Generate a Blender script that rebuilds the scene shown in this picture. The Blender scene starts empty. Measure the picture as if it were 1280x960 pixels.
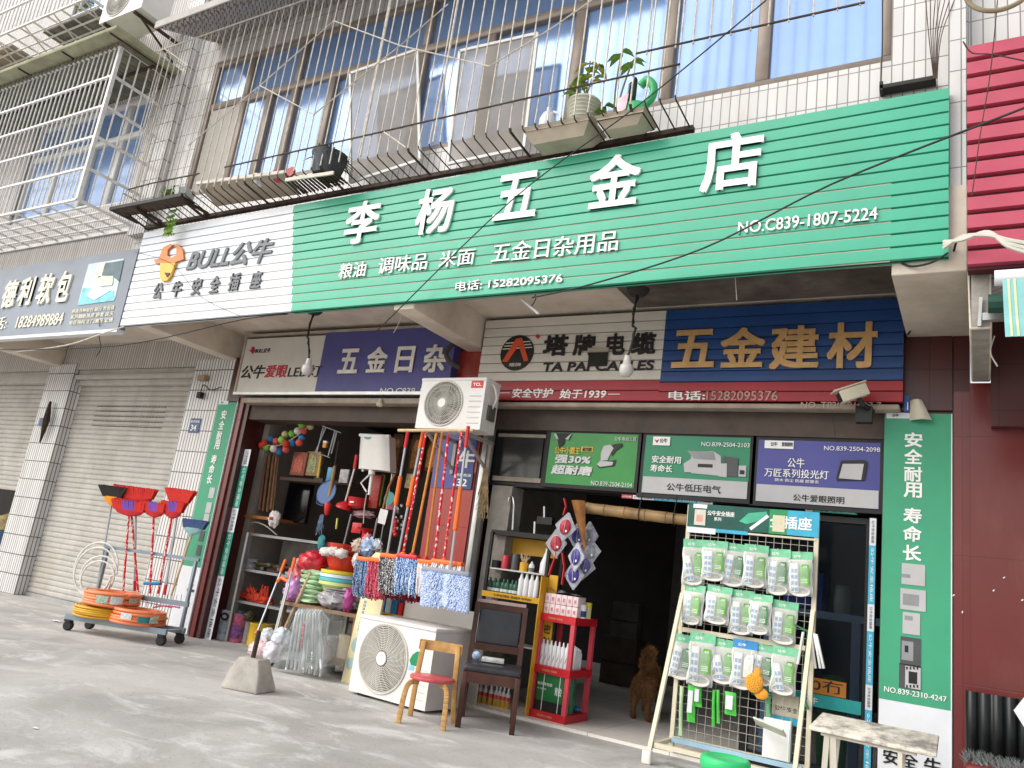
import bpy, bmesh, math, random
import numpy as np
from mathutils import Vector, Matrix, Euler
SC = bpy.context.scene
COL = SC.collection
rnd = random.Random(7)
# ------------------------------------------------------------------ camera
FPX = 990.56
AX, RO, AZ = [math.radians(a) for a in (103.6392, 7.8048, 31.5768)]
CAMR = (Matrix.Rotation(AZ, 3, 'Z') @ Matrix.Rotation(AX, 3, 'X') @ Matrix.Rotation(RO, 3, 'Z'))
CAMP = Vector((0, 0, 1.0))
cam = bpy.data.cameras.new('camera'); cam.sensor_width = 36; cam.lens = 36 * FPX / 1280; cam.clip_start = 0.05; cam.clip_end = 2000
cam_o = bpy.data.objects.new('camera', cam); COL.objects.link(cam_o)
cam_o.matrix_world = Matrix.Translation(CAMP) @ CAMR.to_4x4()
SC.camera = cam_o
# ------------------------------------------------------------------ light
SUN_EL, SUN_AZ = math.radians(40), math.radians(222)   # azimuth measured from +Y clockwise: sun stands behind the camera
w = bpy.data.worlds.new('World'); SC.world = w; w.use_nodes = True
nt = w.node_tree; nt.nodes.clear()
sky = nt.nodes.new('ShaderNodeTexSky'); sky.sky_type = 'NISHITA'; sky.sun_disc = False
sky.sun_elevation = SUN_EL; sky.sun_rotation = SUN_AZ; sky.air_density = 1.6; sky.dust_density = 3.0; sky.ozone_density = 1.0
hs = nt.nodes.new('ShaderNodeHueSaturation'); hs.inputs['Saturation'].default_value = 0.3
bg = nt.nodes.new('ShaderNodeBackground'); bg.inputs['Strength'].default_value = 0.15
wo = nt.nodes.new('ShaderNodeOutputWorld')
nt.links.new(sky.outputs[0], hs.inputs['Color']); nt.links.new(hs.outputs[0], bg.inputs['Color']); nt.links.new(bg.outputs[0], wo.inputs['Surface'])
sl = bpy.data.lights.new('sun', 'SUN'); sl.energy = 1.0; sl.angle = math.radians(60); sl.color = (1.0, 0.97, 0.93)
so = bpy.data.objects.new('sun', sl); COL.objects.link(so)
sd = Vector((math.sin(SUN_AZ) * math.cos(SUN_EL), math.cos(SUN_AZ) * math.cos(SUN_EL), math.sin(SUN_EL)))
so.rotation_euler = sd.to_track_quat('Z', 'Y').to_euler(); so.location = sd * 30
SC.view_settings.view_transform = 'Standard'; SC.view_settings.look = 'None'
SC.view_settings.exposure = 0.55; SC.view_settings.gamma = 1; SC.view_settings.use_curve_mapping = False
SC.cycles.use_denoising = True; SC.cycles.max_bounces = 8; SC.cycles.transparent_max_bounces = 24
# ------------------------------------------------------------------ photo geometry: pixel (1280x960) to a point on a real plane
def ray(px, py):
    return CAMR @ Vector(((px - 640) / FPX, -(py - 480) / FPX, -1))
def F(px, py, Y):
    d = ray(px, py); return CAMP + d * ((Y - CAMP.y) / d.y)
def G(px, py, z=0.0):
    d = ray(px, py); return CAMP + d * ((z - CAMP.z) / d.z)
def FX(px, py, X):
    d = ray(px, py); return CAMP + d * ((X - CAMP.x) / d.x)
# ------------------------------------------------------------------ materials
def lin(h):
    if not isinstance(h, str): return tuple(h)
    h = h.lstrip('#'); o = []
    for i in (0, 2, 4):
        c = int(h[i:i + 2], 16) / 255
        o.append(c / 12.92 if c <= 0.04045 else ((c + 0.055) / 1.055) ** 2.4)
    return tuple(o)
MATS = {}
def mat(name, col, rough=0.6, metal=0.0, var=0.12, vs=6.0, bump=0.0, bs=60.0, spec=0.4, alpha=1.0, trans=0.0, coat=0.0, dirt=0.0, ds=1.5, dcol=(0.10, 0.085, 0.07), streak=1.0, emit=0, dlo=0.48, dhi=0.78):
    if name in MATS: return MATS[name]
    m = bpy.data.materials.new(name); m.use_nodes = True; MATS[name] = m
    n = m.node_tree.nodes; L = m.node_tree.links; b = n['Principled BSDF']
    c = lin(col)
    geo = n.new('ShaderNodeNewGeometry')
    mp = n.new('ShaderNodeMapping'); L.new(geo.outputs['Position'], mp.inputs['Vector'])
    no = n.new('ShaderNodeTexNoise'); no.inputs['Scale'].default_value = vs; no.inputs['Detail'].default_value = 5; no.inputs['Roughness'].default_value = 0.6
    L.new(mp.outputs[0], no.inputs['Vector'])
    mx = n.new('ShaderNodeMix'); mx.data_type = 'RGBA'
    mx.inputs[6].default_value = (*[x * (1 - var * 1.6) for x in c], 1); mx.inputs[7].default_value = (*[min(1, x * (1 + var)) for x in c], 1)
    mr = n.new('ShaderNodeMapRange'); mr.inputs[1].default_value = 0.3; mr.inputs[2].default_value = 0.7
    L.new(no.outputs[0], mr.inputs[0]); L.new(mr.outputs[0], mx.inputs[0])
    out = mx.outputs[2]
    if dirt:
        mp2 = n.new('ShaderNodeMapping'); mp2.inputs['Scale'].default_value = (1, 1, 1 / streak); L.new(geo.outputs['Position'], mp2.inputs['Vector'])
        n2 = n.new('ShaderNodeTexNoise'); n2.inputs['Scale'].default_value = ds; n2.inputs['Detail'].default_value = 9; n2.inputs['Roughness'].default_value = 0.7
        L.new(mp2.outputs[0], n2.inputs['Vector'])
        r2 = n.new('ShaderNodeMapRange'); r2.inputs[1].default_value = dlo; r2.inputs[2].default_value = dhi; r2.inputs[4].default_value = dirt
        L.new(n2.outputs[0], r2.inputs[0])
        m2 = n.new('ShaderNodeMix'); m2.data_type = 'RGBA'; m2.inputs[7].default_value = (*dcol, 1)
        L.new(out, m2.inputs[6]); L.new(r2.outputs[0], m2.inputs[0]); out = m2.outputs[2]
    L.new(out, b.inputs['Base Color'])
    b.inputs['Roughness'].default_value = rough; b.inputs['Metallic'].default_value = metal
    b.inputs['Specular IOR Level'].default_value = spec
    if alpha < 1: b.inputs['Alpha'].default_value = alpha
    if trans: b.inputs['Transmission Weight'].default_value = trans
    if coat: b.inputs['Coat Weight'].default_value = coat; b.inputs['Coat Roughness'].default_value = 0.08
    if emit: b.inputs['Emission Strength'].default_value = emit; b.inputs['Emission Color'].default_value = (*c, 1)
    if bump:
        n3 = n.new('ShaderNodeTexNoise'); n3.inputs['Scale'].default_value = bs; n3.inputs['Detail'].default_value = 4
        L.new(geo.outputs['Position'], n3.inputs['Vector'])
        bp = n.new('ShaderNodeBump'); bp.inputs['Strength'].default_value = bump; bp.inputs['Distance'].default_value = 0.01
        L.new(n3.outputs[0], bp.inputs['Height']); L.new(bp.outputs[0], b.inputs['Normal'])
    return m
def tile_mat(name, c1, c2, grout, w_, h_, mort=0.004, rough=0.25, dirt=0.3, stain=(0.2, 0.17, 0.13)):
    m = bpy.data.materials.new(name); m.use_nodes = True; MATS[name] = m
    n = m.node_tree.nodes; L = m.node_tree.links; b = n['Principled BSDF']
    geo = n.new('ShaderNodeNewGeometry'); sp = n.new('ShaderNodeSeparateXYZ'); L.new(geo.outputs['Position'], sp.inputs[0])
    ad = n.new('ShaderNodeMath'); L.new(sp.outputs[0], ad.inputs[0]); L.new(sp.outputs[1], ad.inputs[1])
    cb = n.new('ShaderNodeCombineXYZ'); L.new(ad.outputs[0], cb.inputs[0]); L.new(sp.outputs[2], cb.inputs[1])
    br = n.new('ShaderNodeTexBrick'); br.offset = 0; br.squash = 1; br.inputs['Scale'].default_value = 1
    br.inputs['Brick Width'].default_value = w_; br.inputs['Row Height'].default_value = h_; br.inputs['Mortar Size'].default_value = mort; br.inputs['Mortar Smooth'].default_value = 0.1
    br.inputs['Color1'].default_value = (*lin(c1), 1); br.inputs['Color2'].default_value = (*lin(c2), 1); br.inputs['Mortar'].default_value = (*lin(grout), 1)
    L.new(cb.outputs[0], br.inputs['Vector'])
    mp2 = n.new('ShaderNodeMapping'); mp2.inputs['Scale'].default_value = (1, 1, 0.3); L.new(geo.outputs['Position'], mp2.inputs['Vector'])
    n2 = n.new('ShaderNodeTexNoise'); n2.inputs['Scale'].default_value = 2.5; n2.inputs['Detail'].default_value = 9; n2.inputs['Roughness'].default_value = 0.7
    L.new(mp2.outputs[0], n2.inputs['Vector'])
    r2 = n.new('ShaderNodeMapRange'); r2.inputs[1].default_value = 0.5; r2.inputs[2].default_value = 0.75; r2.inputs[4].default_value = dirt
    L.new(n2.outputs[0], r2.inputs[0])
    m2 = n.new('ShaderNodeMix'); m2.data_type = 'RGBA'; m2.inputs[7].default_value = (*stain, 1)
    L.new(br.outputs[0], m2.inputs[6]); L.new(r2.outputs[0], m2.inputs[0]); L.new(m2.outputs[2], b.inputs['Base Color'])
    b.inputs['Roughness'].default_value = rough
    bp = n.new('ShaderNodeBump'); bp.inputs['Strength'].default_value = 0.4; bp.inputs['Distance'].default_value = 0.003; bp.invert = True
    L.new(br.outputs[1], bp.inputs['Height']); L.new(bp.outputs[0], b.inputs['Normal'])
    return m
def glassy(name, col, rough=0.04, alpha=0.25):
    if name in MATS: return MATS[name]
    m = bpy.data.materials.new(name); m.use_nodes = True; MATS[name] = m
    n = m.node_tree.nodes; L = m.node_tree.links; n.remove(n['Principled BSDF'])
    o = n['Material Output']; tr = n.new('ShaderNodeBsdfTransparent'); gl = n.new('ShaderNodeBsdfPrincipled'); mx = n.new('ShaderNodeMixShader')
    tr.inputs[0].default_value = (*[0.6 + 0.4 * x for x in lin(col)], 1); gl.inputs['Base Color'].default_value = (*lin(col), 1); gl.inputs['Roughness'].default_value = rough
    geo = n.new('ShaderNodeNewGeometry'); no = n.new('ShaderNodeTexNoise'); no.inputs['Scale'].default_value = 30; L.new(geo.outputs['Position'], no.inputs['Vector'])
    bp = n.new('ShaderNodeBump'); bp.inputs['Strength'].default_value = 0.25; bp.inputs['Distance'].default_value = 0.01; L.new(no.outputs[0], bp.inputs['Height']); L.new(bp.outputs[0], gl.inputs['Normal'])
    fr = n.new('ShaderNodeFresnel'); fr.inputs[0].default_value = 1.45
    ad = n.new('ShaderNodeMath'); ad.operation = 'ADD'; ad.use_clamp = True; ad.inputs[1].default_value = alpha; L.new(fr.outputs[0], ad.inputs[0])
    L.new(ad.outputs[0], mx.inputs[0]); L.new(tr.outputs[0], mx.inputs[1]); L.new(gl.outputs[0], mx.inputs[2]); L.new(mx.outputs[0], o.inputs[0])
    return m
def speckle(name, cols, scale=220, rough=0.95):
    # yarn of several colours: voronoi cells take one colour each
    m = bpy.data.materials.new(name); m.use_nodes = True; MATS[name] = m
    n = m.node_tree.nodes; L = m.node_tree.links; b = n['Principled BSDF']; b.inputs['Roughness'].default_value = rough; b.inputs['Specular IOR Level'].default_value = 0.1
    geo = n.new('ShaderNodeNewGeometry'); vo = n.new('ShaderNodeTexVoronoi'); vo.inputs['Scale'].default_value = scale; L.new(geo.outputs['Position'], vo.inputs['Vector'])
    sp = n.new('ShaderNodeSeparateColor'); L.new(vo.outputs['Color'], sp.inputs[0])
    cr = n.new('ShaderNodeValToRGB'); cr.color_ramp.interpolation = 'CONSTANT'
    while len(cr.color_ramp.elements) < len(cols): cr.color_ramp.elements.new(0.5)
    for i, c in enumerate(cols):
        cr.color_ramp.elements[i].position = i / len(cols); cr.color_ramp.elements[i].color = (*lin(c), 1)
    L.new(sp.outputs[0], cr.inputs[0]); L.new(cr.outputs[0], b.inputs['Base Color'])
    return m
# ------------------------------------------------------------------ mesh building
ZERO = Vector((0, 0, 0))
def wloc(o):
    p = Vector((0, 0, 0))
    while o is not None: p += o.location; o = o.parent
    return p
def tag(o, label=None, cat=None, group=None, kind=None):
    if label: o['label'] = label
    if cat: o['category'] = cat
    if group: o['group'] = group
    if kind: o['kind'] = kind
    return o
def thing(name, loc, label, cat, group=None):
    o = bpy.data.objects.new(name, None); COL.objects.link(o); o.location = loc; o.empty_display_size = 0.1
    return tag(o, label, cat, group)
GLYPH = {}
def glyphs(s, bold=0.0, ext=0.0, spacing=1.0):
    k = (s, bold, ext, spacing)
    if k not in GLYPH:
        cu = bpy.data.curves.new('t', 'FONT'); cu.body = s; cu.offset = bold; cu.extrude = ext; cu.resolution_u = 3; cu.space_character = spacing
        ob = bpy.data.objects.new('t', cu); COL.objects.link(ob)
        dg = bpy.context.evaluated_depsgraph_get(); ev = ob.evaluated_get(dg); me = ev.to_mesh()
        V = [v.co.copy() for v in me.vertices]; Fc = [tuple(p.vertices) for p in me.polygons]
        ev.to_mesh_clear(); bpy.data.objects.remove(ob); bpy.data.curves.remove(cu)
        GLYPH[k] = (V, Fc)
    return GLYPH[k]
class MB:
    def __init__(s, m=None): s.v = []; s.f = []; s.k = []; s.mats = []; s.cur = 0; s.seg = []; s.m(m) if m else None
    def m(s, m):
        if m not in s.mats: s.mats.append(m)
        s.cur = s.mats.index(m); return s
    def add(s, vs, fs):
        b = len(s.v); s.v += [Vector(v) for v in vs]
        for f in fs: s.f.append(tuple(i + b for i in f)); s.k.append(s.cur)
        return s
    def obox(s, o, a, b, c):
        o, a, b, c = map(Vector, (o, a, b, c))
        P = [o, o + a, o + a + b, o + b, o + c, o + a + c, o + a + b + c, o + b + c]
        fs = [(0, 3, 2, 1), (4, 5, 6, 7), (0, 1, 5, 4), (1, 2, 6, 5), (2, 3, 7, 6), (3, 0, 4, 7)]
        if a.cross(b).dot(c) < 0: fs = [f[::-1] for f in fs]
        return s.add(P, fs)
    def box(s, x0, x1, y0, y1, z0, z1): return s.obox((x0, y0, z0), (x1 - x0, 0, 0), (0, y1 - y0, 0), (0, 0, z1 - z0))
    def cbox(s, c, size, R=None):
        R = R or Matrix.Identity(3); a, b, d = [R @ Vector(v) for v in ((size[0], 0, 0), (0, size[1], 0), (0, 0, size[2]))]
        return s.obox(Vector(c) - (a + b + d) / 2, a, b, d)
    def bar(s, p, q, w_, h_=None, up=(0, 0, 1)):
        p, q = Vector(p), Vector(q); d = (q - p); up = Vector(up); sx = d.cross(up)
        if sx.length < 1e-6: sx = d.cross(Vector((0, 1, 0)))
        sx.normalize(); sy = sx.cross(d).normalized(); h_ = h_ or w_
        return s.obox(p - sx * w_ / 2 - sy * h_ / 2, sx * w_, sy * h_, d)
    def tube(s, pts, r, n=8, cap=True):
        pts = [Vector(p) for p in pts]; N = len(pts); rs = r if isinstance(r, (list, tuple)) else [r] * N
        T = [(pts[min(i + 1, N - 1)] - pts[max(i - 1, 0)]).normalized() for i in range(N)]
        a = T[0].orthogonal().normalized(); vs = []
        for i in range(N):
            a = (a - T[i] * a.dot(T[i])); a = a.normalized() if a.length > 1e-6 else T[i].orthogonal().normalized(); b = T[i].cross(a)
            vs += [pts[i] + (a * math.cos(2 * math.pi * j / n) + b * math.sin(2 * math.pi * j / n)) * rs[i] for j in range(n)]
        fs = [(i * n + j, i * n + (j + 1) % n, (i + 1) * n + (j + 1) % n, (i + 1) * n + j) for i in range(N - 1) for j in range(n)]
        if cap: fs += [tuple(range(n))[::-1], tuple((N - 1) * n + j for j in range(n))]
        return s.add(vs, fs)
    def lathe(s, c, prof, n=24, R=None, sx=1, sy=1):
        # prof: (radius, height) from bottom to top
        R = R or Matrix.Identity(3); c = Vector(c); vs = []; m_ = len(prof)
        for r, h in prof: vs += [c + R @ Vector((r * sx * math.cos(2 * math.pi * j / n), r * sy * math.sin(2 * math.pi * j / n), h)) for j in range(n)]
        fs = [(i * n + j, i * n + (j + 1) % n, (i + 1) * n + (j + 1) % n, (i + 1) * n + j) for i in range(m_ - 1) for j in range(n)]
        if prof[0][0] > 1e-4: fs.append(tuple(range(n))[::-1])
        if prof[-1][0] > 1e-4: fs.append(tuple((m_ - 1) * n + j for j in range(n)))
        return s.add(vs, fs)
    def ball(s, c, r, n=12, sc=(1, 1, 1), R=None):
        m_ = max(4, n // 2); pr = []
        R = R or Matrix.Identity(3); vs = []; c = Vector(c)
        for i in range(m_ + 1):
            t = math.pi * i / m_
            for j in range(n):
                q = 2 * math.pi * j / n
                vs.append(c + R @ Vector((r * sc[0] * math.sin(t) * math.cos(q), r * sc[1] * math.sin(t) * math.sin(q), -r * sc[2] * math.cos(t))))
        fs = [(i * n + j, i * n + (j + 1) % n, (i + 1) * n + (j + 1) % n, (i + 1) * n + j) for i in range(m_) for j in range(n)]
        return s.add(vs, fs)
    def prism(s, poly, o, u, v, d):
        # polygon (2D list, counter-clockwise seen against d) in frame o,u,v pushed along d
        o, u, v, d = map(Vector, (o, u, v, d)); n = len(poly)
        A = [o + u * a + v * b for a, b in poly]; B = [p + d for p in A]
        fs = [tuple(range(n)), tuple(range(2 * n - 1, n - 1, -1))] + [(i, n + i, n + (i + 1) % n, (i + 1) % n) for i in range(n)]
        if u.cross(v).dot(d) > 0: fs = [f[::-1] for f in fs]
        return s.add(A + B, fs)
    def quad(s, *P): return s.add(P, [tuple(range(len(P)))])
    def grid(s, fn, nu, nv, wrap=False):
        vs = [fn(i / nu, j / nv) for j in range(nv + 1) for i in range(nu + (0 if wrap else 1))]; k = nu + (0 if wrap else 1)
        fs = [(j * k + i, j * k + (i + 1) % k, (j + 1) * k + (i + 1) % k, (j + 1) * k + i) for j in range(nv) for i in range(nu)]
        return s.add(vs, fs)
    def text(s, t, o, u, v, width, height, bold=0.02, depth=0.004, shear=0.0, center=False, keep=False, spacing=1.0):
        # letters fitted to width x height with lower left corner at o; u right, v up, raised by depth along u x v
        V, Fc = glyphs(t, 0.0, 0.5, spacing)
        if not V: return s
        s.seg.append((len(s.v), len(s.f)))
        o, u, v = Vector(o), Vector(u).normalized(), Vector(v).normalized(); nrm = u.cross(v)
        x0 = min(p.x for p in V); x1 = max(p.x for p in V); y0 = min(p.y for p in V); y1 = max(p.y for p in V)
        ky = height / (y1 - y0); kx = width / max(1e-6, (x1 - x0)) if width else ky
        # heavier strokes: shifted copies of the letter, each a hair deeper so that no two faces share a plane
        q = bold * 0.75; sh = [(0, 0)] + ([(-q, -q), (q, -q), (q, q), (-q, q)] if bold > 0.015 else ([(-q, 0), (q, 0)] if bold > 0.004 else []))
        if bold > 0.03: sh += [(q, 0), (-q, 0), (0, q), (0, -q)]
        gx, gy = (x1 - x0) + 2 * q, (y1 - y0) + 2 * q; ky = height / gy; kx = width / gx if width else ky
        for n_, (dx, dy) in enumerate(sh):
            dd = depth * (1 - 0.035 * n_); vs = [o + u * ((p.x - x0 + q + dx) * kx + shear * (p.y - y0) * ky) + v * ((p.y - y0 + q + dy) * ky) + nrm * ((p.z + 0.5) * dd) for p in V]
            s.add(vs, Fc)
        return s
    def ftext(s, t, a, b, Y, bold=0.02, depth=0.006, shear=0.0, spacing=1.0):
        # on a facade plane: a, b = photo pixels of the lower left and upper right corner of the word
        p, q = F(*a, Y), F(*b, Y)
        return s.text(t, p, (1, 0, 0), (0, 0, 1), q.x - p.x, q.z - p.z, bold, depth, shear, spacing=spacing)
    def frect(s, a, b, Y, th=0.004):
        p, q = F(*a, Y), F(*b, Y); return s.box(min(p.x, q.x), max(p.x, q.x), Y - th, Y, min(p.z, q.z), max(p.z, q.z))
    def build(s, name, parent=None, label=None, cat=None, group=None, kind=None, bevel=0.0, smooth=False, loc=None, ang=58, seg=2):
        if 'lettering' in name and len(s.seg) > 1:   # every word a mesh of its own
            cuts = [(0, 0)] + s.seg[1:] + [(len(s.v), len(s.f))]
            for (v0, f0), (v1, f1) in zip(cuts[:-1], cuts[1:]):
                w_ = MB(); w_.v = s.v[v0:v1]; w_.mats = s.mats; w_.f = [tuple(i - v0 for i in f) for f in s.f[f0:f1]]; w_.k = s.k[f0:f1]; o = w_.build(name, parent, label, cat, group, kind, bevel, smooth, loc, ang, seg)
            return o
        me = bpy.data.meshes.new(name)
        if loc is None: loc = wloc(parent) if parent is not None else ZERO
        off = Vector(loc)
        me.from_pydata([tuple(v - off) for v in s.v], [], s.f)
        for m_ in s.mats: me.materials.append(m_)
        me.polygons.foreach_set('material_index', s.k)
        if bevel:
            bm = bmesh.new(); bm.from_mesh(me); bmesh.ops.remove_doubles(bm, verts=bm.verts, dist=1e-5)
            es = [e for e in bm.edges if len(e.link_faces) == 2 and e.calc_face_angle(0) > 0.5]
            bmesh.ops.bevel(bm, geom=es, offset=bevel, segments=seg, affect='EDGES', profile=0.5, clamp_overlap=True); bm.to_mesh(me); bm.free()
        if smooth or bevel:
            me.polygons.foreach_set('use_smooth', [True] * len(me.polygons))
            me.set_sharp_from_angle(angle=math.radians(ang))
        me.update()
        o = bpy.data.objects.new(name, me); COL.objects.link(o)
        if parent is not None: o.parent = parent
        else: o.location = off
        return tag(o, label, cat, group, kind)
def copy_tree(o, parent=None):
    c = o.copy(); COL.objects.link(c); c.parent = parent
    for ch in o.children: copy_tree(ch, c)
    return c
ORD = ['first', 'second', 'third', 'fourth', 'fifth', 'sixth', 'seventh', 'eighth', 'ninth', 'tenth', 'eleventh', 'twelfth', 'thirteenth', 'fourteenth']
def rotz(a): return Matrix.Rotation(math.radians(a), 3, 'Z')
def smoothpath(P, n=6):
    P = [Vector(p) for p in P]; out = []
    for i in range(len(P) - 1):
        p0 = P[max(i - 1, 0)]; p1 = P[i]; p2 = P[i + 1]; p3 = P[min(i + 2, len(P) - 1)]
        for k in range(n):
            t = k / n
            out.append(0.5 * ((2 * p1) + (p2 - p0) * t + (2 * p0 - 5 * p1 + 4 * p2 - p3) * t * t + (3 * p1 - p0 - 3 * p2 + p3) * t ** 3))
    out.append(P[-1]); return out
# ------------------------------------------------------------------ shared materials
M_TILE = tile_mat('white_strip_tile', '#d9d7d5', '#cdcbca', '#8d8580', 0.063, 0.21, 0.004, 0.22, 0.35, (0.33, 0.27, 0.2))
M_TILE2 = tile_mat('narrow_white_tile', '#e2e1df', '#d2d0d0', '#6a6664', 0.047, 0.235, 0.006, 0.25, 0.35, (0.36, 0.31, 0.25))
M_MOS = tile_mat('grey_narrow_tile', '#d0cbc6', '#c0bbb6', '#857e78', 0.047, 0.47, 0.008, 0.35, 0.4, (0.25, 0.2, 0.16))
M_REDT = tile_mat('red_brown_tile', '#6e2c2b', '#692a29', '#5c2524', 0.8, 0.75, 0.003, 0.2, 0.25, (0.28, 0.12, 0.08))
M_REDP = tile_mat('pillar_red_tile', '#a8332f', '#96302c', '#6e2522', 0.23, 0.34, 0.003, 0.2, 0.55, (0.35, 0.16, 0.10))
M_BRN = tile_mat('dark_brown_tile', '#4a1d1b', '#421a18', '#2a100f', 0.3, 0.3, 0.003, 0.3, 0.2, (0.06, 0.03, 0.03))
M_SOFF = mat('soffit_plaster', '#d8ccbd', 0.9, var=0.08, vs=3, bump=0.15, dirt=0.55, ds=1.3, dcol=(0.22, 0.17, 0.12))
M_SOFD = mat('soffit_dark_plaster', '#6d645b', 0.9, var=0.3, vs=3, bump=0.15, dirt=0.95, ds=1.3, dcol=(0.03, 0.026, 0.022))
M_CONC = mat('concrete', '#a09a92', 0.92, var=0.15, vs=10, bump=0.4, bs=40, dirt=0.5, ds=4, dcol=(0.2, 0.18, 0.15))
M_RUST = mat('rusty_iron', '#4a3a30', 0.8, var=0.4, vs=14, bump=0.2)
M_BLKI = mat('black_iron', '#2a2725', 0.6, var=0.3)
M_PALE = mat('pale_painted_rod', '#d0c8bc', 0.6, var=0.2, vs=20, dirt=0.45, ds=9, dcol=(0.2, 0.12, 0.07))
M_ALU = mat('aluminium', '#b9bab9', 0.35, 0.7, var=0.1)
M_ALUW = mat('white_aluminium', '#dcdbd8', 0.4, var=0.08, dirt=0.4, ds=3, dcol=(0.3, 0.26, 0.22))
M_FRAME = mat('bronze_window_frame', '#94877d', 0.45, 0.15, var=0.12, dirt=0.5, ds=5, dcol=(0.25, 0.2, 0.15))
M_BLUE = mat('blue_mirror_glass', '#7f9dcb', 0.12, 0.25, var=0.08, vs=1.2, spec=0.6)
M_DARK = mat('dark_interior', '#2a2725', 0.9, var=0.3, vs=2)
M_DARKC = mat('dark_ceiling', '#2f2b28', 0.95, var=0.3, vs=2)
M_FLT = tile_mat('floor_tile', '#efe9e1', '#e8e1d8', '#b5ada5', 0.6, 0.6, 0.004, 0.3, 0.4, (0.4, 0.36, 0.3))
M_SHUT = mat('roller_shutter_slat', '#bdb9b2', 0.55, var=0.10, vs=4, dirt=0.7, ds=2.5, dcol=(0.35, 0.29, 0.22), streak=3)
M_WHITE = mat('white_paint', '#e4e4e6', 0.45, var=0.05)
M_BLACK = mat('black_plastic', '#1b1b1d', 0.5, var=0.2)
M_BROWN = mat('brown_metal', '#51443c', 0.6, var=0.2, vs=5, dirt=0.3)
M_BUFF = mat('buff_rail', '#a89b8c', 0.6, var=0.15, vs=8, dirt=0.4)
# floor tile uses x/y, so give it its own flat mapping
def flat_tiles(m):
    n = m.node_tree.nodes; L = m.node_tree.links
    br = [q for q in n if q.type == 'TEX_BRICK'][0]; geo = [q for q in n if q.type == 'NEW_GEOMETRY'][0]
    for l in list(br.inputs['Vector'].links): L.remove(l)
    L.new(geo.outputs['Position'], br.inputs['Vector'])
flat_tiles(M_FLT)
# ------------------------------------------------------------------ ground
def ground_mat():
    m = bpy.data.materials.new('worn_concrete_ground'); m.use_nodes = True
    n = m.node_tree.nodes; L = m.node_tree.links; b = n['Principled BSDF']; geo = n.new('ShaderNodeNewGeometry')
    def noise(sc, det, ro, scale=(1, 1, 1), dist=0.0):
        mp = n.new('ShaderNodeMapping'); mp.inputs['Scale'].default_value = scale; L.new(geo.outputs['Position'], mp.inputs['Vector'])
        t = n.new('ShaderNodeTexNoise'); t.inputs['Scale'].default_value = sc; t.inputs['Detail'].default_value = det; t.inputs['Roughness'].default_value = ro; t.inputs['Distortion'].default_value = dist
        L.new(mp.outputs[0], t.inputs['Vector']); return t.outputs[0]
    def ramp(x, a, b_):
        r = n.new('ShaderNodeMapRange'); r.inputs[1].default_value = a; r.inputs[2].default_value = b_; L.new(x, r.inputs[0]); return r.outputs[0]
    def mix(c1, c2, fac, k=1.0):
        q = n.new('ShaderNodeMix'); q.data_type = 'RGBA'
        for i, c in ((6, c1), (7, c2)):
            if isinstance(c, tuple): q.inputs[i].default_value = (*c, 1)
            else: L.new(c, q.inputs[i])
        mm = n.new('ShaderNodeMath'); mm.operation = 'MULTIPLY'; mm.inputs[1].default_value = k; L.new(fac, mm.inputs[0]); L.new(mm.outputs[0], q.inputs[0]); return q.outputs[2]
    c = mix(lin('#a19e9a'), lin('#bfbcb8'), ramp(noise(0.9, 6, 0.6, dist=0.6), 0.38, 0.62))
    c = mix(c, lin('#d2d0cd'), ramp(noise(2.4, 9, 0.7, (0.75, 1.3, 1), 0.6), 0.52, 0.64), 0.85)
    c = mix(c, lin('#7f7c78'), ramp(noise(1.6, 8, 0.7, (1, 0.6, 1), 0.8), 0.53, 0.72), 0.38)
    c = mix(c, lin('#8a8079'), ramp(noise(0.7, 5, 0.6), 0.58, 0.8), 0.35)
    c = mix(c, lin('#5a554f'), ramp(noise(40, 3, 0.5), 0.62, 0.7), 0.35)
    c = mix(c, lin('#cfcac3'), ramp(noise(70, 3, 0.5), 0.6, 0.72), 0.35)
    L.new(c, b.inputs['Base Color']); b.inputs['Roughness'].default_value = 0.85
    bp = n.new('ShaderNodeBump'); bp.inputs['Strength'].default_value = 0.35; bp.inputs['Distance'].default_value = 0.01
    L.new(noise(45, 8, 0.7), bp.inputs['Height']); L.new(bp.outputs[0], b.inputs['Normal'])
    return m
M_GRD = ground_mat()
g = MB(M_GRD); g.quad((-400, -400, 0), (400, -400, 0), (400, 400, 0), (-400, 400, 0)); g.build('ground', kind='structure')
fl = MB(M_FLT); fl.box(-3.7, -0.2, 5.55, 12, 0.0, 0.022); fl.build('floor', kind='structure')
# ------------------------------------------------------------------ the shop building
BLD = thing('shop_building', (-4, 5.75, 0), 'tiled terrace building with the open hardware shop below and blue windows above', 'building')
YW = 4.75
b = MB(M_TILE)
X0, X1, XL, XR = -8.0, -0.05, -7.35, -0.47
ZS, ZT = 4.45, 6.12
b.box(X0, X1, YW, YW + 0.22, 3.41, ZS); b.box(X0, XL, YW, YW + 0.22, ZS, ZT); b.box(XR, X1, YW, YW + 0.22, ZS, ZT); b.box(X0, X1, YW, YW + 0.22, ZT, 10)
b.m(M_MOS)
b.box(-15, X0 - 0.003, YW + 0.004, YW + 0.22, 3.41, 4.55); b.box(-15, -10.9, YW + 0.004, YW + 0.22, 4.55, 6.0); b.box(-8.35, X0 - 0.003, YW + 0.004, YW + 0.22, 4.55, 6.0); b.box(-15, X0 - 0.003, YW + 0.004, YW + 0.22, 6.0, 7.3); b.box(-15, -10.9, YW + 0.004, YW + 0.22, 7.3, 10); b.box(-8.35, X0 - 0.003, YW + 0.004, YW + 0.22, 7.3, 10)
b.box(-15, X0, YW + 0.005, YW + 0.22, 8.9, 10)
b.build('upper_wall', BLD)
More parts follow.
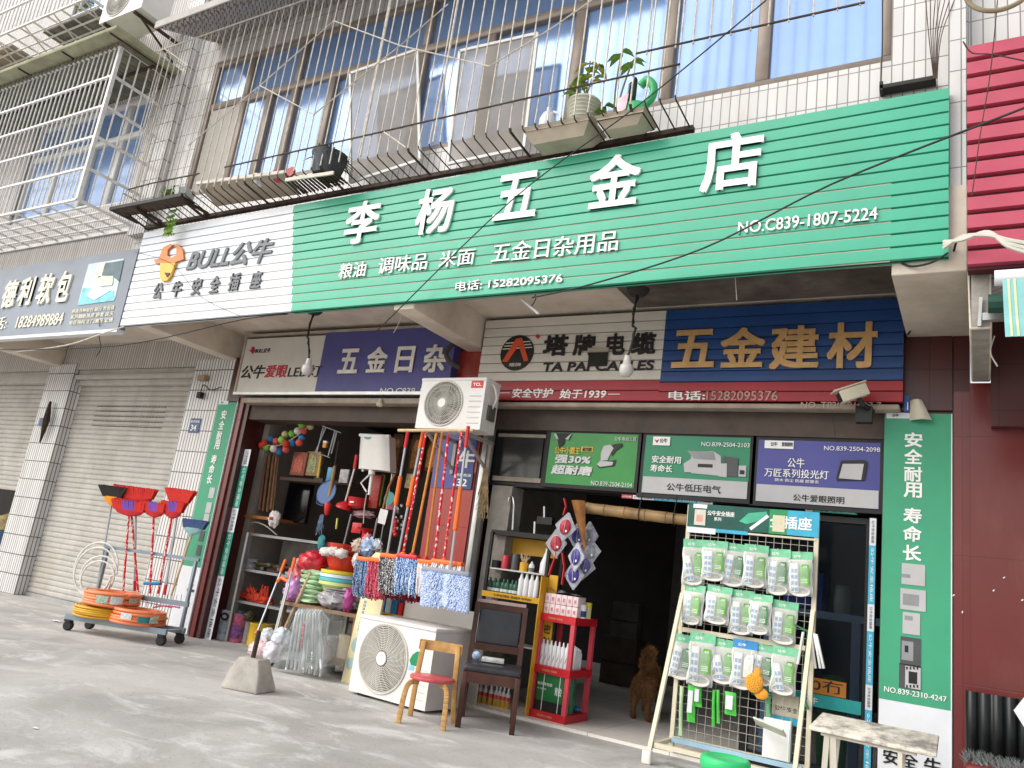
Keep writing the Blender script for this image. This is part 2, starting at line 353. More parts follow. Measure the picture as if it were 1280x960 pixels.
# column pilasters on the upper wall
b = MB(M_TILE2); b.box(-8.02, -7.72, 4.66, 4.748, 4.05, 10); b.build('pilaster', BLD)
b = MB(M_TILE); b.box(-0.145, -0.06, 4.62, 4.748, 2.98, 10); b.build('pilaster', BLD)
b = MB(M_SOFF); b.box(-15, -0.43, 4.62, 5.75, 3.22, 3.4); b.build('soffit', BLD)
b = MB(M_SOFD); b.box(-2.35, -0.432, 4.63, 5.56, 3.205, 3.218); b.build('soffit_dark_patch', BLD)  # thin sheet under the right end of the soffit, darker and blotchy
for x0, x1 in ((-10.78, -10.55), (-7.3, -7.1), (-4.02, -3.82), (-0.43, -0.055)):
    b = MB(M_SOFF); b.box(x0, x1, 4.6, 5.748, 2.93, 3.45); b.build('beam', BLD, bevel=0.008)
b = MB(M_SOFF); b.box(-15, -0.435, 4.56, 4.618, 3.0, 3.5); b.build('edge_beam', BLD)
# wall above the openings
b = MB(M_MOS); b.box(-15, -6.9, 5.75, 5.95, 2.88, 3.24); b.m(M_BROWN); b.box(-6.9, -0.1, 5.78, 5.95, 2.4, 3.24); b.build('inner_upper_wall', BLD)
for x0, x1 in ((-10.78, -10.2),):
    b = MB(M_TILE2); b.box(x0, x1, 5.72, 6.1, 0, 2.95); b.build('tiled_column', BLD)
b = MB(M_TILE2); b.box(-7.8, -6.92, 5.72, 6.1, 0, 2.95); b.build('tiled_column', BLD)
b = MB(M_BRN); b.box(-6.918, -6.775, 5.735, 6.0, 0, 2.52); b.box(-7.1, -6.921, 5.70, 5.718, 2.44, 2.95); b.m(M_REDT); b.box(-6.92, -6.845, 5.715, 5.734, 0, 2.86); b.build('red_post', BLD)
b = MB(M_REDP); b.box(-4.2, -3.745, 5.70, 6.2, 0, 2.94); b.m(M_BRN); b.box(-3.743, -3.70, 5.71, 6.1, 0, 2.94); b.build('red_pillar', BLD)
b = MB(M_ALU); b.box(-3.69, -3.645, 5.66, 5.78, 0, 2.42); b.build('shutter_guide', BLD, bevel=0.004)
b = MB(M_CONC); b.box(-3.62, -3.42, 5.80, 6.0, 0, 1.76); b.build('door_jamb', BLD)
b = MB(M_BRN); b.box(-0.56, -0.15, 5.72, 6.1, 0, 2.94); b.box(-0.45, -0.158, 5.69, 5.715, 2.42, 2.93); b.build('end_pillar', BLD)
b = MB(M_REDT); b.box(-0.15, -0.0585, 5.70, 6.1, 0, 2.55); b.m(M_BRN); b.box(-0.15, -0.0585, 5.701, 6.1, 2.551, 2.94); b.build('party_wall', BLD)
# rails of the rolled up shutters
b = MB(M_BUFF); b.box(-6.77, -4.2, 5.62, 5.76, 2.42, 2.475); b.build('shutter_rail', BLD, bevel=0.01)
b = MB(M_BROWN); b.box(-6.77, -4.2, 5.76, 6.0, 2.27, 2.42); b.build('shutter_box', BLD)
b = MB(M_BUFF); b.box(-3.7, -0.46, 5.6, 5.72, 2.40, 2.438); b.build('shutter_rail', BLD, bevel=0.01)
b = MB(M_BROWN); b.box(-3.7, -0.46, 5.74, 6.0, 2.23, 2.42); b.m(M_BLACK); b.box(-3.7, -0.57, 5.80, 6.0, 1.75, 2.23); b.build('shutter_box', BLD)
b = MB(mat('smoked_glass', '#3b3b3a', 0.15, var=0.2)); b.box(-3.56, -3.17, 5.785, 5.797, 1.83, 2.17); b.m(M_BUFF); b.box(-3.62, -3.15, 5.78, 5.80, 2.172, 2.20); b.box(-3.62, -3.15, 5.78, 5.80, 1.79, 1.828); b.build('transom_window', BLD)
# interior
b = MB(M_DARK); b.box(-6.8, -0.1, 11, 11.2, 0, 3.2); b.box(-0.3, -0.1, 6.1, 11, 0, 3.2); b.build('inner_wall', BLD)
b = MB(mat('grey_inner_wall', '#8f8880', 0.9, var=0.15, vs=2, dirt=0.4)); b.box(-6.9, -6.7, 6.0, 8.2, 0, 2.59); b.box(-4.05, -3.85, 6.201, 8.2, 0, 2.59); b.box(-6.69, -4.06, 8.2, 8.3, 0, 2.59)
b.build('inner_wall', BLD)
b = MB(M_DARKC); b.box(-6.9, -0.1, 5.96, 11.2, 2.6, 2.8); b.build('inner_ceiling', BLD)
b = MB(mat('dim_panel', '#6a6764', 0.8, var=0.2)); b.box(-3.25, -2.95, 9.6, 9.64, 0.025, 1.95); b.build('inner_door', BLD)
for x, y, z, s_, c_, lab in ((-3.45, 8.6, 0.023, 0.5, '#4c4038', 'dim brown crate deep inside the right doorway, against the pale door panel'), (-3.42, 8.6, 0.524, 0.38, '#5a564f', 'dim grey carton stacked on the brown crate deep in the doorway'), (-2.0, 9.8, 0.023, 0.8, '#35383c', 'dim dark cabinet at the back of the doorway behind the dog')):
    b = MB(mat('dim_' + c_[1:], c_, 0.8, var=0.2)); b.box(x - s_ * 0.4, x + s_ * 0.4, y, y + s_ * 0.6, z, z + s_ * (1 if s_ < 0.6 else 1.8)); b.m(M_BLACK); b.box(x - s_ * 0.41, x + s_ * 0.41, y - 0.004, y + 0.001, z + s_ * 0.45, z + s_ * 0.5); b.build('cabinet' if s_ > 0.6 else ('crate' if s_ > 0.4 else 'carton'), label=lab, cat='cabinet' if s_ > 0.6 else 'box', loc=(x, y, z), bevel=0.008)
# roller shutters
def shutter(x0, x1, z0, z1, y, parent):
    b = MB(M_SHUT); n = int((z1 - z0) / 0.062); h = (z1 - z0) / n; prof = []
    for i in range(n):
        z = z0 + i * h
        prof += [(y + 0.014, z), (y + 0.004, z + 0.006), (y, z + 0.022), (y + 0.001, z + h - 0.016), (y + 0.009, z + h - 0.004)]
    vs = [(x0, a, c) for a, c in prof] + [(x1, a, c) for a, c in prof]; N = len(prof)
    b.add(vs, [(i, N + i, N + i + 1, i + 1) for i in range(N - 1)])
    return b.build('roller_shutter', parent)
s1 = shutter(-10.18, -7.82, 0.05, 2.68, 5.86, BLD)
b = MB(M_BLACK)
for r in range(5):
    for k in range(23):
        x = -9.72 + k * 0.061; z = 2.41 - r * 0.063 + 0.0
        b.box(x, x + 0.045, 5.853, 5.8585, z, z + 0.008)
b.build('vent_slot', s1)
b = MB(M_SHUT); b.box(-10.19, -7.81, 5.8, 5.95, 2.68, 2.75); b.box(-10.19, -7.81, 5.74, 5.95, 2.75, 2.81); b.box(-10.19, -7.81, 5.78, 5.95, 2.81, 2.88); b.build('shutter_hood', BLD, bevel=0.01)
b = MB(M_ALU); b.box(-10.18, -7.82, 5.84, 5.90, 0.0, 0.05); b.build('shutter_bottom_bar', s1)
shutter(-15, -10.79, 1.25, 2.72, 5.90, BLD)
b = MB(M_SHUT); b.box(-15, -10.79, 5.8, 5.95, 2.72, 2.88); b.build('shutter_hood', BLD, bevel=0.01)
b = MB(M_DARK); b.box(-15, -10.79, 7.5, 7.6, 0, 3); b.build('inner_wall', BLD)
# first floor windows
def window(x0, x1, z0, z1, y, mulls, trans, parent, low=None, fm=M_FRAME, fw=0.06):
    f = MB(fm)
    f.box(x0, x1, y, y + 0.09, z0, z0 + fw); f.box(x0, x1, y, y + 0.09, z1 - fw, z1); f.box(x0, x0 + fw, y + 0.001, y + 0.089, z0 + fw, z1 - fw); f.box(x1 - fw, x1, y + 0.001, y + 0.089, z0 + fw, z1 - fw)
    if trans: f.box(x0 + fw, x1 - fw, y + 0.002, y + 0.088, trans - 0.04, trans + 0.04)
    for m_ in mulls: f.box(m_ - 0.045, m_ + 0.045, y + 0.003, y + 0.087, z0 + fw, (trans or z1) - 0.04)
    for m_ in mulls[::2] if trans else (): f.box(m_ - 0.04, m_ + 0.04, y + 0.003, y + 0.087, trans + 0.04, z1 - fw)
    w_ = f.build('window', parent, bevel=0.006, seg=1)
    xs = [x0 + fw] + sorted(mulls) + [x1 - fw]
    for i in range(len(xs) - 1):
        p = MB(M_BLUE); t = rnd.uniform(-0.012, 0.012); yy = y + (0.04 if i % 2 else 0.055); t2 = rnd.uniform(-0.006, 0.006)
        p.quad((xs[i], yy - t, z0 + fw), (xs[i + 1], yy + t, z0 + fw), (xs[i + 1], yy + t + t2, trans or z1), (xs[i], yy - t + t2, trans or z1))
        p.build('pane', w_)
    if trans:
        p = MB(M_BLUE); p.quad((x0, y + 0.045, trans), (x1, y + 0.05, trans), (x1, y + 0.052, z1), (x0, y + 0.047, z1)); p.build('pane', w_)
    return w_
window(XL, XR, ZS, ZT, YW + 0.02, [-6.75, -6.35, -5.98, -5.47, -4.35, -3.62, -2.76, -1.98, -1.28], 5.55, BLD)
for xc, x2, nm in ((-7.25, -6.8, 0),):
    b = MB(mat('greyed_board', '#b9b3aa', 0.7, var=0.15, vs=3, dirt=0.5)); b.box(xc, x2, YW + 0.03, YW + 0.06, ZS + 0.06, 5.5); b.build('blanked_pane', BLD)
window(-10.9, -8.35, 4.55, 6.0, YW + 0.05, [-10.2, -9.5, -8.9], 5.5, BLD, fm=M_ALUW)
window(-10.9, -8.35, 7.3, 8.9, YW + 0.05, [-10.2, -9.5, -8.9], 8.4, BLD, fm=M_ALUW)
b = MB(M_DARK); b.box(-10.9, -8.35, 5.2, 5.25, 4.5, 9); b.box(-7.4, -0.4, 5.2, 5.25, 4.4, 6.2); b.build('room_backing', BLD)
# insect screens hung outside the windows
M_SCR = mat('insect_screen', '#9a958f', 0.8, alpha=0.78, var=0.12, vs=3, dirt=0.4, ds=1.5, dcol=(0.3, 0.22, 0.15))
def screen(px, Y, label):
    P = [F(x, y, Y) for x, y in px]
    s_ = MB(M_SCR); s_.quad(*P); f = MB(M_ALUW)
    for i in range(4): f.bar(P[i], P[(i + 1) % 4], 0.025, 0.02, up=(0, 1, 0))
    o = f.build('window_screen', label=label, cat='window screen', loc=P[0]); s_.build('mesh_sheet', o)
screen([(438, 228), (525, 200), (522, 62), (438, 92)], 4.62, 'grey window screen in a white frame tilted on the left windows')
screen([(560, 205), (655, 185), (672, 42), (575, 64)], 4.62, 'grey window screen in a pale frame beside the potted plants')
# ------------------------------------------------------------------ corrugated canopy above the main windows
b = MB(mat('canopy_edge', '#b3aea8', 0.7, var=0.1, dirt=0.3)); b.obox((-7.42, 4.05, 6.10), (5.0, 0, 0), (0, 0.70, 0.32), (0, 0, 0.03)); b.box(-7.44, -2.4, 4.03, 4.048, 6.06, 6.14)
b.m(M_MOS)
def corr(u, v): return Vector((-7.41 + u * 4.95, 4.06 + v * 0.69, 6.075 + 0.315 * v + 0.022 * math.sin(u * 4.95 / 0.09 * 2 * math.pi)))
b.grid(corr, 470, 1)
b.build('corrugated_canopy', label='corrugated canopy with a pale edge above the main window grille', cat='canopy', loc=(-5, 4.4, 6.4))
# ------------------------------------------------------------------ red neighbour
NB = thing('neighbour_building', (0.6, 5.6, 0), 'red tiled neighbour building at the right edge beside the green banner', 'building')
b = MB(M_REDT); b.box(-0.058, 2.5, 5.68, 6.0, 0, 2.6); b.build('tiled_wall', NB)
b = MB(M_TILE); b.box(-0.048, 2.5, 4.76, 4.95, 2.9, 10); b.build('upper_wall', NB)
b = MB(M_SOFF); b.box(-0.05, 2.5, 4.62, 5.7, 3.05, 3.3); b.m(M_CONC); b.box(-0.05, 0.055, 4.62, 5.66, 2.6, 3.05); b.build('concrete_beam', NB, bevel=0.01)
b = MB(M_BRN); b.box(0.056, 2.5, 5.6, 5.68, 2.3, 3.04); b.build('lintel', NB)
# ------------------------------------------------------------------ signs
def zz(x0, y0, s): return lambda u, v: (x0 + u * s, y0 + v * s)
def etext(b, t, L, R, T, B, Y, **k):
    x0, x1, z1, z0 = F(*L, Y).x, F(*R, Y).x, F(*T, Y).z, F(*B, Y).z
    return b.text(t, (x0, Y, z0), (1, 0, 0), (0, 0, 1), x1 - x0, z1 - z0, **k)
def row(b, t, a, c, Y, hpx=None, h=None, **k):
    # a word whose lower left corner sits at pixel a and lower right corner at pixel c
    p, q = F(*a, Y), F(*c, Y); z = (p.z + q.z) / 2
    return b.text(t, (p.x, Y, z), (1, 0, 0), (0, 0, 1), q.x - p.x, h, **k)
S_WHITE = mat('sign_white', '#e3e6ec', 0.35, var=0.03, dirt=0.22, ds=1.2, dcol=(0.45, 0.42, 0.38), streak=4)
S_GREEN = mat('sign_green', '#45ad8d', 0.35, var=0.07, vs=1.6, dirt=0.35, ds=1.4, dcol=(0.10, 0.26, 0.19), streak=5)
S_DGREEN = mat('sign_groove', '#0f3d31', 0.6)
S_LET = mat('letter_white', '#f3f2f0', 0.4, var=0.02)
S_LETG = mat('letter_grey', '#6c6f73', 0.45, var=0.06)
S_ORG = mat('emblem_orange', '#d9803a', 0.4, var=0.1)
S_YEL = mat('emblem_yellow', '#f0b93c', 0.4, var=0.1)
S_BLK = mat('letter_black', '#1c1a1a', 0.45)
S_RED = mat('letter_red', '#b5273a', 0.4)
YS = 4.55; ZB, ZTOP = 2.925, 3.985; XSL, XSR = -7.53, -0.145
SIGN = thing('shop_sign', (-3.8, YS, ZB), 'long green and white plank shop sign with raised white characters across the front', 'sign')
NPL = 13
def zbot(x): return 2.938 + (x + 7.5) / 7.35 * 0.062
def ztop(x): return 3.98 + (x + 7.5) * 0.0099
bw, bgm = MB(S_WHITE), MB(S_GREEN); bk = MB(S_DGREEN)
xb0, xb1 = F(364, 391, YS).x, F(366, 259, YS).x
for i in range(NPL):
    t = (i + 0.5) / NPL; xb = xb0 + (xb1 - xb0) * t
    for bb, xa, xc in ((bw, XSL, xb), (bgm, xb, XSR)):
        vs = []
        for xx in (xa, xc):
            hp = (ztop(xx) - zbot(xx)) / NPL; z0 = zbot(xx) + i * hp
            prof = [(0.02, z0 + 0.005), (0.001, z0 + 0.009), (0.0, z0 + hp * 0.5), (0.001, z0 + hp - 0.004), (0.02, z0 + hp - 0.002)]
            if i == 0: prof[0] = (0.05, z0)
            if i == NPL - 1: prof[-1] = (0.05, z0 + hp)
            vs += [(xx, YS + a, c) for a, c in prof]
        bb.add(vs, [(k, 5 + k, 6 + k, k + 1) for k in range(4)])
P_ = [(x, z) for x, z in ((XSL + 0.002, zbot(XSL) + 0.002), (XSR - 0.002, zbot(XSR) + 0.002), (XSR - 0.002, ztop(XSR) - 0.002), (XSL + 0.002, ztop(XSL) - 0.002))]; bk.prism(P_, (0, YS + 0.06, 0), (1, 0, 0), (0, 0, 1), (0, -0.0395, 0))
bk.build('backing_board', SIGN); bw.build('white_panel', SIGN, smooth=True, ang=30); bgm.build('green_panel', SIGN, smooth=True, ang=30)
YL = YS - 0.003
A = zz(420, 160, 280 / 1280); B_ = zz(700, 150, 280 / 1280); C_ = zz(180, 270, 220 / 1280)
L = MB(S_LET)
for t, zf, e in (('李', A, ((52, 600), (270, 430), (185, 420), (95, 668))), ('杨', A, ((460, 540), (697, 340), (640, 338), (490, 615))), ('五', A, ((898, 530), (1176, 250), (1130, 250), (930, 535))),
                 ('金', B_, ((155, 510), (470, 270), (350, 200), (165, 518))), ('店', B_, ((800, 410), (1170, 90), (1030, 75), (840, 420)))):
    etext(L, t, *[zf(*q) for q in e], YL, bold=0.028, depth=0.02)
L.build('shop_name_lettering', SIGN)
L = MB(S_LET)
for t, zf, e in (('粮油', A, ((18, 850), (182, 770), (170, 762), (25, 865))), ('调味品', A, ((240, 830), (535, 720), (520, 715), (250, 838))), ('米面', A, ((590, 790), (803, 690), (790, 688), (610, 800)))):
    etext(L, t, *[zf(*q) for q in e], YL, bold=0.012, depth=0.012)
p = A(890, 765); q = B_(342, 640)
etext(L, '五金日杂用品', p, q, B_(330, 630), A(900, 775), YL, bold=0.012, depth=0.012)
etext(L, '电话: 15282095376', A(685, 920), B_(22, 870), A(1270, 830), A(700, 935), YL, bold=0.016, depth=0.012)
D_ = zz(900, 220, 260 / 1280)
etext(L, 'NO.C839-1807-5224', D_(112, 355), D_(972, 195), D_(950, 195), D_(130, 358), YL, bold=0.012, depth=0.012)
L.build('goods_and_phone_lettering', SIGN)
L = MB(S_LETG)
etext(L, 'BULL公牛', C_(303, 405), C_(942, 165), C_(890, 165), C_(320, 408), YL, bold=0.03, depth=0.012, shear=0.22)
for t, e in (('公', ((62, 600), (150, 500), (110, 488), (70, 608))), ('牛', ((205, 550), (290, 480), (250, 475), (235, 590))), ('安', ((340, 570), (432, 460), (385, 452), (350, 578))), ('全', ((472, 555), (565, 450), (520, 437), (480, 562))), ('插', ((610, 540), (712, 420), (700, 412), (620, 548))), ('座', ((768, 525), (868, 405), (830, 400), (780, 532)))):
    etext(L, t, *[C_(*q) for q in e], YL, bold=0.035, depth=0.012)
L.build('brand_lettering', SIGN)
# emblem: horned head
def pix(zf, pts, Y): 
    P = [F(*zf(*q), Y) for q in pts]; return [(p.x, p.z) for p in P]
def ccw(pl):
    a = sum(pl[i][0] * pl[(i + 1) % len(pl)][1] - pl[(i + 1) % len(pl)][0] * pl[i][1] for i in range(len(pl)))
    return pl if a > 0 else pl[::-1]
def plate(b, zf, pts, Y, d): return b.prism(ccw(pix(zf, pts, Y)), (0, Y, 0), (1, 0, 0), (0, 0, 1), (0, -d, 0))
E_ = MB(S_ORG)
plate(E_, C_, [(84, 320), (118, 318), (150, 235), (205, 208), (222, 215), (185, 250), (180, 290), (210, 312), (245, 290), (248, 240), (225, 212), (258, 210), (292, 248), (300, 318), (240, 342), (160, 345), (95, 352)], YL, 0.02)
E_.m(S_YEL); plate(E_, C_, [(132, 348), (240, 345), (205, 440), (180, 475), (140, 478), (128, 440)], YL - 0.004, 0.022)
E_.m(S_BLK); plate(E_, C_, [(150, 412), (192, 414), (168, 446)], YL - 0.03, 0.004)
E_.build('horned_head_emblem', SIGN)
# dark sign of the next shop
YD = 4.54
SD = thing('shop_sign', (-9, YD, 2.88), 'grey blue neighbouring shop sign with cream characters and a bedroom picture', 'sign')
bd = MB(mat('slate_sign', '#8f97a3', 0.5, var=0.12, vs=1.0, dirt=0.25)); bd.box(-10.9, -7.535, YD, YD + 0.08, 2.91, 3.79); bd.m(S_WHITE); bd.box(-10.95, -7.536, YD - 0.004, YD + 0.08, 2.875, 2.909)
bd.m(M_MOS); bd.box(-13.5, -10.91, YD + 0.02, YD + 0.08, 2.88, 3.79); bd.build('board', SD)
H_ = zz(0, 300, 180 / 1280)
L = MB(mat('letter_cream', '#f1ecd8', 0.4, var=0.05))
for t, e in (('德', ((5, 610), (190, 370), (175, 355), (20, 612))), ('利', ((150, 590), (345, 325), (340, 325), (165, 592))), ('软', ((315, 570), (515, 310), (480, 298), (330, 580))), ('包', ((485, 550), (668, 300), (560, 285), (600, 550)))):
    etext(L, t, *[H_(*q) for q in e], YD - 0.002, bold=0.035, depth=0.02)
p = F(*H_(575, 750), YD); q = F(*H_(140, 780), YD)
etext(L, '18284989884', H_(140, 780), H_(580, 650), H_(575, 645), H_(150, 785), YD - 0.002, bold=0.012, depth=0.01)
q1 = F(*H_(5, 800), YD); q2 = F(*H_(100, 700), YD)
L.text('电话:', (q2.x - 0.55, YD - 0.002, q1.z), (1, 0, 0), (0, 0, 1), 0.5, 0.16, 0.015, 0.01)
for i, t in enumerate(('承接各种软包 硬包 背景墙', '家具翻新换皮 沙发 床头', '电话预约 上门测量 定做')):
    a = H_(640 - i * 12, 655 + i * 52); c = H_(1025 - i * 6, 590 + i * 56); pa, pc = F(*a, YD), F(*c, YD)
    L.text(t, (pa.x, YD - 0.002, pa.z), (1, 0, 0), (0, 0, 1), pc.x - pa.x, 0.05, 0.012, 0.006)
L.build('lettering', SD)
P_ = MB(mat('print_pale_blue', '#cfe3ea', 0.5, var=0.15, vs=6)); plate(P_, H_, [(690, 585), (790, 215), (1105, 165), (1020, 540)], YD - 0.001, 0.003)
P_.m(mat('print_cyan', '#7fd0e0', 0.5, var=0.2, vs=9)); plate(P_, H_, [(693, 580), (740, 425), (1010, 455), (1018, 538)], YD - 0.005, 0.003)
P_.m(mat('print_cream', '#e8e4d2', 0.5, var=0.15)); plate(P_, H_, [(850, 370), (880, 320), (1010, 320), (1000, 400), (850, 420)], YD - 0.009, 0.003); plate(P_, H_, [(860, 235), (940, 200), (905, 320), (850, 350)], YD - 0.009, 0.003)
P_.m(mat('print_dark', '#5b6f78', 0.5, var=0.2)); plate(P_, H_, [(945, 205), (1100, 180), (1060, 370), (1000, 320), (915, 320)], YD - 0.0055, 0.002)
P_.m(S_WHITE); plate(P_, H_, [(760, 490), (850, 405), (980, 450), (840, 535)], YD - 0.0095, 0.003)
P_.build('picture_print', SD)
# inner sign above the left opening
YI = 5.6
SI = thing('shop_sign', (-5.6, YI, 2.5), 'inner sign with grey and violet halves above the left shop opening', 'sign')
K_ = zz(290, 400, 280 / 1280)
bb = MB(mat('sign_grey', '#c9c4bb', 0.45, var=0.05)); xs = F(*K_(535, 100), YI).x; xe = F(*K_(525, 430), YI).x
bb.box(-6.87, -5.72, YI, YI + 0.1, 2.53, 3.125); bb.m(mat('sign_violet', '#4d4c86', 0.45, var=0.06)); bb.box(-5.719, -4.1, YI, YI + 0.1, 2.53, 3.15)
bb.build('board', SI)
fr = MB(M_ALU); fr.box(-6.9, -4.1, YI - 0.01, YI + 0.11, 2.50, 2.529); fr.m(M_BUFF); fr.box(-6.9, -4.1, YI - 0.01, YI + 0.11, 3.151, 3.175); fr.box(-6.9, -6.871, YI - 0.01, YI + 0.11, 2.53, 3.15); fr.build('frame', SI)
L = MB(mat('letter_pale', '#ddd8cf', 0.45))
for t, e in (('五', ((605, 300), (740, 170), (700, 165), (615, 308))), ('金', ((762, 300), (892, 210), (845, 155), (775, 302))), ('日', ((930, 290), (1055, 155), (1050, 150), (940, 302))), ('杂', ((1090, 280), (1238, 180), (1150, 142), (1130, 300)))):
    etext(L, t, *[K_(*q) for q in e], YI - 0.001, bold=0.035, depth=0.012)
etext(L, 'NO.C839-1807-5224', K_(842, 420), (575, 480), K_(1060, 388), K_(850, 422), YI - 0.001, bold=0.005, depth=0.004, shear=0.15)
L.m(S_BLK); etext(L, '公牛', K_(45, 330), K_(190, 262), K_(160, 258), K_(60, 336), YI - 0.001, bold=0.02, depth=0.006, shear=0.2)
etext(L, 'LED灯', K_(315, 328), K_(512, 262), K_(500, 258), K_(330, 330), YI - 0.001, bold=0.005, depth=0.006, shear=0.1)
etext(L, 'BULL公牛', K_(130, 190), K_(222, 160), K_(215, 160), K_(135, 190), YI - 0.001, bold=0.02, depth=0.004, shear=0.2)
L.m(S_RED); etext(L, '爱眼', K_(183, 330), K_(320, 258), K_(300, 256), K_(190, 330), YI - 0.001, bold=0.02, depth=0.006, shear=0.1)
plate(L, K_, [(95, 170), (112, 172), (112, 155), (128, 152), (132, 175), (120, 195), (108, 182)], YI - 0.001, 0.004)
L.build('lettering', SI)
# inner sign above the right opening
SJ = thing('shop_sign', (-2.1, YI, 2.45), 'inner plank sign with white, navy and red areas above the right shop opening', 'sign')
S_NAVY = mat('sign_navy', '#22457c', 0.4, var=0.12, vs=2, dirt=0.2, dcol=(0.03, 0.05, 0.09)); S_REDB = mat('sign_red', '#a3262f', 0.4, var=0.10, vs=2, dirt=0.2, dcol=(0.12, 0.03, 0.03)); S_OFFW = mat('sign_offwhite', '#d2ccc2', 0.45, var=0.05, dirt=0.2)
xw0, xw1 = -3.80, F(*zz(610, 390, 260 / 1280)(1070, 300), YI).x
def planks(b, x0, x1, z0, z1, n, Y):
    h = (z1 - z0) / n
    for i in range(n):
        a = z0 + i * h; prof = [(0.012, a + 0.002), (0.001, a + 0.006), (0, a + h / 2), (0.001, a + h - 0.005), (0.012, a + h - 0.001)]
        vs = [(x0, Y + q, c) for q, c in prof] + [(x1, Y + q, c) for q, c in prof]; b.add(vs, [(k, 5 + k, 6 + k, k + 1) for k in range(4)])
bb = MB(S_OFFW); planks(bb, xw0, xw1, 2.62, 3.19, 7, YI); bb.build('white_panel', SJ)
bb = MB(S_NAVY); planks(bb, xw1, -0.44, 2.60, 3.19, 7, YI); bb.build('navy_panel', SJ)
bb = MB(S_REDB); planks(bb, -3.70, xw1, 2.45, 2.62, 2, YI); planks(bb, xw1, -0.44, 2.45, 2.60, 2, YI); bb.build('red_panel', SJ)
bb = MB(S_BLK); bb.box(-3.8, -0.441, YI + 0.0125, YI + 0.07, 2.452, 3.188); bb.build('backing_board', SJ)
N_ = zz(610, 390, 260 / 1280); O_ = zz(860, 390, 280 / 1280)
L = MB(mat('letter_bronze', '#c9a06c', 0.4, 0.3, var=0.12, vs=12)); YJ = YI - 0.002
for t, e in (('五', (N_(1130, 345), O_(165, 110), O_(150, 100), N_(1140, 348))), ('金', (O_(180, 318), O_(445, 150), O_(320, 92), O_(190, 322))), ('建', (O_(465, 310), O_(755, 130), O_(530, 85), O_(700, 328))), ('材', (O_(795, 240), O_(1085, 120), O_(860, 65), O_(1010, 322)))):
    etext(L, t, *e, YJ, bold=0.035, depth=0.02)
L.build('trade_lettering', SJ)
L = MB(S_BLK)
for t, e in (('塔', ((335, 270), (500, 150), (480, 140), (345, 272))), ('牌', ((520, 265), (668, 145), (640, 138), (530, 268))), ('电', ((725, 260), (850, 140), (780, 132), (780, 265))), ('缆', ((878, 260), (1040, 130), (1000, 125), (890, 264)))):
    etext(L, t, *[N_(*q) for q in e], YJ, bold=0.04, depth=0.008)
etext(L, 'TA PAI CABLES', N_(332, 365), N_(1022, 300), N_(1010, 298), N_(340, 368), YJ, bold=0.03, depth=0.008, shear=0.12)
L.build('cable_lettering', SJ)
L = MB(S_BLK); c0 = F(*N_(180, 252), YI); rr = 0.5 * abs(F(*N_(280, 250), YI).x - F(*N_(78, 250), YI).x); rz = 0.5 * (F(*N_(180, 145), YI).z - F(*N_(180, 362), YI).z)
L.prism([(rr * math.cos(t * math.pi / 16), rz * math.sin(t * math.pi / 16)) for t in range(32)], (c0.x, YJ, c0.z), (1, 0, 0), (0, 0, 1), (0, -0.006, 0))
L.m(mat('emblem_vermilion', '#d5522b', 0.4)); plate(L, N_, [(88, 305), (175, 165), (210, 160), (250, 300), (222, 305), (190, 205), (120, 308)], YJ - 0.007, 0.005)
L.m(S_OFFW)
for i in range(3): plate(L, N_, [(112 - i * 10, 190 + i * 18), (262 + i * 5, 178 + i * 18), (262 + i * 5, 184 + i * 18), (110 - i * 10, 196 + i * 18)], YJ - 0.0065, 0.003)
etext(L, '塔牌', N_(128, 335), N_(205, 315), N_(200, 313), N_(130, 336), YJ - 0.007, bold=0.02, depth=0.003)
L.m(S_RED); plate(L, N_, [(292, 150), (305, 135), (322, 148), (308, 168)], YJ, 0.004)
L.build('round_emblem', SJ)
bb = MB(M_DARK); p, q = N_(612, 335), N_(742, 235); bb.frect(p, q, YJ - 0.011, 0.003); bb.m(M_BUFF); bb.frect(N_(618, 250), N_(748, 222), YJ - 0.015, 0.02); bb.build('open_hatch', SJ)
L = MB(S_LET)
etext(L, '安全守护', N_(145, 525), N_(400, 475), N_(390, 470), N_(150, 528), YJ, bold=0.02, depth=0.006, shear=0.12)
etext(L, '始于1939', N_(440, 528), N_(728, 480), N_(720, 475), N_(445, 532), YJ, bold=0.02, depth=0.006, shear=0.1)
L.frect(N_(75, 500), N_(135, 496), YJ, 0.004); L.frect(N_(740, 508), N_(812, 504), YJ, 0.004)
etext(L, '电话:', N_(1110, 540), (882, 490), N_(1150, 487), N_(1120, 542), YJ, bold=0.02, depth=0.006)
L.m(mat('letter_faded', '#b59a8d', 0.5)); etext(L, '15282095376', (883, 500), O_(515, 455), O_(500, 452), O_(60, 505), YJ, bold=0.006, depth=0.006)
etext(L, 'NO. TP20191007 7', O_(645, 545), O_(1105, 520), O_(1090, 516), O_(660, 548), YJ, bold=0.006, depth=0.004)
L.build('slogan_lettering', SJ)
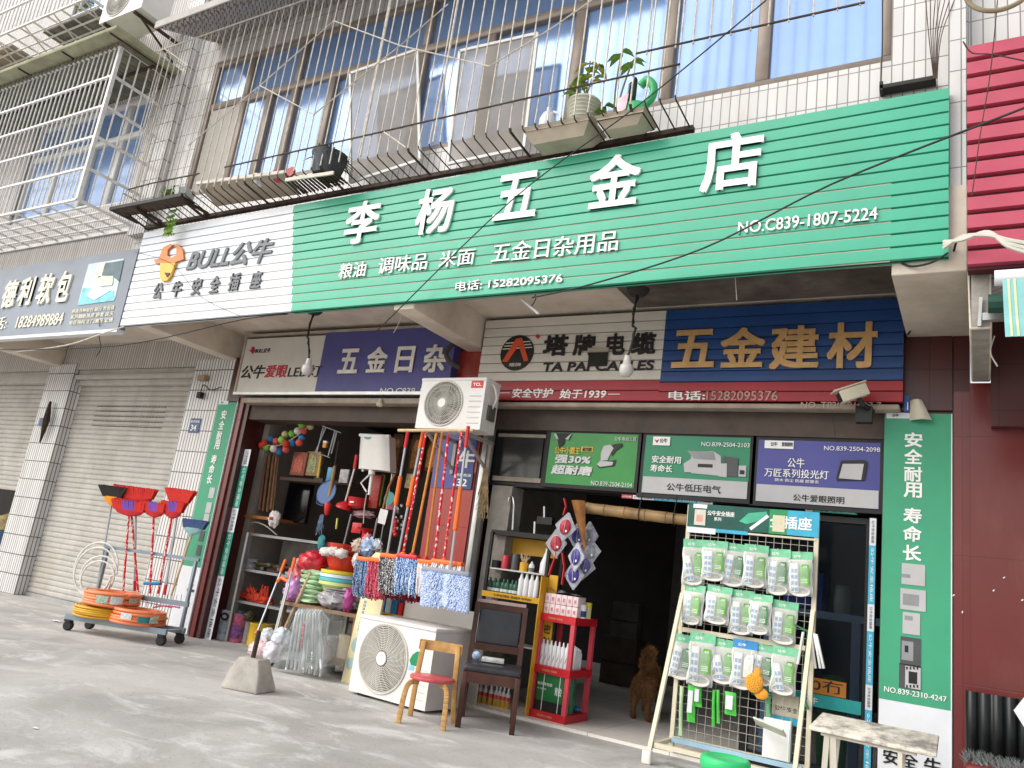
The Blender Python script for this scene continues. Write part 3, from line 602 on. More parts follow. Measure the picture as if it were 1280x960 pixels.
# posters in the row above the doorway
YP = 5.75
R_ = zz(660, 520, 300 / 1280); T_ = zz(860, 390, 280 / 1280); U_ = zz(860, 580, 260 / 1280)
S_PG = mat('poster_green', '#2e8f3f', 0.3, var=0.12, vs=2.5); S_PG2 = mat('poster_sea_green', '#248560', 0.3, var=0.08, vs=2); S_PV = mat('poster_violet', '#494a94', 0.3, var=0.08, vs=2); S_PGY = mat('poster_grey', '#b9b8ba', 0.4, var=0.05)
def poster(x0, x1, z0, z1, mt, label):
    t = thing('poster', ((x0 + x1) / 2, YP, z0), label, 'poster', 'posters above the doorway')
    f = MB(M_BLACK); f.box(x0 - 0.04, x1 + 0.04, YP + 0.006, YP + 0.04, z0 - 0.03, z1 + 0.035); f.build('frame', t)
    s_ = MB(mt)
    n = 16
    s_.grid(lambda u, v: Vector((x0 + u * (x1 - x0), YP + 0.003 - 0.003 * math.sin(u * 9 + v * 4), z0 + v * (z1 - z0))), n, n)
    s_.build('sheet', t, smooth=True); return t
YQ = YP - 0.002
t = poster(-3.09, -2.315, 1.79, 2.215, S_PG, 'bright green poster with a torn top corner and a grinder picture')
L = MB(mat('letter_silver', '#d9d9db', 0.4))
etext(L, '强30%', R_(140, 250), R_(332, 235), R_(145, 205), R_(145, 250), YQ, bold=0.035, depth=0.004, shear=0.15)
etext(L, '超耐磨', R_(122, 306), R_(338, 290), R_(130, 258), R_(130, 308), YQ, bold=0.04, depth=0.004, shear=0.15)
etext(L, '公牛电动工具', R_(460, 132), R_(580, 115), R_(570, 113), R_(470, 133), YQ, bold=0.008, depth=0.003)
etext(L, 'NO.839-2504-2104', R_(335, 370), R_(555, 370), R_(345, 345), R_(345, 369), YQ, bold=0.006, depth=0.003)
L.build('lettering', t)
L = MB(mat('poster_yellow', '#e2b93a', 0.4)); etext(L, '公牛小霸王', R_(142, 198), R_(280, 175), R_(275, 168), R_(150, 200), YQ, bold=0.02, depth=0.003); L.frect(R_(283, 190), R_(348, 166), YQ - 0.001, 0.002); L.m(S_BLK); etext(L, '耐用款', R_(290, 188), R_(342, 170), R_(340, 168), R_(292, 188), YQ - 0.004, bold=0.02, depth=0.002); L.build('headline_lettering', t)
L = MB(S_BLK); plate(L, R_, [(430, 180), (455, 152), (500, 145), (505, 160), (470, 185), (450, 215)], YQ, 0.003); plate(L, R_, [(430, 240), (470, 235), (462, 268), (380, 278), (368, 262)], YQ, 0.003)
L.m(S_PGY); plate(L, R_, [(390, 195), (405, 160), (440, 152), (458, 172), (440, 200), (425, 235), (388, 240)], YQ - 0.0035, 0.003); plate(L, R_, [(368, 258), (385, 240), (455, 245), (450, 262), (385, 272)], YQ - 0.0035, 0.003); L.build('grinder_picture', t)
L = MB(M_BLACK); plate(L, R_, [(150, 92), (235, 92), (200, 115), (190, 150), (165, 175), (158, 120)], YQ - 0.001, 0.002); L.m(S_PGY); plate(L, R_, [(140, 95), (152, 95), (165, 125), (150, 120)], YQ - 0.004, 0.004); plate(L, R_, [(235, 92), (215, 128), (198, 122)], YQ - 0.004, 0.004); L.build('torn_hole', t)
t = poster(-2.25, -1.445, 1.764, 2.215, S_PG2, 'sea green poster with white breaker boxes between the other two posters')
L = MB(S_PGY); L.box(-2.243, -1.447, YQ - 0.0015, YQ + 0.0005, 1.766, 1.89); L.build('grey_band', t)
L = MB(S_LET); etext(L, '安全耐用', R_(660, 248), R_(818, 215), R_(700, 211), R_(700, 250), YQ, bold=0.02, depth=0.003); etext(L, '寿命长', R_(652, 295), R_(772, 265), R_(700, 260), R_(700, 298), YQ, bold=0.02, depth=0.003)
etext(L, 'NO.839-2504-2103', R_(925, 155), R_(1182, 155), R_(935, 138), R_(935, 160), YQ, bold=0.004, depth=0.003); L.frect(R_(665, 155), R_(760, 112), YQ - 0.001, 0.002)
L.m(S_BLK); etext(L, '公牛低压电气', R_(738, 405), R_(1030, 368), R_(760, 357), R_(760, 398), YQ - 0.003, bold=0.015, depth=0.003); etext(L, '公牛', R_(702, 142), R_(745, 122), R_(740, 120), R_(705, 143), YQ - 0.004, bold=0.02, depth=0.002)
L.m(S_RED); plate(L, R_, [(675, 125), (688, 130), (700, 123), (692, 140), (686, 143)], YQ - 0.004, 0.002); L.build('lettering', t)
L = MB(S_PGY); plate(L, R_, [(830, 255), (870, 228), (870, 300), (835, 300)], YQ, 0.003); plate(L, R_, [(870, 190), (990, 188), (1030, 215), (1030, 320), (870, 305)], YQ - 0.0005, 0.003); plate(L, R_, [(1015, 255), (1062, 253), (1060, 328), (1015, 322)], YQ - 0.001, 0.005)
L.m(mat('print_grey', '#8d9092', 0.4)); plate(L, R_, [(850, 186), (990, 190), (1000, 235), (885, 228)], YQ - 0.004, 0.002); L.m(mat('print_charcoal', '#4b4d50', 0.4)); plate(L, R_, [(1042, 215), (1120, 225), (1118, 325), (1062, 322), (1060, 250), (1042, 250)], YQ - 0.0008, 0.003); L.m(S_PGY); plate(L, R_, [(1125, 265), (1165, 265), (1162, 325), (1122, 322)], YQ, 0.003); L.m(S_BLK); L.frect(R_(905, 272), R_(985, 258), YQ - 0.004, 0.002); L.frect(R_(1128, 310), R_(1155, 290), YQ - 0.004, 0.002); L.build('breaker_picture', t)
t = poster(-1.388, -0.582, 1.757, 2.205, S_PV, 'violet poster with a black floodlight picture above the glass door')
L = MB(S_PGY); L.box(-1.383, -0.587, YQ - 0.0015, YQ + 0.0005, 1.759, 1.88); L.build('grey_band', t)
L = MB(S_LET); etext(L, '公牛', T_(568, 885), T_(668, 840), T_(660, 836), T_(575, 888), YQ, bold=0.015, depth=0.003); etext(L, '万匠系列投光灯', T_(435, 940), T_(805, 900), T_(500, 893), T_(500, 942), YQ, bold=0.012, depth=0.003)
etext(L, 'NO.839-2504-2098', T_(778, 785), T_(1098, 785), T_(790, 765), T_(790, 790), YQ, bold=0.004, depth=0.003); etext(L, '防水 防尘 防腐 防雷击', U_(535, 112), U_(805, 112), U_(560, 88), U_(790, 120), YQ, bold=0.006, depth=0.002); L.frect(T_(437, 778), T_(605, 738), YQ - 0.001, 0.002)
L.m(S_BLK); etext(L, '公牛爱眼照明', U_(645, 235), U_(962, 205), U_(690, 186), U_(690, 230), YQ - 0.003, bold=0.015, depth=0.003); etext(L, '公牛', T_(472, 765), T_(512, 745), T_(510, 743), T_(475, 766), YQ - 0.004, bold=0.02, depth=0.002); etext(L, '爱眼照明', T_(535, 765), T_(598, 748), T_(590, 745), T_(540, 768), YQ - 0.004, bold=0.02, depth=0.002); L.build('lettering', t)
L = MB(S_BLK); plate(L, T_, [(875, 850), (1015, 848), (1025, 860), (1010, 962), (850, 965), (848, 950)], YQ, 0.008); L.m(S_PGY); plate(L, T_, [(885, 868), (1005, 868), (990, 960), (862, 950)], YQ - 0.009, 0.003); L.build('floodlight_picture', t)
# vertical green banners
S_BG = mat('banner_green', '#3f9e78', 0.45, var=0.06, vs=2)
def banner(x0, x1, zt, zg, zb, Y, label, words, no=None):
    t = thing('vertical_banner', ((x0 + x1) / 2, Y, zb), label, 'banner', 'vertical banners beside the shop')
    b = MB(S_BG); b.box(x0, x1, Y, Y + 0.012, zg, zt); b.build('green_sheet', t)
    b = MB(S_WHITE); b.box(x0 + 0.001, x1, Y + 0.001, Y + 0.012, zb, zg - 0.0005); b.box(x1 + 0.0005, x1 + 0.007, Y - 0.004, Y + 0.012, zb, zt); b.box(x0 + 0.01, x0 + 0.16, Y - 0.003, Y - 0.0005, zt - 0.035, zt + 0.004); b.build('white_sheet', t)
    L = MB(S_LET); s_ = (x1 - x0) / 0.4
    for w_, z in words: L.text(w_, (x0 + 0.125 * s_, Y - 0.0015, z), (1, 0, 0), (0, 0, 1), 0.108 * s_, 0.098, 0.03, 0.003)
    if no: L.text(no, (x0 + 0.03, Y - 0.0015, zg + 0.045), (1, 0, 0), (0, 0, 1), (x1 - x0) * 0.87, 0.032, 0.012, 0.003)
    L.m(S_BLK); L.text('公牛', (x0 + 0.045, Y - 0.0045, zt - 0.025), (1, 0, 0), (0, 0, 1), 0.04, 0.02, 0.02, 0.002)
    if not no: L.text('公牛', (x1 - 0.13, Y - 0.0015, zg - 0.2), (1, 0, 0), (0, 0, 1), 0.08, 0.035, 0.015, 0.002); L.text('安全插座', (x1 - 0.14, Y - 0.0015, zg - 0.25), (1, 0, 0), (0, 0, 1), 0.12, 0.03, 0.012, 0.002); L.build('lettering', t); return t
    L.text('安全 牛', (x0 + 0.03, Y - 0.0015, zb + 0.2), (1, 0, 0), (0, 0, 1), (x1 - x0) * 0.8, 0.085, 0.02, 0.003); L.text('插座 线缆', (x0 + 0.03, Y - 0.0015, zb + 0.08), (1, 0, 0), (0, 0, 1), (x1 - x0) * 0.8, 0.08, 0.016, 0.003)
    L.build('lettering', t); return t
YB = 5.70
def zpx(y, x=1140): return F(x, y, YB).z
w_ = [(c, zpx(y)) for c, y in (('安', 559), ('全', 580), ('耐', 602), ('用', 622), ('寿', 654), ('命', 677), ('长', 701))]
t = banner(-0.555, -0.165, F(1150, 517, YB).z, F(1140, 880, YB).z, 0.02, YB, 'green vertical banner with printed breakers right of the glass door', w_, 'NO.839-2310-4247')
V_ = zz(1080, 690, 200 / 1280)
L = MB(S_PGY); YV = YB - 0.0015
def bbox(b, zf, u0, v0, u1, v1, Y, d=0.003): b.frect(zf(u0, v1), zf(u1, v0), Y, d)
bbox(L, V_, 300, 105, 490, 255, YV); bbox(L, V_, 290, 310, 495, 455, YV); bbox(L, V_, 308, 495, 450, 650, YV)
L.m(mat('print_grey', '#8d9092')); bbox(L, V_, 310, 345, 440, 420, YV - 0.0035, 0.001); bbox(L, V_, 325, 515, 390, 540, YV - 0.0035, 0.001); bbox(L, V_, 300, 180, 370, 200, YV - 0.0035, 0.001)
L.m(mat('print_charcoal', '#4b4d50')); bbox(L, V_, 290, 695, 455, 895, YV); L.m(mat('print_grey', '#8d9092')); bbox(L, V_, 300, 720, 395, 860, YV - 0.0035, 0.001); L.m(S_BLK); bbox(L, V_, 325, 750, 355, 800, YV - 0.005, 0.001)
W_ = zz(1000, 810, 280 / 1280); L.m(mat('print_charcoal', '#4b4d50')); bbox(L, W_, 565, 105, 690, 225, YV); L.m(S_PGY); bbox(L, W_, 600, 115, 690, 225, YV - 0.0035, 0.001); L.m(S_BLK); bbox(L, W_, 620, 140, 670, 200, YV - 0.005, 0.001)
for k in range(4): bbox(L, W_, 606 + k * 20, 108, 616 + k * 20, 122, YV - 0.005, 0.001); bbox(L, W_, 606 + k * 20, 212, 616 + k * 20, 226, YV - 0.005, 0.001)
L.build('breaker_picture', t)
cu = MB(mat('curled_paper', '#c9bfae', 0.8, var=0.1)); cp = zz(1080, 500, 120 / 1280)
cq = [F(*cp(*q), 5.66) for q in ((610, 0), (770, 0), (905, 190), (890, 270), (660, 250))]
cu.grid(lambda u, v: Vector((cq[0].x + (cq[2].x - cq[0].x) * u * (0.55 + 0.45 * (1 - v)), 5.68 - 0.05 * math.sin(u * 2.6), cq[3].z + (cq[0].z - cq[3].z) * v)), 8, 6)
cu.build('curled_poster', label='curled blank paper peeling above the right green banner', cat='paper', loc=cq[0], smooth=True)
cu = MB(mat('sticker_blue', '#2c5fae', 0.4)); bbox(cu, cp, 535, -60, 605, 155, 5.68); cu.m(S_LET); bbox(cu, cp, 575, 30, 590, 130, 5.676, 0.001); cu.build('blue_sticker', label='narrow blue sticker behind the curled paper above the right banner', cat='sticker', loc=F(*cp(570, 50), 5.68))
YB2 = 5.70; X_ = zz(220, 490, 100 / 384)
w_ = []
for c, v in (('安', 130), ('全', 180), ('耐', 230), ('用', 275), ('寿', 345), ('命', 393), ('长', 440)):
    w_.append((c, F(*X_(230 - (v - 110) * 0.2, v), YB2).z))
t = banner(-7.235, -6.93, F(*X_(270, 45), YB2).z, F(*X_(90, 840), YB2).z, 0.02, YB2, 'green vertical banner on the tiled column behind the broom trolley', w_)
L = MB(S_PGY)
for u, v in ((172, 484), (157, 555), (145, 610)): bbox(L, X_, u - 18, v - 24, u + 18, v + 24, YB2 - 0.0015)
L.m(mat('print_charcoal', '#4b4d50'))
for u, v in ((124, 692), (110, 760)): bbox(L, X_, u - 16, v - 24, u + 16, v + 24, YB2 - 0.0015)
L.build('breaker_picture', t)
# house number plates
def numplate(px, w_, h_, Y, txt, label, extra=None):
    c = F(*px, Y); t = thing('number_plate', c - Vector((0, 0, h_ / 2)), label, 'number plate')
    b = MB(mat('enamel_blue', '#274a80', 0.3)); b.box(c.x - w_ / 2, c.x + w_ / 2, Y, Y + 0.006, c.z - h_ / 2, c.z + h_ / 2); b.build('plate', t)
    L = MB(S_LET); L.text(txt, (c.x - w_ * 0.3, Y - 0.0005, c.z - h_ * 0.36), (1, 0, 0), (0, 0, 1), w_ * 0.55, h_ * 0.42, 0.02, 0.002); L.text('新民街道', (c.x - w_ * 0.42, Y - 0.0005, c.z + h_ * 0.2), (1, 0, 0), (0, 0, 1), w_ * 0.84, h_ * 0.17, 0.02, 0.002)
    L.build('lettering', t); return t
numplate((243, 532), 0.175, 0.165, 5.712, '34', 'small blue house number plate 34 on the tiled column')
q = MB(mat('poster_navy', '#4b4f93', 0.4, var=0.06)); aa = zz(480, 480, 240 / 1280)
P0, P1 = F(*aa(365, 690), 5.69), F(*aa(670, 380), 5.69)
tq = thing('poster', (P0.x, 5.69, P0.z), 'violet blue poster with a white character on the red pillar behind the mops', 'poster')
q.box(-4.19, -3.77, 5.69, 5.697, P0.z, P1.z + 0.14); q.build('sheet', tq)
L = MB(S_LET); etext(L, '牛', aa(500, 500), aa(610, 480), aa(560, 445), aa(550, 560), 5.689, bold=0.035, depth=0.003); L.build('lettering', tq)
numplate(aa(525, 640), 0.19, 0.15, 5.682, '32', 'small blue house number plate 32 on the red pillar')
# striped stickers round the openings
S_CY = mat('sticker_cyan', '#3fb0d2', 0.4); S_TL = mat('sticker_teal', '#1f9d86', 0.4)
def strip(x0, x1, z0, z1, Y, segs, label, horiz=False, words='公牛安全插座'):
    t = thing('sticker_strip', ((x0 + x1) / 2, Y, z0), label, 'sticker'); b = MB(); L = MB(S_LET); tot = sum(s for s, _ in segs); a = 0
    for s_, m_ in segs:
        f0, f1 = a / tot, (a + s_) / tot; a += s_; b.m(m_)
        if horiz: X0_, X1_ = x0 + (x1 - x0) * f0, x0 + (x1 - x0) * f1; b.box(X0_, X1_, Y - 0.002, Y, z0, z1); L.m(S_BLK if m_ is S_WHITE else S_LET); L.text(words, (X0_ + 0.01, Y - 0.0025, z0 + (z1 - z0) * 0.25), (1, 0, 0), (0, 0, 1), (X1_ - X0_) - 0.02, (z1 - z0) * 0.5, 0.01, 0.001)
        else:
            Z1_, Z0_ = z1 - (z1 - z0) * f0, z1 - (z1 - z0) * f1; b.box(x0, x1, Y - 0.002, Y, Z0_, Z1_); L.m(S_BLK if m_ is S_WHITE else S_LET); L.text(words, (x0 + (x1 - x0) * 0.3, Y - 0.0025, Z1_ - 0.015), (0, 0, -1), (1, 0, 0), (Z1_ - Z0_) - 0.03, (x1 - x0) * 0.45, 0.01, 0.001)
    b.build('strip', t); L.build('lettering', t)
strip(-0.64, -0.60, 0.05, 1.70, 5.785, [(0.18, S_WHITE), (0.38, S_CY), (0.17, S_WHITE), (0.33, S_CY), (0.15, S_WHITE), (0.45, S_CY)], 'cyan and white sticker strip down the right edge of the glass door')
strip(-1.05, -0.72, 1.715, 1.745, 5.785, [(0.05, S_WHITE), (0.3, S_TL)], 'short teal sticker strip above the glass door', True)
strip(-2.42, -1.70, 1.715, 1.745, 5.785, [(0.1, S_RED), (0.18, S_WHITE), (0.36, S_CY), (0.12, S_WHITE)], 'red white and cyan sticker strip above the bamboo pole', True)
strip(-6.772, -6.675, 0.0, 1.95, 5.80, [(0.2, S_WHITE), (0.5, S_TL), (0.28, S_WHITE), (0.5, S_TL), (0.7, S_WHITE)], 'teal and white sticker board at the left edge of the shop opening')
# red plank fascia of the neighbour
YR = 4.5
b = MB(mat('fascia_red', '#b84a60', 0.4, var=0.10, vs=3, dirt=0.3, dcol=(0.3, 0.12, 0.12))); b2 = MB(mat('fascia_gap', '#4c1820', 0.7)); zr0, zr1 = 2.90, 4.27; n = 13; h = (zr1 - zr0) / n
for i in range(n):
    z = zr0 + i * h; prof = [(0.03, z + 0.018), (0.002, z + 0.024), (0.0, z + h - 0.008), (0.02, z + h)]
    vs = [(-0.055, YR + a, c) for a, c in prof] + [(2.5, YR + a, c) for a, c in prof]; b.add(vs, [(k, 4 + k, 5 + k, k + 1) for k in range(3)])
b2.box(-0.054, 2.5, YR + 0.03, YR + 0.1, zr0, zr1)
o = b.build('fascia_sign', label='red plank fascia of the neighbouring shop at the right edge', cat='sign', loc=(0.5, YR, zr0)); b2.build('backing_board', o)
# ------------------------------------------------------------------ window grilles
YG = 4.27
GR = thing('window_grille', (-4.7, YG, 4.0), 'long rusty window grille with bent lower bars above the green sign', 'window grille')
bp_, bd_ = MB(M_PALE), MB(M_RUST)
x = -7.62; k = 0
while x < -1.66:
    j = rnd.uniform(-0.008, 0.008); zt = 6.14
    bp_.tube([(x + j, YG, zt), (x + j, YG, 4.32), (x, YG, 4.155)], 0.0058, 5, False)
    zr_ = 4.07 + (x + 7.5) * 0.008; bd_.tube([(x, YG, 4.155), (x, YG + 0.015, 4.135), (x, 4.60, zr_)], 0.0056 if k % 9 else 0.011, 5, False)
    x += 0.104; k += 1
for xx in (-4.36, -3.62): bp_.tube([(xx, YG - 0.012, 6.14), (xx, YG - 0.012, 4.16)], 0.009, 6)
bp_.build('bars', GR); bd_.build('bent_bars', GR)
r_ = MB(M_PALE)
for z in (6.0,): r_.tube([(-7.66, YG - 0.014, z), (-1.66, YG - 0.014, z)], 0.008, 6)
for path in ([(235, 182), (325, 107), (417, 26), (500, 57), (560, 5)], [(325, 107), (392, 143), (500, 57), (612, 83), (690, 35), (740, 0)], [(205, 60), (235, 82)], [(480, 165), (507, 184)]):
    r_.tube([F(a, c, YG - 0.02) for a, c in path], 0.006, 5)
r_.tube([(-7.62, YG, 6.0), (-7.62, 4.74, 6.0)], 0.006, 5); r_.tube([(-7.62, YG, 4.3), (-7.62, 4.74, 4.3)], 0.009, 5)
r_.build('rails', GR)
r_ = MB(M_RUST); r_.tube([F(a, c, YG - 0.013) for a, c in ((281, 209), (450, 171), (640, 127), (850, 80))], 0.0075, 6); r_.tube([F(a, c, YG - 0.013) for a, c in ((160, 237), (190, 229), (249, 217))], 0.0075, 6)
r_.obox((-7.62, 4.585, 4.048), (5.95, 0, 0.047), (0, 0.05, 0), (0, 0, 0.034)); r_.build('dark_rails', GR)
G2 = thing('window_grille', (-1.3, 4.2, 4.5), 'short hanging window grille over the rightmost blue windows', 'window grille')
b = MB(M_RUST); p0, p1 = F(795, 67, 4.2), F(1081, 3, 4.2); b.tube([p0, p1], 0.008, 6); b.build('rail', G2)
b = MB(M_PALE)
for px in (811, 851, 875, 897, 924, 949, 971, 995, 1024, 1051, 1076):
    t = (px - 795) / 286; q = p0.lerp(p1, t); b.tube([(q.x, 4.2, 4.46), (q.x, 4.2, 6.3)], 0.006, 5, False)
b.build('bars', G2)
# caged balconies on the left
M_CAGE = mat('cage_white_steel', '#e2e0dd', 0.45, 0.0, var=0.1, vs=15, dirt=0.3, ds=8, dcol=(0.25, 0.18, 0.12))
def cage(xr, xl, yf, z0, z1, label, side_n=6, zroof=None):
    t = thing('balcony_cage', (xr, yf, z0), label, 'balcony cage', 'caged balconies on the left')
    b = MB(M_CAGE); x = xr - 0.11
    while x > xl: b.tube([(x, yf, z0), (x, yf, z1)], 0.0085, 6, False); x -= 0.095
    for i in range(1, side_n): y = yf + (YW - yf) * i / side_n; b.tube([(xr, y, z0), (xr, y, z1)], 0.009, 6, False)
    b.build('bars', t)
    b = MB(M_CAGE); b.box(xr - 0.02, xr + 0.02, yf - 0.02, yf + 0.02, z0, z1)
    for i in range(6):
        z = z0 + (z1 - z0) * i / 5; b.box(xl, xr - 0.021, yf - 0.014, yf + 0.010, z - 0.011, z + 0.011); b.box(xr - 0.012, xr + 0.012, yf + 0.021, YW, z - 0.013, z + 0.013)
    b.build('frame', t)
    b = MB(M_CAGE)
    for i in range(1, 5): y = yf + (YW - yf) * i / 5; b.bar((xl, y, z0), (xr - 0.013, y, z0), 0.018)
    x = xr - 0.3
    while x > xl: b.bar((x, yf + 0.013, z0 + 0.012), (x, YW, z0 + 0.012), 0.018); x -= 0.31
    b.box(xl, xr, YW - 0.02, YW, z0 - 0.02, z0 + 0.02); b.build('floor_grid', t); return t
cg = cage(-8.0, -14, 4.05, 4.17, 6.0, 'lower white steel balcony cage on the left under a mossy roof')
b = MB(mat('mossy_slab', '#a4a488', 0.9, var=0.18, vs=5, dirt=0.5, dcol=(0.16, 0.17, 0.1))); b.box(-14, -7.82, 3.85, YW, 6.03, 6.075); b.build('roof', cg, bevel=0.006)
b = MB(mat('corrugated_grey', '#82806f', 0.8, var=0.25, vs=6)); b.grid(lambda u, v: Vector((-14 + u * 6.1, 4.0 + v * 0.74, 6.0 + 0.018 * math.sin(u * 6.1 / 0.085 * 2 * math.pi))), 860, 1); b.build('roof_underside', cg)
b = MB(M_RUST)
for i in range(7): b.bar((-7.95 - i * 0.9, 3.87, 6.022), (-7.95 - i * 0.9, 4.73, 6.022), 0.02, 0.012)
b.bar((-13.9, 4.4, 5.97), (-7.9, 4.4, 5.97), 0.025); b.build('roof_purlin', cg)
cu = cage(-9.0, -14, 4.05, 6.93, 8.9, 'upper white steel balcony cage at the top left corner')
b = MB(mat('old_board', '#7a7570', 0.9, var=0.3, vs=4)); b.box(-10.35, -9.15, 4.25, 4.73, 6.955, 6.985); b.m(mat('pinkish_board', '#a8968a', 0.9, var=0.2)); b.box(-14, -11.1, 4.25, 4.73, 6.955, 6.985); b.build('floor_board', cu)
b = MB(M_PALE)
for xx in (-9.1, -9.75, -10.4, -11.1): b.bar((xx, 4.05, 6.92), (xx, 4.72, 6.62), 0.02, 0.008); b.bar((xx, 4.70, 6.9), (xx, 4.70, 6.55), 0.02)
b.build('bracket', cu)
b = MB(mat('leaf_dull', '#7f8a4a', 0.7, var=0.3))
for i in range(60):
    c = Vector((-9.35 + rnd.uniform(-0.12, 0.12), 4.2 + rnd.uniform(-0.05, 0.1), 7.08 + rnd.uniform(-0.08, 0.14))); d = Vector((rnd.uniform(-1, 1), rnd.uniform(-1, 1), rnd.uniform(-0.4, 1))).normalized() * 0.06; e = d.cross(Vector((0.3, 0.5, 0.2))).normalized() * 0.015
    b.quad(c, c + d * 0.5 + e, c + d, c + d * 0.5 - e)
b.build('potted_plant', label='small dull green plant on the floor of the upper cage', cat='plant', loc=(-9.35, 4.2, 6.98))
# ------------------------------------------------------------------ air conditioners
M_ACW = mat('aircon_white', '#e0dedb', 0.4, var=0.04, dirt=0.25, ds=2, dcol=(0.4, 0.37, 0.32))
M_ACG = mat('aircon_grille', '#cfcbc2', 0.5, var=0.1); M_ACD = mat('aircon_dark', '#5c5952', 0.8, var=0.2); M_ACB = mat('aircon_fan', '#8f8c84', 0.6)
def aircon(o, ang, W, H, D, label, fan=0.36, swirl=True, style=0):
    # o: front lower left corner on the ground or bracket; width runs along ang in the ground plane
    R = rotz(ang); o = Vector(o); T = lambda x, y, z: o + R @ Vector((x, y, z))
    t = thing('air_conditioner', T(W / 2, D / 2, 0), label, 'air conditioner', 'outdoor air conditioner units')
    cx, cz, r = W * fan, H * 0.5, min(H * 0.44, W * fan * 0.92); n = 40
    b = MB(M_ACW)
    ring = [(cx + r * math.cos(2 * math.pi * i / n), cz + r * math.sin(2 * math.pi * i / n)) for i in range(n)]
    per = []
    for i in range(n):  # outer rectangle point along the same angle
        a = 2 * math.pi * i / n; ca, sa = math.cos(a), math.sin(a); k = []
        if ca > 1e-9: k.append((W - cx) / ca)
        if ca < -1e-9: k.append(-cx / ca)
        if sa > 1e-9: k.append((H - cz) / sa)
        if sa < -1e-9: k.append(-cz / sa)
        m_ = min(k); per.append((cx + ca * m_, cz + sa * m_))
    vs = [T(x, 0, z) for x, z in ring] + [T(x, 0, z) for x, z in per] + [T(x, 0.03, z) for x, z in ring]
    b.add(vs, [(i, n + i, n + (i + 1) % n, (i + 1) % n)[::-1] for i in range(n)] + [(2 * n + i, i, (i + 1) % n, 2 * n + (i + 1) % n)[::-1] for i in range(n)])
    co = [(0, 0), (W, 0), (W, H), (0, H)]
    # fill the four front corners left by the radial sampling
    for (x, z) in co:
        j = min(range(n), key=lambda i: abs(math.atan2(math.sin(2 * math.pi * i / n - math.atan2(z - cz, x - cx)), math.cos(2 * math.pi * i / n - math.atan2(z - cz, x - cx)))))
        for s_ in (-1, 0):
            a_, c_ = per[(j + s_) % n], per[(j + s_ + 1) % n]
            if abs(a_[0] - c_[0]) > 1e-6 and abs(a_[1] - c_[1]) > 1e-6: b.add([T(a_[0], 0, a_[1]), T(x, 0, z), T(c_[0], 0, c_[1])], [(0, 1, 2)])
    for f in ([(0, 0, 0), (0, 0, H), (0, D, H), (0, D, 0)], [(W, 0, 0), (W, D, 0), (W, D, H), (W, 0, H)], [(0, 0, 0), (0, D, 0), (W, D, 0), (W, 0, 0)], [(0, D, 0), (0, D, H), (W, D, H), (W, D, 0)]):
        b.add([T(*q) for q in f], [(0, 1, 2, 3)])
    b.build('casing', t)
    b = MB(M_ACW); b.obox(T(-0.006, -0.006, H - 0.025), R @ Vector((W + 0.012, 0, 0)), R @ Vector((0, D + 0.012, 0)), (0, 0, 0.03)); b.build('lid', t, bevel=0.008)
    b = MB(M_ACD); b.add([T(x, 0.032, z) for x, z in ring], [tuple(range(n))]); 
    b.m(M_ACB)
    for i in range(5):
        a = i * 2 * math.pi / 5; pts = [T(cx + rr_ * math.cos(a + s_), 0.028 - s_ * 0.012, cz + rr_ * math.sin(a + s_)) for rr_, s_ in ((r * 0.2, 0), (r * 0.92, 0.15), (r * 0.92, 0.85), (r * 0.2, 0.7))]; b.add(pts, [(0, 1, 2, 3)])
    b.build('fan', t)
    g = MB(M_ACG); m_ = 44 if swirl else 36
    if swirl:
        for i in range(m_):
            a = 2 * math.pi * i / m_; g.tube([T(cx + r * f_ * math.cos(a + 1.1 * f_ * f_), -0.004 - 0.012 * (1 - f_ * f_), cz + r * f_ * math.sin(a + 1.1 * f_ * f_)) for f_ in (0.18, 0.4, 0.62, 0.82, 1.0)], 0.0025, 4, False)
        for f_ in (0.6, 0.82): g.tube([T(cx + r * f_ * math.cos(2 * math.pi * i / 32), -0.006, cz + r * f_ * math.sin(2 * math.pi * i / 32)) for i in range(33)], 0.002, 4, False)
    else:
        for q in range(1, 17):
            f_ = 0.22 + 0.78 * q / 16; g.tube([T(cx + r * f_ * math.cos(2 * math.pi * i / 40), -0.004 - 0.012 * (1 - f_ * f_), cz + r * f_ * math.sin(2 * math.pi * i / 40)) for i in range(41)], 0.0036, 4, False)
        for i in range(24):
            a = 2 * math.pi * i / 24; g.tube([T(cx + r * f_ * math.cos(a + 0.5 * f_), -0.004 - 0.012 * (1 - f_ * f_), cz + r * f_ * math.sin(a + 0.5 * f_)) for f_ in (0.2, 0.6, 1.0)], 0.0022, 4, False)
    g.tube([T(cx + r * math.cos(2 * math.pi * i / 40), -0.003, cz + r * math.sin(2 * math.pi * i / 40)) for i in range(41)], 0.008, 6, False)
    gg = g.build('fan_guard', t)
    h = MB(M_ACW); h.prism([(r * 0.2 * math.cos(2 * math.pi * i / 24), r * 0.2 * math.sin(2 * math.pi * i / 24)) for i in range(24)], T(cx, -0.012, cz), R @ Vector((1, 0, 0)), (0, 0, 1), R @ Vector((0, -0.012, 0))); h.build('hub_cap', gg)
    return t, T, R
M_RL = mat('label_red', '#cc2a2c', 0.4)
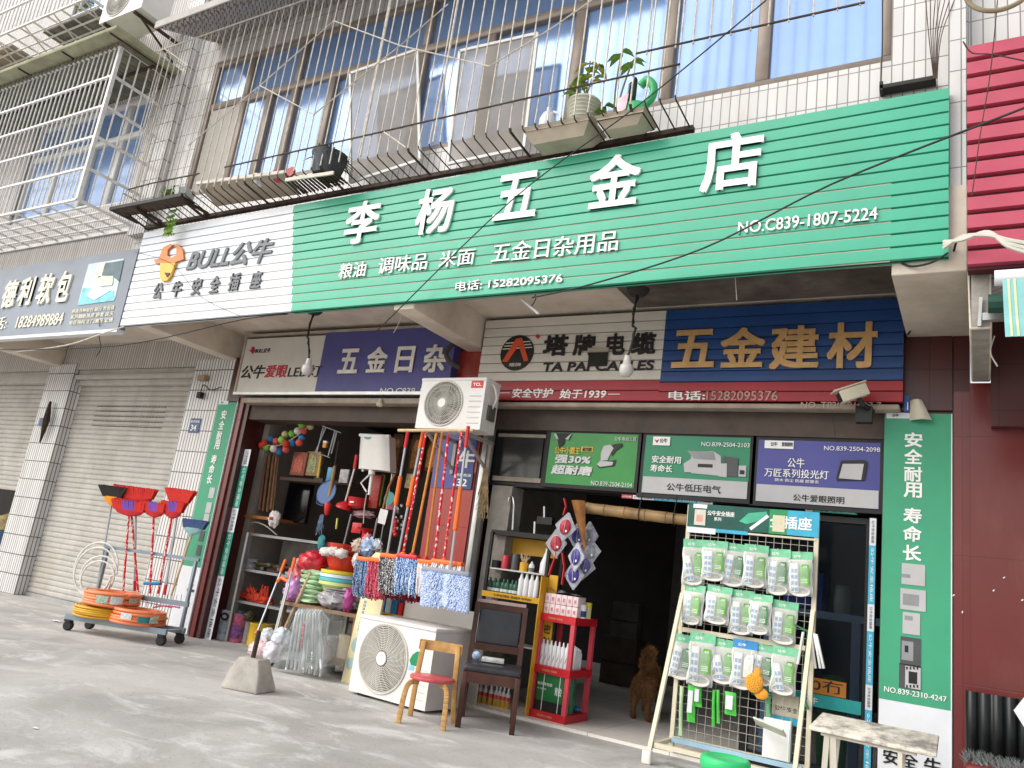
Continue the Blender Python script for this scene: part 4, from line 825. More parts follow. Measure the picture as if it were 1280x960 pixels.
# wall unit above the mops
t, T, R = aircon((-4.085, 5.2, 2.105), 0, 0.645, 0.43, 0.22, 'white air conditioner with a red badge on the wall above the mops', 0.39)
b = MB(M_RL); b.obox(T(0.505, -0.003, 0.345), (0.115, 0, 0), (0, 0.003, 0), (0, 0, 0.06)); b.m(S_LET); b.text('TCL', T(0.523, -0.0035, 0.362), (1, 0, 0), (0, 0, 1), 0.08, 0.026, 0.03, 0.001); b.build('badge', t)
b = MB(M_ACG)
for i in range(6): b.obox(T(0.505, -0.004, 0.05 + i * 0.045), (0.115, 0, 0), (0, 0.004, 0), (0, 0, 0.008))
b.build('front_rib', t)
b = MB(M_ACD); b.obox(T(0.6455, 0.07, 0.1), (0.02, 0, 0), (0, 0.1, 0), (0, 0, 0.12)); b.m(M_ACW); b.tube(smoothpath([T(0.66, 0.12, 0.2), T(0.70, 0.1, 0.28), T(0.685, 0.08, 0.36), T(0.655, 0.07, 0.40)]), 0.008); b.build('pipe_valve', t)
for xx in (0.1, 0.46):
    b = MB(mat('bracket_white', '#aaa49b', 0.5, dirt=0.5)); b.bar(T(xx, 0.0, -0.015), T(xx, 0.49, -0.015), 0.03, 0.028); b.bar(T(xx, 0.06, -0.03), T(xx, 0.49, -0.26), 0.022); b.bar(T(xx, 0.49, -0.30), T(xx, 0.49, 0.0), 0.03); b.build('wall_bracket', t)
b = MB(mat('pipe_lagging', '#4a4542', 0.8)); b.tube(smoothpath([F(575, 460, 5.5), F(562, 452, 5.45), F(558, 440, 5.5), F(570, 425, 5.56)]), 0.022); b.build('pipe', t)
# ground unit
t, T, R = aircon((-4.14, 4.99, 0.02), -5.5, 0.775, 0.555, 0.46, 'white air conditioner standing on the ground behind the small wooden chair', 0.39, False)
b = MB(mat('label_leaf', '#1f8a5c', 0.4)); b.prism([(0, 0.03), (0.02, 0.0), (0.07, 0.0), (0.1, 0.05), (0.11, 0.10), (0.06, 0.10), (0.02, 0.07)], T(0.565, -0.0005, 0.28), R @ Vector((1, 0, 0)), (0, 0, 1), R @ Vector((0, -0.003, 0)))
b.m(mat('label_sky', '#8cc4e6', 0.4)); b.prism([(0.0, -0.035), (0.05, -0.035), (0.05, 0.0), (0.01, 0.0)], T(0.565, -0.0005, 0.28), R @ Vector((1, 0, 0)), (0, 0, 1), R @ Vector((0, -0.003, 0))); b.build('leaf_badge', t)
b = MB(M_BLACK)
for xx in (0.08, 0.62): b.obox(T(xx, 0.02, -0.02), R @ Vector((0.08, 0, 0)), R @ Vector((0, 0.42, 0)), (0, 0, 0.02))
b.build('foot_rail', t)
b = MB(M_ACG)
for i in range(5): b.obox(T(0.62, -0.003, 0.06 + i * 0.05), R @ Vector((0.12, 0, 0)), R @ Vector((0, 0.003, 0)), (0, 0, 0.006))
b.build('front_rib', t)
# upper unit beside the pilaster
t, T, R = aircon((-8.72, 4.1, 6.52), 0, 0.78, 0.52, 0.34, 'white air conditioner high up on the tiled pilaster between the cage and the canopy', 0.37)
for xx in (0.1, 0.66): b = MB(M_RUST); b.bar(T(xx, 0.0, -0.02), T(xx, 0.64, -0.02), 0.03); b.bar(T(xx, 0.1, -0.03), T(xx, 0.64, -0.3), 0.02); b.build('wall_bracket', t)
# ------------------------------------------------------------------ planters and plants on the grille
M_TERR = mat('planter_stone', '#b5a896', 0.9, var=0.15, dirt=0.4)
M_LEAF = mat('leaf_green', '#86ad45', 0.5, var=0.35, vs=20); M_LEAFY = mat('leaf_yellow', '#bdbb4c', 0.5, var=0.3, vs=20); M_LEAFD = mat('leaf_dark', '#4c5b40', 0.6, var=0.3, vs=25); M_STEM = mat('stem', '#8a7f5e', 0.8)
def planter(x0, x1, y0, y1, zt, zb, inset, label):
    b = MB(M_TERR); i = inset
    top = [(x0, y0, zt), (x1, y0, zt), (x1, y1, zt), (x0, y1, zt)]; bot = [(x0 + i, y0 + i, zb), (x1 - i, y0 + i, zb), (x1 - i, y1 - i, zb), (x0 + i, y1 - i, zb)]
    e = 0.015; rim = [(x0 + e, y0 + e, zt), (x1 - e, y0 + e, zt), (x1 - e, y1 - e, zt), (x0 + e, y1 - e, zt)]; soil = [(a, c, zt - 0.03) for a, c, _ in rim]
    b.add(top + bot, [(4, 7, 6, 5)] + [(k, 4 + k, 4 + (k + 1) % 4, (k + 1) % 4) for k in range(4)]); b.add(top + rim, [(k, (k + 1) % 4, 4 + (k + 1) % 4, 4 + k) for k in range(4)]); b.add(rim + soil, [(k, (k + 1) % 4, 4 + (k + 1) % 4, 4 + k) for k in range(4)])
    b.m(mat('soil', '#3b3029', 0.95)); b.add(soil, [(0, 1, 2, 3)])
    return b.build('planter', label=label, cat='planter', group='planters on the window grille', loc=((x0 + x1) / 2, (y0 + y1) / 2, zb))
def leaf(b, base, d, L_, w_, droop=0.3, n=4):
    base, d = Vector(base), Vector(d).normalized(); s_ = d.cross(Vector((0, 0, 1))); s_ = s_.normalized() if s_.length > 0.01 else Vector((1, 0, 0)); vs = []
    for i in range(n + 1):
        t_ = i / n; c = base + d * L_ * t_ - Vector((0, 0, 1)) * droop * L_ * t_ * t_; ww = w_ * math.sin(math.pi * min(0.98, t_ * 0.9 + 0.08)); vs += [c - s_ * ww / 2 + Vector((0, 0, ww * 0.15)), c, c + s_ * ww / 2 + Vector((0, 0, ww * 0.15))]
    b.add(vs, [(3 * i + k, 3 * i + k + 1, 3 * i + k + 4, 3 * i + k + 3) for i in range(n) for k in (0, 1)])
planter(-2.86, -2.31, 4.30, 4.60, 4.16, 4.05, 0.07, 'larger stone planter holding the ribbed bucket and white jug')
planter(-2.28, -1.91, 4.30, 4.56, 4.14, 4.06, 0.07, 'smaller stone planter holding the green watering can')
b = MB(M_TERR); S0, S1, S2, S3 = F(246, 231, 4.29), F(356, 217, 4.29), F(374, 243, 4.575), F(271, 258, 4.575); dn = Vector((0, 0, 0.022)); b.add([S0, S1, S2, S3, S0 + dn, S1 + dn, S2 + dn, S3 + dn], [(3, 2, 1, 0), (4, 5, 6, 7), (0, 1, 5, 4), (1, 2, 6, 5), (2, 3, 7, 6), (3, 0, 4, 7)]); b.m(mat('board_pale_edge', '#cfc8bb', 0.8)); b.bar(S0 + Vector((0, -0.008, 0.012)), S1 + Vector((0, -0.008, 0.012)), 0.014, 0.03); b.build('window_shelf', label='long stone shelf lying on the bent bars left of the black pot', cat='shelf', loc=(-5.9, 4.4, 4.03))
b = MB(M_RUST)
for i in range(14): b.bar(F(358, 226, 4.29).lerp(F(417, 217, 4.29), i / 13), F(376, 243, 4.575).lerp(F(434, 229, 4.575), i / 13), 0.014)
b.m(mat('board_pale_edge', '#cfc8bb')); b.bar(F(357, 225, 4.28), F(417, 216, 4.28), 0.014, 0.03); b.build('wire_tray', label='dark wire tray with a pale edge under the black plant pot', cat='tray', loc=(-4.9, 4.4, 4.04))
t = thing('flower_pot', (-4.86, 4.40, 4.13), 'dark grey plant pot with a bushy plant on the grille', 'flower pot')
b = MB(mat('pot_grey', '#40474d', 0.6, var=0.15)); b.lathe((-4.86, 4.40, 4.13), [(0.115, 0), (0.15, 0.16), (0.16, 0.2), (0.145, 0.2), (0.135, 0.17), (0.001, 0.165)], 24); b.build('pot', t, smooth=True)
b = MB(mat('leaf_grey_green', '#77805c', 0.7, var=0.3, vs=25)); 
for i in range(150):
    a = rnd.uniform(0, 6.283); e = rnd.uniform(0.1, 1.3); leaf(b, (-4.86 + 0.1 * math.cos(a) * rnd.random(), 4.40 + 0.1 * math.sin(a) * rnd.random(), 4.30), (math.cos(a) * math.cos(e), math.sin(a) * math.cos(e), math.sin(e)), rnd.uniform(0.1, 0.19), 0.02, 0.5)
b.build('foliage', t)
b = MB(mat('jug_white', '#dfe2ea', 0.35)); c = Vector((-2.72, 4.42, 4.14)); b.lathe(c, [(0.001, 0), (0.06, 0.0), (0.065, 0.03), (0.062, 0.13), (0.04, 0.18), (0.018, 0.2), (0.018, 0.23), (0.001, 0.23)], 20); b.tube(smoothpath([c + Vector((0.06, 0, 0.06)), c + Vector((0.105, 0, 0.09)), c + Vector((0.1, 0, 0.15)), c + Vector((0.04, 0, 0.19))]), 0.011, 7)
b.build('plastic_jug', label='white plastic jug with a handle in the larger stone planter', cat='jug', loc=c, smooth=True)
t = thing('flower_pot', (-2.45, 4.45, 4.14), 'grey ribbed bucket used as a plant pot in the larger stone planter', 'flower pot')
b = MB(mat('bucket_ribbed', '#b9b8a8', 0.6, var=0.12)); pr = [(0.001, 0), (0.095, 0)]
for i in range(8): pr += [(0.097 + i * 0.004, 0.01 + i * 0.028), (0.104 + i * 0.004, 0.018 + i * 0.028), (0.098 + i * 0.004, 0.028 + i * 0.028)]
pr += [(0.12, 0.235), (0.001, 0.22)]
b.lathe((-2.45, 4.45, 4.14), pr, 24); b.build('bucket', t, smooth=True, ang=25)
b = MB(M_STEM); l_ = MB(M_LEAF); ly = MB(M_LEAFY)
for (dx, dz, mz, sp) in ((-0.13, 0.14, 0, 0.5), (0.02, 0.34, 1, 1), (0.10, 0.30, 1, 0.9), (-0.04, 0.2, 0, 0.6)):
    p0_ = Vector((-2.45, 4.45, 4.36)); p1_ = p0_ + Vector((dx, -0.03, dz)); b.tube(smoothpath([p0_, p0_ + Vector((dx * 0.3, 0, dz * 0.6)), p1_]), 0.006, 5)
    for k in range(6):
        a = rnd.uniform(0, 6.28); leaf(ly if (mz and k % 2) else l_, p0_.lerp(p1_, 0.55 + 0.45 * rnd.random()), (math.cos(a), math.sin(a) * 0.6, 0.35), rnd.uniform(0.09, 0.15), 0.045, 0.8)
b.build('stem', t); l_.build('leaves', t, smooth=True); ly.build('yellowed_leaves', t, smooth=True)
t = thing('watering_can', (-1.96, 4.3, 4.11), 'bright green plastic watering can in the smaller stone planter', 'watering can')
M_WC = mat('can_green', '#3fae6b', 0.35, var=0.06); b = MB(M_WC); c = Vector((-2.03, 4.40, 4.11)); b.lathe(c, [(0.001, 0), (0.1, 0), (0.105, 0.02), (0.1, 0.1), (0.07, 0.13), (0.001, 0.13)], 20, sy=0.75)
b.tube(smoothpath([c + Vector((0.06, 0, 0.1)), c + Vector((0.12, 0, 0.16)), c + Vector((0.125, 0, 0.24)), c + Vector((0.075, 0, 0.305)), c + Vector((0.03, 0, 0.27))]), [0.028] * 12 + [0.03] * 6 + [0.03] * 7, 10); b.build('body', t, smooth=True)
b = MB(mat('label_pink', '#d9b7bf', 0.5, var=0.2)); b.obox(c + Vector((-0.10, -0.075, 0.03)), (0.075, -0.01, 0.02), (0, 0.004, 0), (0.01, 0, 0.12)); b.build('label', t)
t = thing('potted_plant', (-2.1, 4.36, 4.12), 'leafy plant and grey succulent growing in the smaller stone planter', 'plant')
b = MB(M_STEM); l_ = MB(M_LEAF); ld = MB(M_LEAFD); p0_ = Vector((-2.19, 4.45, 4.1))
for dx, dz in ((0.0, 0.62), (0.09, 0.52), (-0.08, 0.2)):
    p1_ = p0_ + Vector((dx, -0.02, dz)); b.tube(smoothpath([p0_, p0_.lerp(p1_, 0.5) + Vector((-0.02, 0, 0)), p1_]), 0.007, 5)
    for k in range(5): a = k * 2.4; leaf(l_, p1_ + Vector((0, 0, -0.03 * (k % 3))), (math.cos(a), 0.5 * math.sin(a), 0.25), rnd.uniform(0.08, 0.13), 0.05, 0.6)
for k in range(60):
    s_ = k % 3; z = 4.14 + (k // 3) * 0.017; a = k * 2.1; leaf(ld, (-2.13 + s_ * 0.035, 4.47, z), (math.cos(a), math.sin(a), 0.9), 0.06, 0.022, 0.2)
b.build('stem', t); l_.build('leaves', t, smooth=True); ld.build('succulent_leaves', t)
for (dx, c_, lab, r_) in ((-0.0, '#c33b4a', 'red enamel mug standing on the long stone shelf', 0.055), (0.16, '#b02c35', 'red round tin lid propped beside the black pot', 0.05), (-0.28, '#dcdfe2', 'small white bowl on the long stone shelf', 0.06)):
    b = MB(mat('crockery_' + c_[1:], c_, 0.4, var=0.25, vs=30)); q = Vector((-5.42 + dx * 0.9, 4.36, 4.15))
    if 'lid' in lab: b.lathe(q + Vector((0, 0, 0.06)), [(0.001, -0.01), (0.055, -0.01), (0.06, 0.01), (0.05, 0.012), (0.001, 0.006)], 20, Matrix.Rotation(math.radians(80), 3, 'X'))
    else: b.lathe(q, [(0.001, 0), (r_ * 0.6, 0), (r_, 0.07), (r_ * 1.02, 0.09), (r_ * 0.92, 0.088), (r_ * 0.5, 0.02), (0.001, 0.02)], 20)
    b.build('lid_disc' if 'lid' in lab else ('mug' if 'mug' in lab else 'bowl'), label=lab, cat='lid' if 'lid' in lab else ('mug' if 'mug' in lab else 'bowl'), loc=q, smooth=True)
# rusty corner tray with trailing plant
t = thing('plant_tray', (-7.2, 4.2, 4.15), 'rusty metal tray on brackets at the left end of the white sign', 'tray')
b = MB(M_BLKI); b.box(-7.75, -6.6, 4.25, 4.275, 4.115, 4.15); b.box(-7.75, -7.72, 4.276, 4.58, 4.115, 4.14); b.m(M_RUST); b.box(-7.719, -6.6, 4.28, 4.42, 4.118, 4.13); b.build('tray', t)
b = MB(M_RUST)
for xx in (-7.35, -6.62): b = MB(M_RUST); b.bar((xx, 4.29, 4.10), (xx, 4.58, 4.10), 0.025); b.bar((xx, 4.57, 4.11), (xx, 4.57, 4.03), 0.035); b.bar((xx, 4.32, 4.09), (xx, 4.57, 4.04), 0.02); b.build('bracket', t)
t = thing('trailing_plant', (-6.75, 4.32, 4.15), 'green trailing plant in a tub hanging over the top of the white sign', 'plant')
b = MB(mat('tub_grey', '#b9bdb9', 0.6)); b.lathe((-6.72, 4.36, 4.132), [(0.001, 0), (0.08, 0), (0.1, 0.11), (0.09, 0.11), (0.001, 0.1)], 18); b.build('tub', t, smooth=True)
l_ = MB(M_LEAF)
for k in range(160):
    a = rnd.uniform(0, 6.28); e = rnd.uniform(-0.1, 1.2); leaf(l_, (-6.82 + rnd.uniform(-0.2, 0.1), 4.34 + rnd.uniform(-0.05, 0.1), 4.2 + rnd.uniform(0, 0.06)), (math.cos(a), math.sin(a), math.sin(e)), rnd.uniform(0.04, 0.09), 0.025, 0.6)
for dx in (0, 0.06, -0.08):
    for k in range(16): l2 = 4.14 - k * 0.02; a = k * 2.2; leaf(l_, (-6.95 + dx * 0.6 + 0.015 * math.sin(k), 4.46, l2), (math.cos(a), -abs(math.sin(a)) * 0.5, -0.3), 0.06, 0.025, 0.5)
l_.build('leaves', t)
# spider-like row of wires, lamps and camera
M_WIRE = mat('black_wire', '#201e1d', 0.6); M_WIREW = mat('white_wire', '#c9c5bb', 0.6, var=0.1)
def wire(pts, r, label, m=None, n=6, cat='cable'):
    P = smoothpath(pts, n); b = MB(m or M_WIRE); b.tube(P, r, 6); return b.build('cable', label=label, cat=cat, loc=P[0])
wire([F(958, 0, 3.9), F(800, 130, 4.2), F(640, 250, 4.40), F(480, 405, 4.5), F(480, 405, 4.7)], 0.005, 'thin black cable running diagonally across the sign from the grille')
wire([F(1280, 135, 3.6), F(1040, 230, 4.1), F(880, 310, 4.35), F(740, 355, 4.48), F(665, 372, 4.54)], 0.006, 'black cable dropping across the right half of the green sign')
wire([F(0, 437, 4.3), F(150, 432, 4.4), F(300, 400, 4.5), F(362, 392, 4.6)], 0.005, 'thin cable under the lower edge of the white panel')
wire([F(168, 315, 4.48), F(215, 330, 4.52), F(250, 370, 4.53), F(300, 395, 4.52)], 0.0022, 'hair thin wire crossing the white panel below the rusty tray')
wire([F(1204, 52, 4.45), F(1215, 66, 4.45), F(1240, 68, 4.42), F(1290, 78, 4.4)], 0.004, 'thin loop of cable at the top of the red fascia')
wire([F(1247, 0, 4.4), F(1238, 90, 4.42), F(1225, 170, 4.42), F(1215, 245, 4.42)], 0.003, 'thin grey wire hanging down the red fascia', M_RUST)
for k, (dy, lab) in enumerate(((0, 'upper pale cable of the bundle crossing the red fascia'), (7, 'middle pale cable of the bundle crossing the red fascia'), (13, 'lower pale cable of the bundle crossing the red fascia'))):
    wire([F(1180, 310 - dy * 0.6, 4.5), F(1203, 296 + dy * 0.3, 4.42), F(1235, 294 - k * 2, 4.36), F(1260, 300 + dy * 0.6, 4.34), F(1295, 306 + dy, 4.32)], 0.011, lab, M_WIREW)
wire([F(1196, 300, 4.5), F(1180, 350, 4.9), F(1150, 395, 5.4), F(1135, 418, 5.6)], 0.006, 'black cable sagging from the sign corner to the inner wall')
wire([F(1125, 328, 4.6), F(1140, 333, 4.58), F(1165, 328, 4.56), F(1185, 316, 4.52)], 0.006, 'black cable drooping below the right end of the green sign')
wire([F(1103, 0, 4.68), F(1103, 50, 4.7), F(1101, 112, 4.72)], 0.004, 'thin black wire beside the right window frame')
b = MB(M_RUST)
for k in range(7):
    P = smoothpath([F(1157 + k * 6, 0, 4.62 + 0.01 * (k % 2)), F(1161 + k * 2.6, 45, 4.6), F(1167 + k * 0.7, 98, 4.62)]); b.tube(P, 0.0028, 5)
b.build('cable_bundle', label='bundle of thin cables running up the white tiled pier', cat='cable', loc=F(1168, 100, 4.6))
b = MB(M_BLKI); p, q = F(1100, 113, 4.7), F(1170, 100, 4.7); b.box(p.x, q.x, 4.66, 4.74, 4.2, 4.225); b.box(p.x, p.x + 0.02, 4.66, 4.74, 4.19, 4.25); b.build('angle_bracket', label='short black angle bracket on the tiles above the green sign', cat='bracket', loc=p)
b = MB(mat('old_ring', '#8c8066', 0.7, var=0.2)); c = F(1250, -20, 4.4); b.tube([c + Vector((0.17 * math.cos(i * math.pi / 16), 0, 0.17 * math.sin(i * math.pi / 16))) for i in range(33)], 0.014, 8); b.build('metal_ring', label='pale metal ring hanging at the top right above the red fascia', cat='ring', loc=c)
def lamp(px_top, px_bulb, Y, label):
    a, c = F(*px_top, Y), F(*px_bulb, Y); t = thing('hanging_lamp', a, label, 'lamp', 'bulbs hanging under the shop sign')
    b = MB(M_BLKI); b.lathe((a.x, a.y, a.z - 0.02), [(0.001, 0), (0.05, 0), (0.075, 0.025), (0.085, 0.05), (0.001, 0.05)], 18); b.build('ceiling_rose', t, smooth=True)
    b = MB(M_WIRE); P = smoothpath([(a.x, a.y, a.z - 0.02), (a.x - 0.015, a.y, (a.z + c.z) / 2 + 0.06), (a.x + 0.01, a.y, (a.z + c.z) / 2), (c.x, a.y, c.z + 0.09)]); b.tube(P, 0.008, 6); P2 = [q + Vector((0.012 * math.sin(i * 1.3), 0.008 * math.cos(i * 1.3), 0)) for i, q in enumerate(P)]; b.tube(P2, 0.005, 5); b.build('cord', t)
    b = MB(mat('bulb_white', '#c4c1bd', 0.3, var=0.02)); b.lathe((c.x, a.y, c.z - 0.055), [(0.001, 0), (0.03, 0.008), (0.048, 0.035), (0.05, 0.06), (0.046, 0.085), (0.03, 0.095), (0.026, 0.13), (0.022, 0.155), (0.001, 0.155)], 18); b.build('bulb', t, smooth=True)
    return t
lamp((392, 390), (384, 462), 4.9, 'white bulb hanging in front of the grey and violet inner sign')
lamp((797, 366), (783, 462), 4.9, 'white bulb hanging in front of the cable maker\'s inner sign')
b = MB(S_LET); p, q = F(652, 374, 4.75), F(673, 392, 4.75); b.tube([p, q], 0.011, 8); b.m(M_WIRE); b.tube(smoothpath([F(663, 360, 4.72), F(670, 372, 4.74), F(664, 383, 4.75)]), 0.004, 5); b.build('small_tube_lamp', label='little white tube lamp dangling below the sign centre', cat='lamp', loc=p)
wire([F(503, 378, 4.8), F(500, 400, 4.85), F(492, 416, 4.9)], 0.003, 'short white string hanging beside the beam', M_WIREW, cat='string'); wire([F(919, 347, 4.7), F(921, 375, 4.7)], 0.0025, 'short white string hanging below the green sign', M_WIREW, cat='string')
# CCTV camera
t = thing('security_camera', F(1085, 505, 5.5), 'beige security camera mounted under the navy inner sign', 'security camera')
M_CCTV = mat('camera_beige', '#cfc6b0', 0.4, var=0.06); c = F(1079, 488, 5.45); d = Vector((-0.85, -0.35, -0.42)).normalized(); s_ = d.cross(Vector((0, 0, 1))).normalized(); u_ = s_.cross(d)
b = MB(M_CCTV); b.obox(c - d * 0.02 - s_ * 0.045 - u_ * 0.04, d * 0.18, s_ * 0.09, u_ * 0.08); b.obox(c - d * 0.03 - s_ * 0.05 + u_ * 0.043, d * 0.22, s_ * 0.1, u_ * 0.012); b.build('housing', t, bevel=0.01)
b = MB(M_BLACK); b.obox(c + d * 0.161 - s_ * 0.035 - u_ * 0.03, d * 0.004, s_ * 0.07, u_ * 0.06); b.tube([c + d * 0.05 - u_ * 0.04, c + d * 0.04 - u_ * 0.09, c - d * 0.0 - u_ * 0.13 + Vector((0, 0.08, 0))], 0.017, 8); b.obox(c - Vector((0.05, -0.05, 0.2)), (0.1, 0, 0), (0, 0.07, 0), (0, 0, 0.11)); b.build('mount', t)
wire([F(1040, 515, 5.6), F(1042, 530, 5.62), F(1044, 545, 5.66)], 0.003, 'thin cord hanging by the security camera', M_RUST, cat='string')
wire([F(1243, 498 if 0 else 420, 4.9), F(1238, 440, 4.9), F(1247, 458, 4.9)], 0.004, 'frayed cord hanging from the neighbour\'s concrete beam', M_PALE, cat='string')
# door sensor by the left shutter
b = MB(M_BLACK); c = F(250, 494, 5.68); b.cbox(c, (0.06, 0.05, 0.07)); b.m(M_WIRE); b.tube(smoothpath([c, c + Vector((0.02, 0, 0.12)), c + Vector((0.16, 0, 0.06)), c + Vector((0.3, 0.02, 0.1))]), 0.006, 6); b.m(mat('box_buff', '#a08c72', 0.7)); b.cbox(c + Vector((-0.02, 0, 0.2)), (0.12, 0.06, 0.06)); b.build('cable_box', label='small black cable box above house plate 34', cat='cable box', loc=c)
wire([F(125, 400, 4.5), F(124, 420, 4.6), F(126, 435, 4.65), F(120, 446, 4.7)], 0.004, 'short tangled cord below the slate blue sign'); wire([F(10, 441, 4.75), F(80, 432, 4.6), F(125, 418, 4.5), F(155, 408, 4.45)], 0.008, 'dusty cable bundle under the slate blue sign', M_PALE)
b = MB(M_RUST); b.tube([F(63, 502, 5.68), F(58, 525, 5.66), F(50, 553, 5.68)], [0.015, 0.045, 0.01], 7); b.m(mat('enamel_blue', '#274a80')); q = F(52, 527, 5.71); b.box(q.x - 0.05, q.x + 0.04, 5.705, 5.712, q.z - 0.06, q.z + 0.05); b.build('withered_bundle', label='dried herb bundle hanging by the blue plate on the left column', cat='herb bundle', loc=F(58, 525, 5.68))
# awning of the neighbour
t = thing('awning', (0.3, 4.0, 2.6), 'teal striped awning on a white roller tube at the right edge', 'awning')
A0 = F(1243, 348, 4.3); b = MB(S_WHITE); b.tube([A0, A0 + Vector((2, 0, 0))], 0.04, 14); b.build('roller_tube', t, smooth=True)
a0 = F(1253, 350, 4.25); a1 = F(1253, 420, 3.9)
b = MB(mat('awning_teal', '#7fb5b4', 0.7, var=0.08)); b.grid(lambda u, v: Vector((a0.x + u * 2, a0.y + (a1.y - a0.y) * v, a0.z + (a1.z - a0.z) * v - 0.03 * math.sin(v * 3))), 4, 8); b.build('fabric', t, smooth=True)
b = MB(mat('awning_yellow', '#c4cc9c', 0.7))
for dx in (0.02, 0.045): b.grid(lambda u, v: Vector((a0.x + dx + u * 0.010, a0.y + (a1.y - a0.y) * v - 0.003, a0.z + (a1.z - a0.z) * v - 0.03 * math.sin(v * 3) + 0.001)), 1, 8)
b.build('stripe', t); b = MB(M_ALU); p = F(1228, 397, 4.6); b.bar(p, p + Vector((0.6, 0, 0)), 0.04); b.bar(F(1226, 372, 4.6), F(1224, 408, 4.6), 0.016); b.build('arm', t); b = MB(mat('awning_dark_green', '#1d4a3d', 0.6)); p = F(1235, 380, 4.5); b.tube([p, p + Vector((0.8, 0, 0))], 0.05, 10); b.build('rolled_cloth', t)
# ------------------------------------------------------------------ goods in the street
from mathutils import noise as mn
def VPL(px, py, P, Q, off=0.0):
    # pixel to the upright plane through ground points P and Q (shifted off metres towards the camera)
    P, Q = Vector(P), Vector(Q); d = (Q - P); d.z = 0; d.normalize(); n = Vector((d.y, -d.x, 0)); P = P + n * off
    r = ray(px, py); t = (P - CAMP).dot(n) / r.dot(n); return CAMP + r * t
M_STEEL = mat('grey_steel', '#8f9ba6', 0.4, 0.3, var=0.1)
M_RUBB = mat('caster_black', '#26272a', 0.6)
M_SILV = mat('silver_pole', '#b7bac0', 0.3, 0.75, var=0.05)
M_RBR = mat('bristle_red', '#d62a1d', 0.6, var=0.12, vs=60); M_RPL = mat('plastic_red', '#cf2f33', 0.35, var=0.05); M_PUR = mat('bristle_purple', '#7c4db0', 0.6, var=0.1)
M_OR = mat('plastic_orange', '#f0702a', 0.35, var=0.05); M_ORH = mat('hose_orange', '#f08a5a', 0.35, var=0.06); M_YELC = mat('cable_yellow', '#d8a428', 0.35, var=0.06)
M_TW = speckle('twist_red_white', ['#d8303a', '#d8303a', '#e9c9c6', '#d8303a'], 60, 0.4)
M_WOODY = mat('wood_yellow', '#c79a5e', 0.45, var=0.18, vs=18); M_WOODO = mat('wood_orange_pole', '#d98b3c', 0.4, var=0.12, vs=25); M_WOODP = mat('wood_pale', '#cdb48e', 0.6, var=0.15, vs=20)
PL, PR = G(114, 770, 0.12), G(226, 788, 0.12); PL.z = PR.z = 0
dL = (PR - PL).normalized(); nF = Vector((dL.y, -dL.x, 0))
TR = thing('trolley', (PL + PR) / 2 + nF * 0.12, 'grey steel trolley on casters holding brooms and hose coils by the shutter', 'trolley')
zt, zm = VPL(122, 682, PL, PR).z, VPL(113, 737, PL, PR).z
b = MB(M_STEEL)
for q in (PL, PR): b.bar(q + Vector((0, 0, 0.12)), Vector((q.x, q.y, zt)), 0.028)
b.bar(PL - dL * 0.03 + Vector((0, 0, zt)), PR + dL * 0.03 + Vector((0, 0, zt)), 0.03); b.bar(PL - dL * 0.03 + Vector((0, 0, zm)), PR + dL * 0.02 + Vector((0, 0, zm)), 0.032, 0.045)
b.build('upright_frame', TR)
b = MB(M_STEEL); W_, D_2 = (PR - PL).length, 0.30
for o_, e_ in ((0, 0), (D_2, D_2)): b.bar(PL - dL * 0.04 + nF * o_ + Vector((0, 0, 0.12)), PR + dL * 0.04 + nF * o_ + Vector((0, 0, 0.12)), 0.035, 0.05)
for k in range(7): q = PL + dL * (W_ * k / 6) + Vector((0, 0, 0.128)); b.bar(q + nF * 0.016, q + nF * (D_2 - 0.016), 0.04, 0.012)
b.build('base', TR)
for q in (PL, PR, PL + nF * D_2, PR + nF * D_2):
    b = MB(M_RUBB); R = Matrix.Rotation(math.atan2(dL.y, dL.x), 3, 'Z'); c = q + Vector((0, 0, 0.045)); b.lathe(c - nF * 0.016, [(0.001, -0.016), (0.036, -0.016), (0.045, -0.008), (0.045, 0.024), (0.036, 0.032), (0.001, 0.032)], 18, (R @ Matrix.Rotation(math.radians(90), 3, 'X')))
    b.obox(c - dL * 0.03 - nF * 0.028 + Vector((0, 0, 0.035)), dL * 0.06, nF * 0.056, (0, 0, 0.018)); b.build('caster', TR)
P5 = zz(90, 590, 180 / 1280); P6 = zz(90, 710, 180 / 1280)
b = MB(M_ALU)
for k in range(9): u = 640 + k * 42; b.tube([VPL(*P6(u, 235), PL, PR, -0.005), VPL(*P6(u - 20, 345), PL, PR, -0.005)], 0.003, 4)
b.build('wire_back', TR)
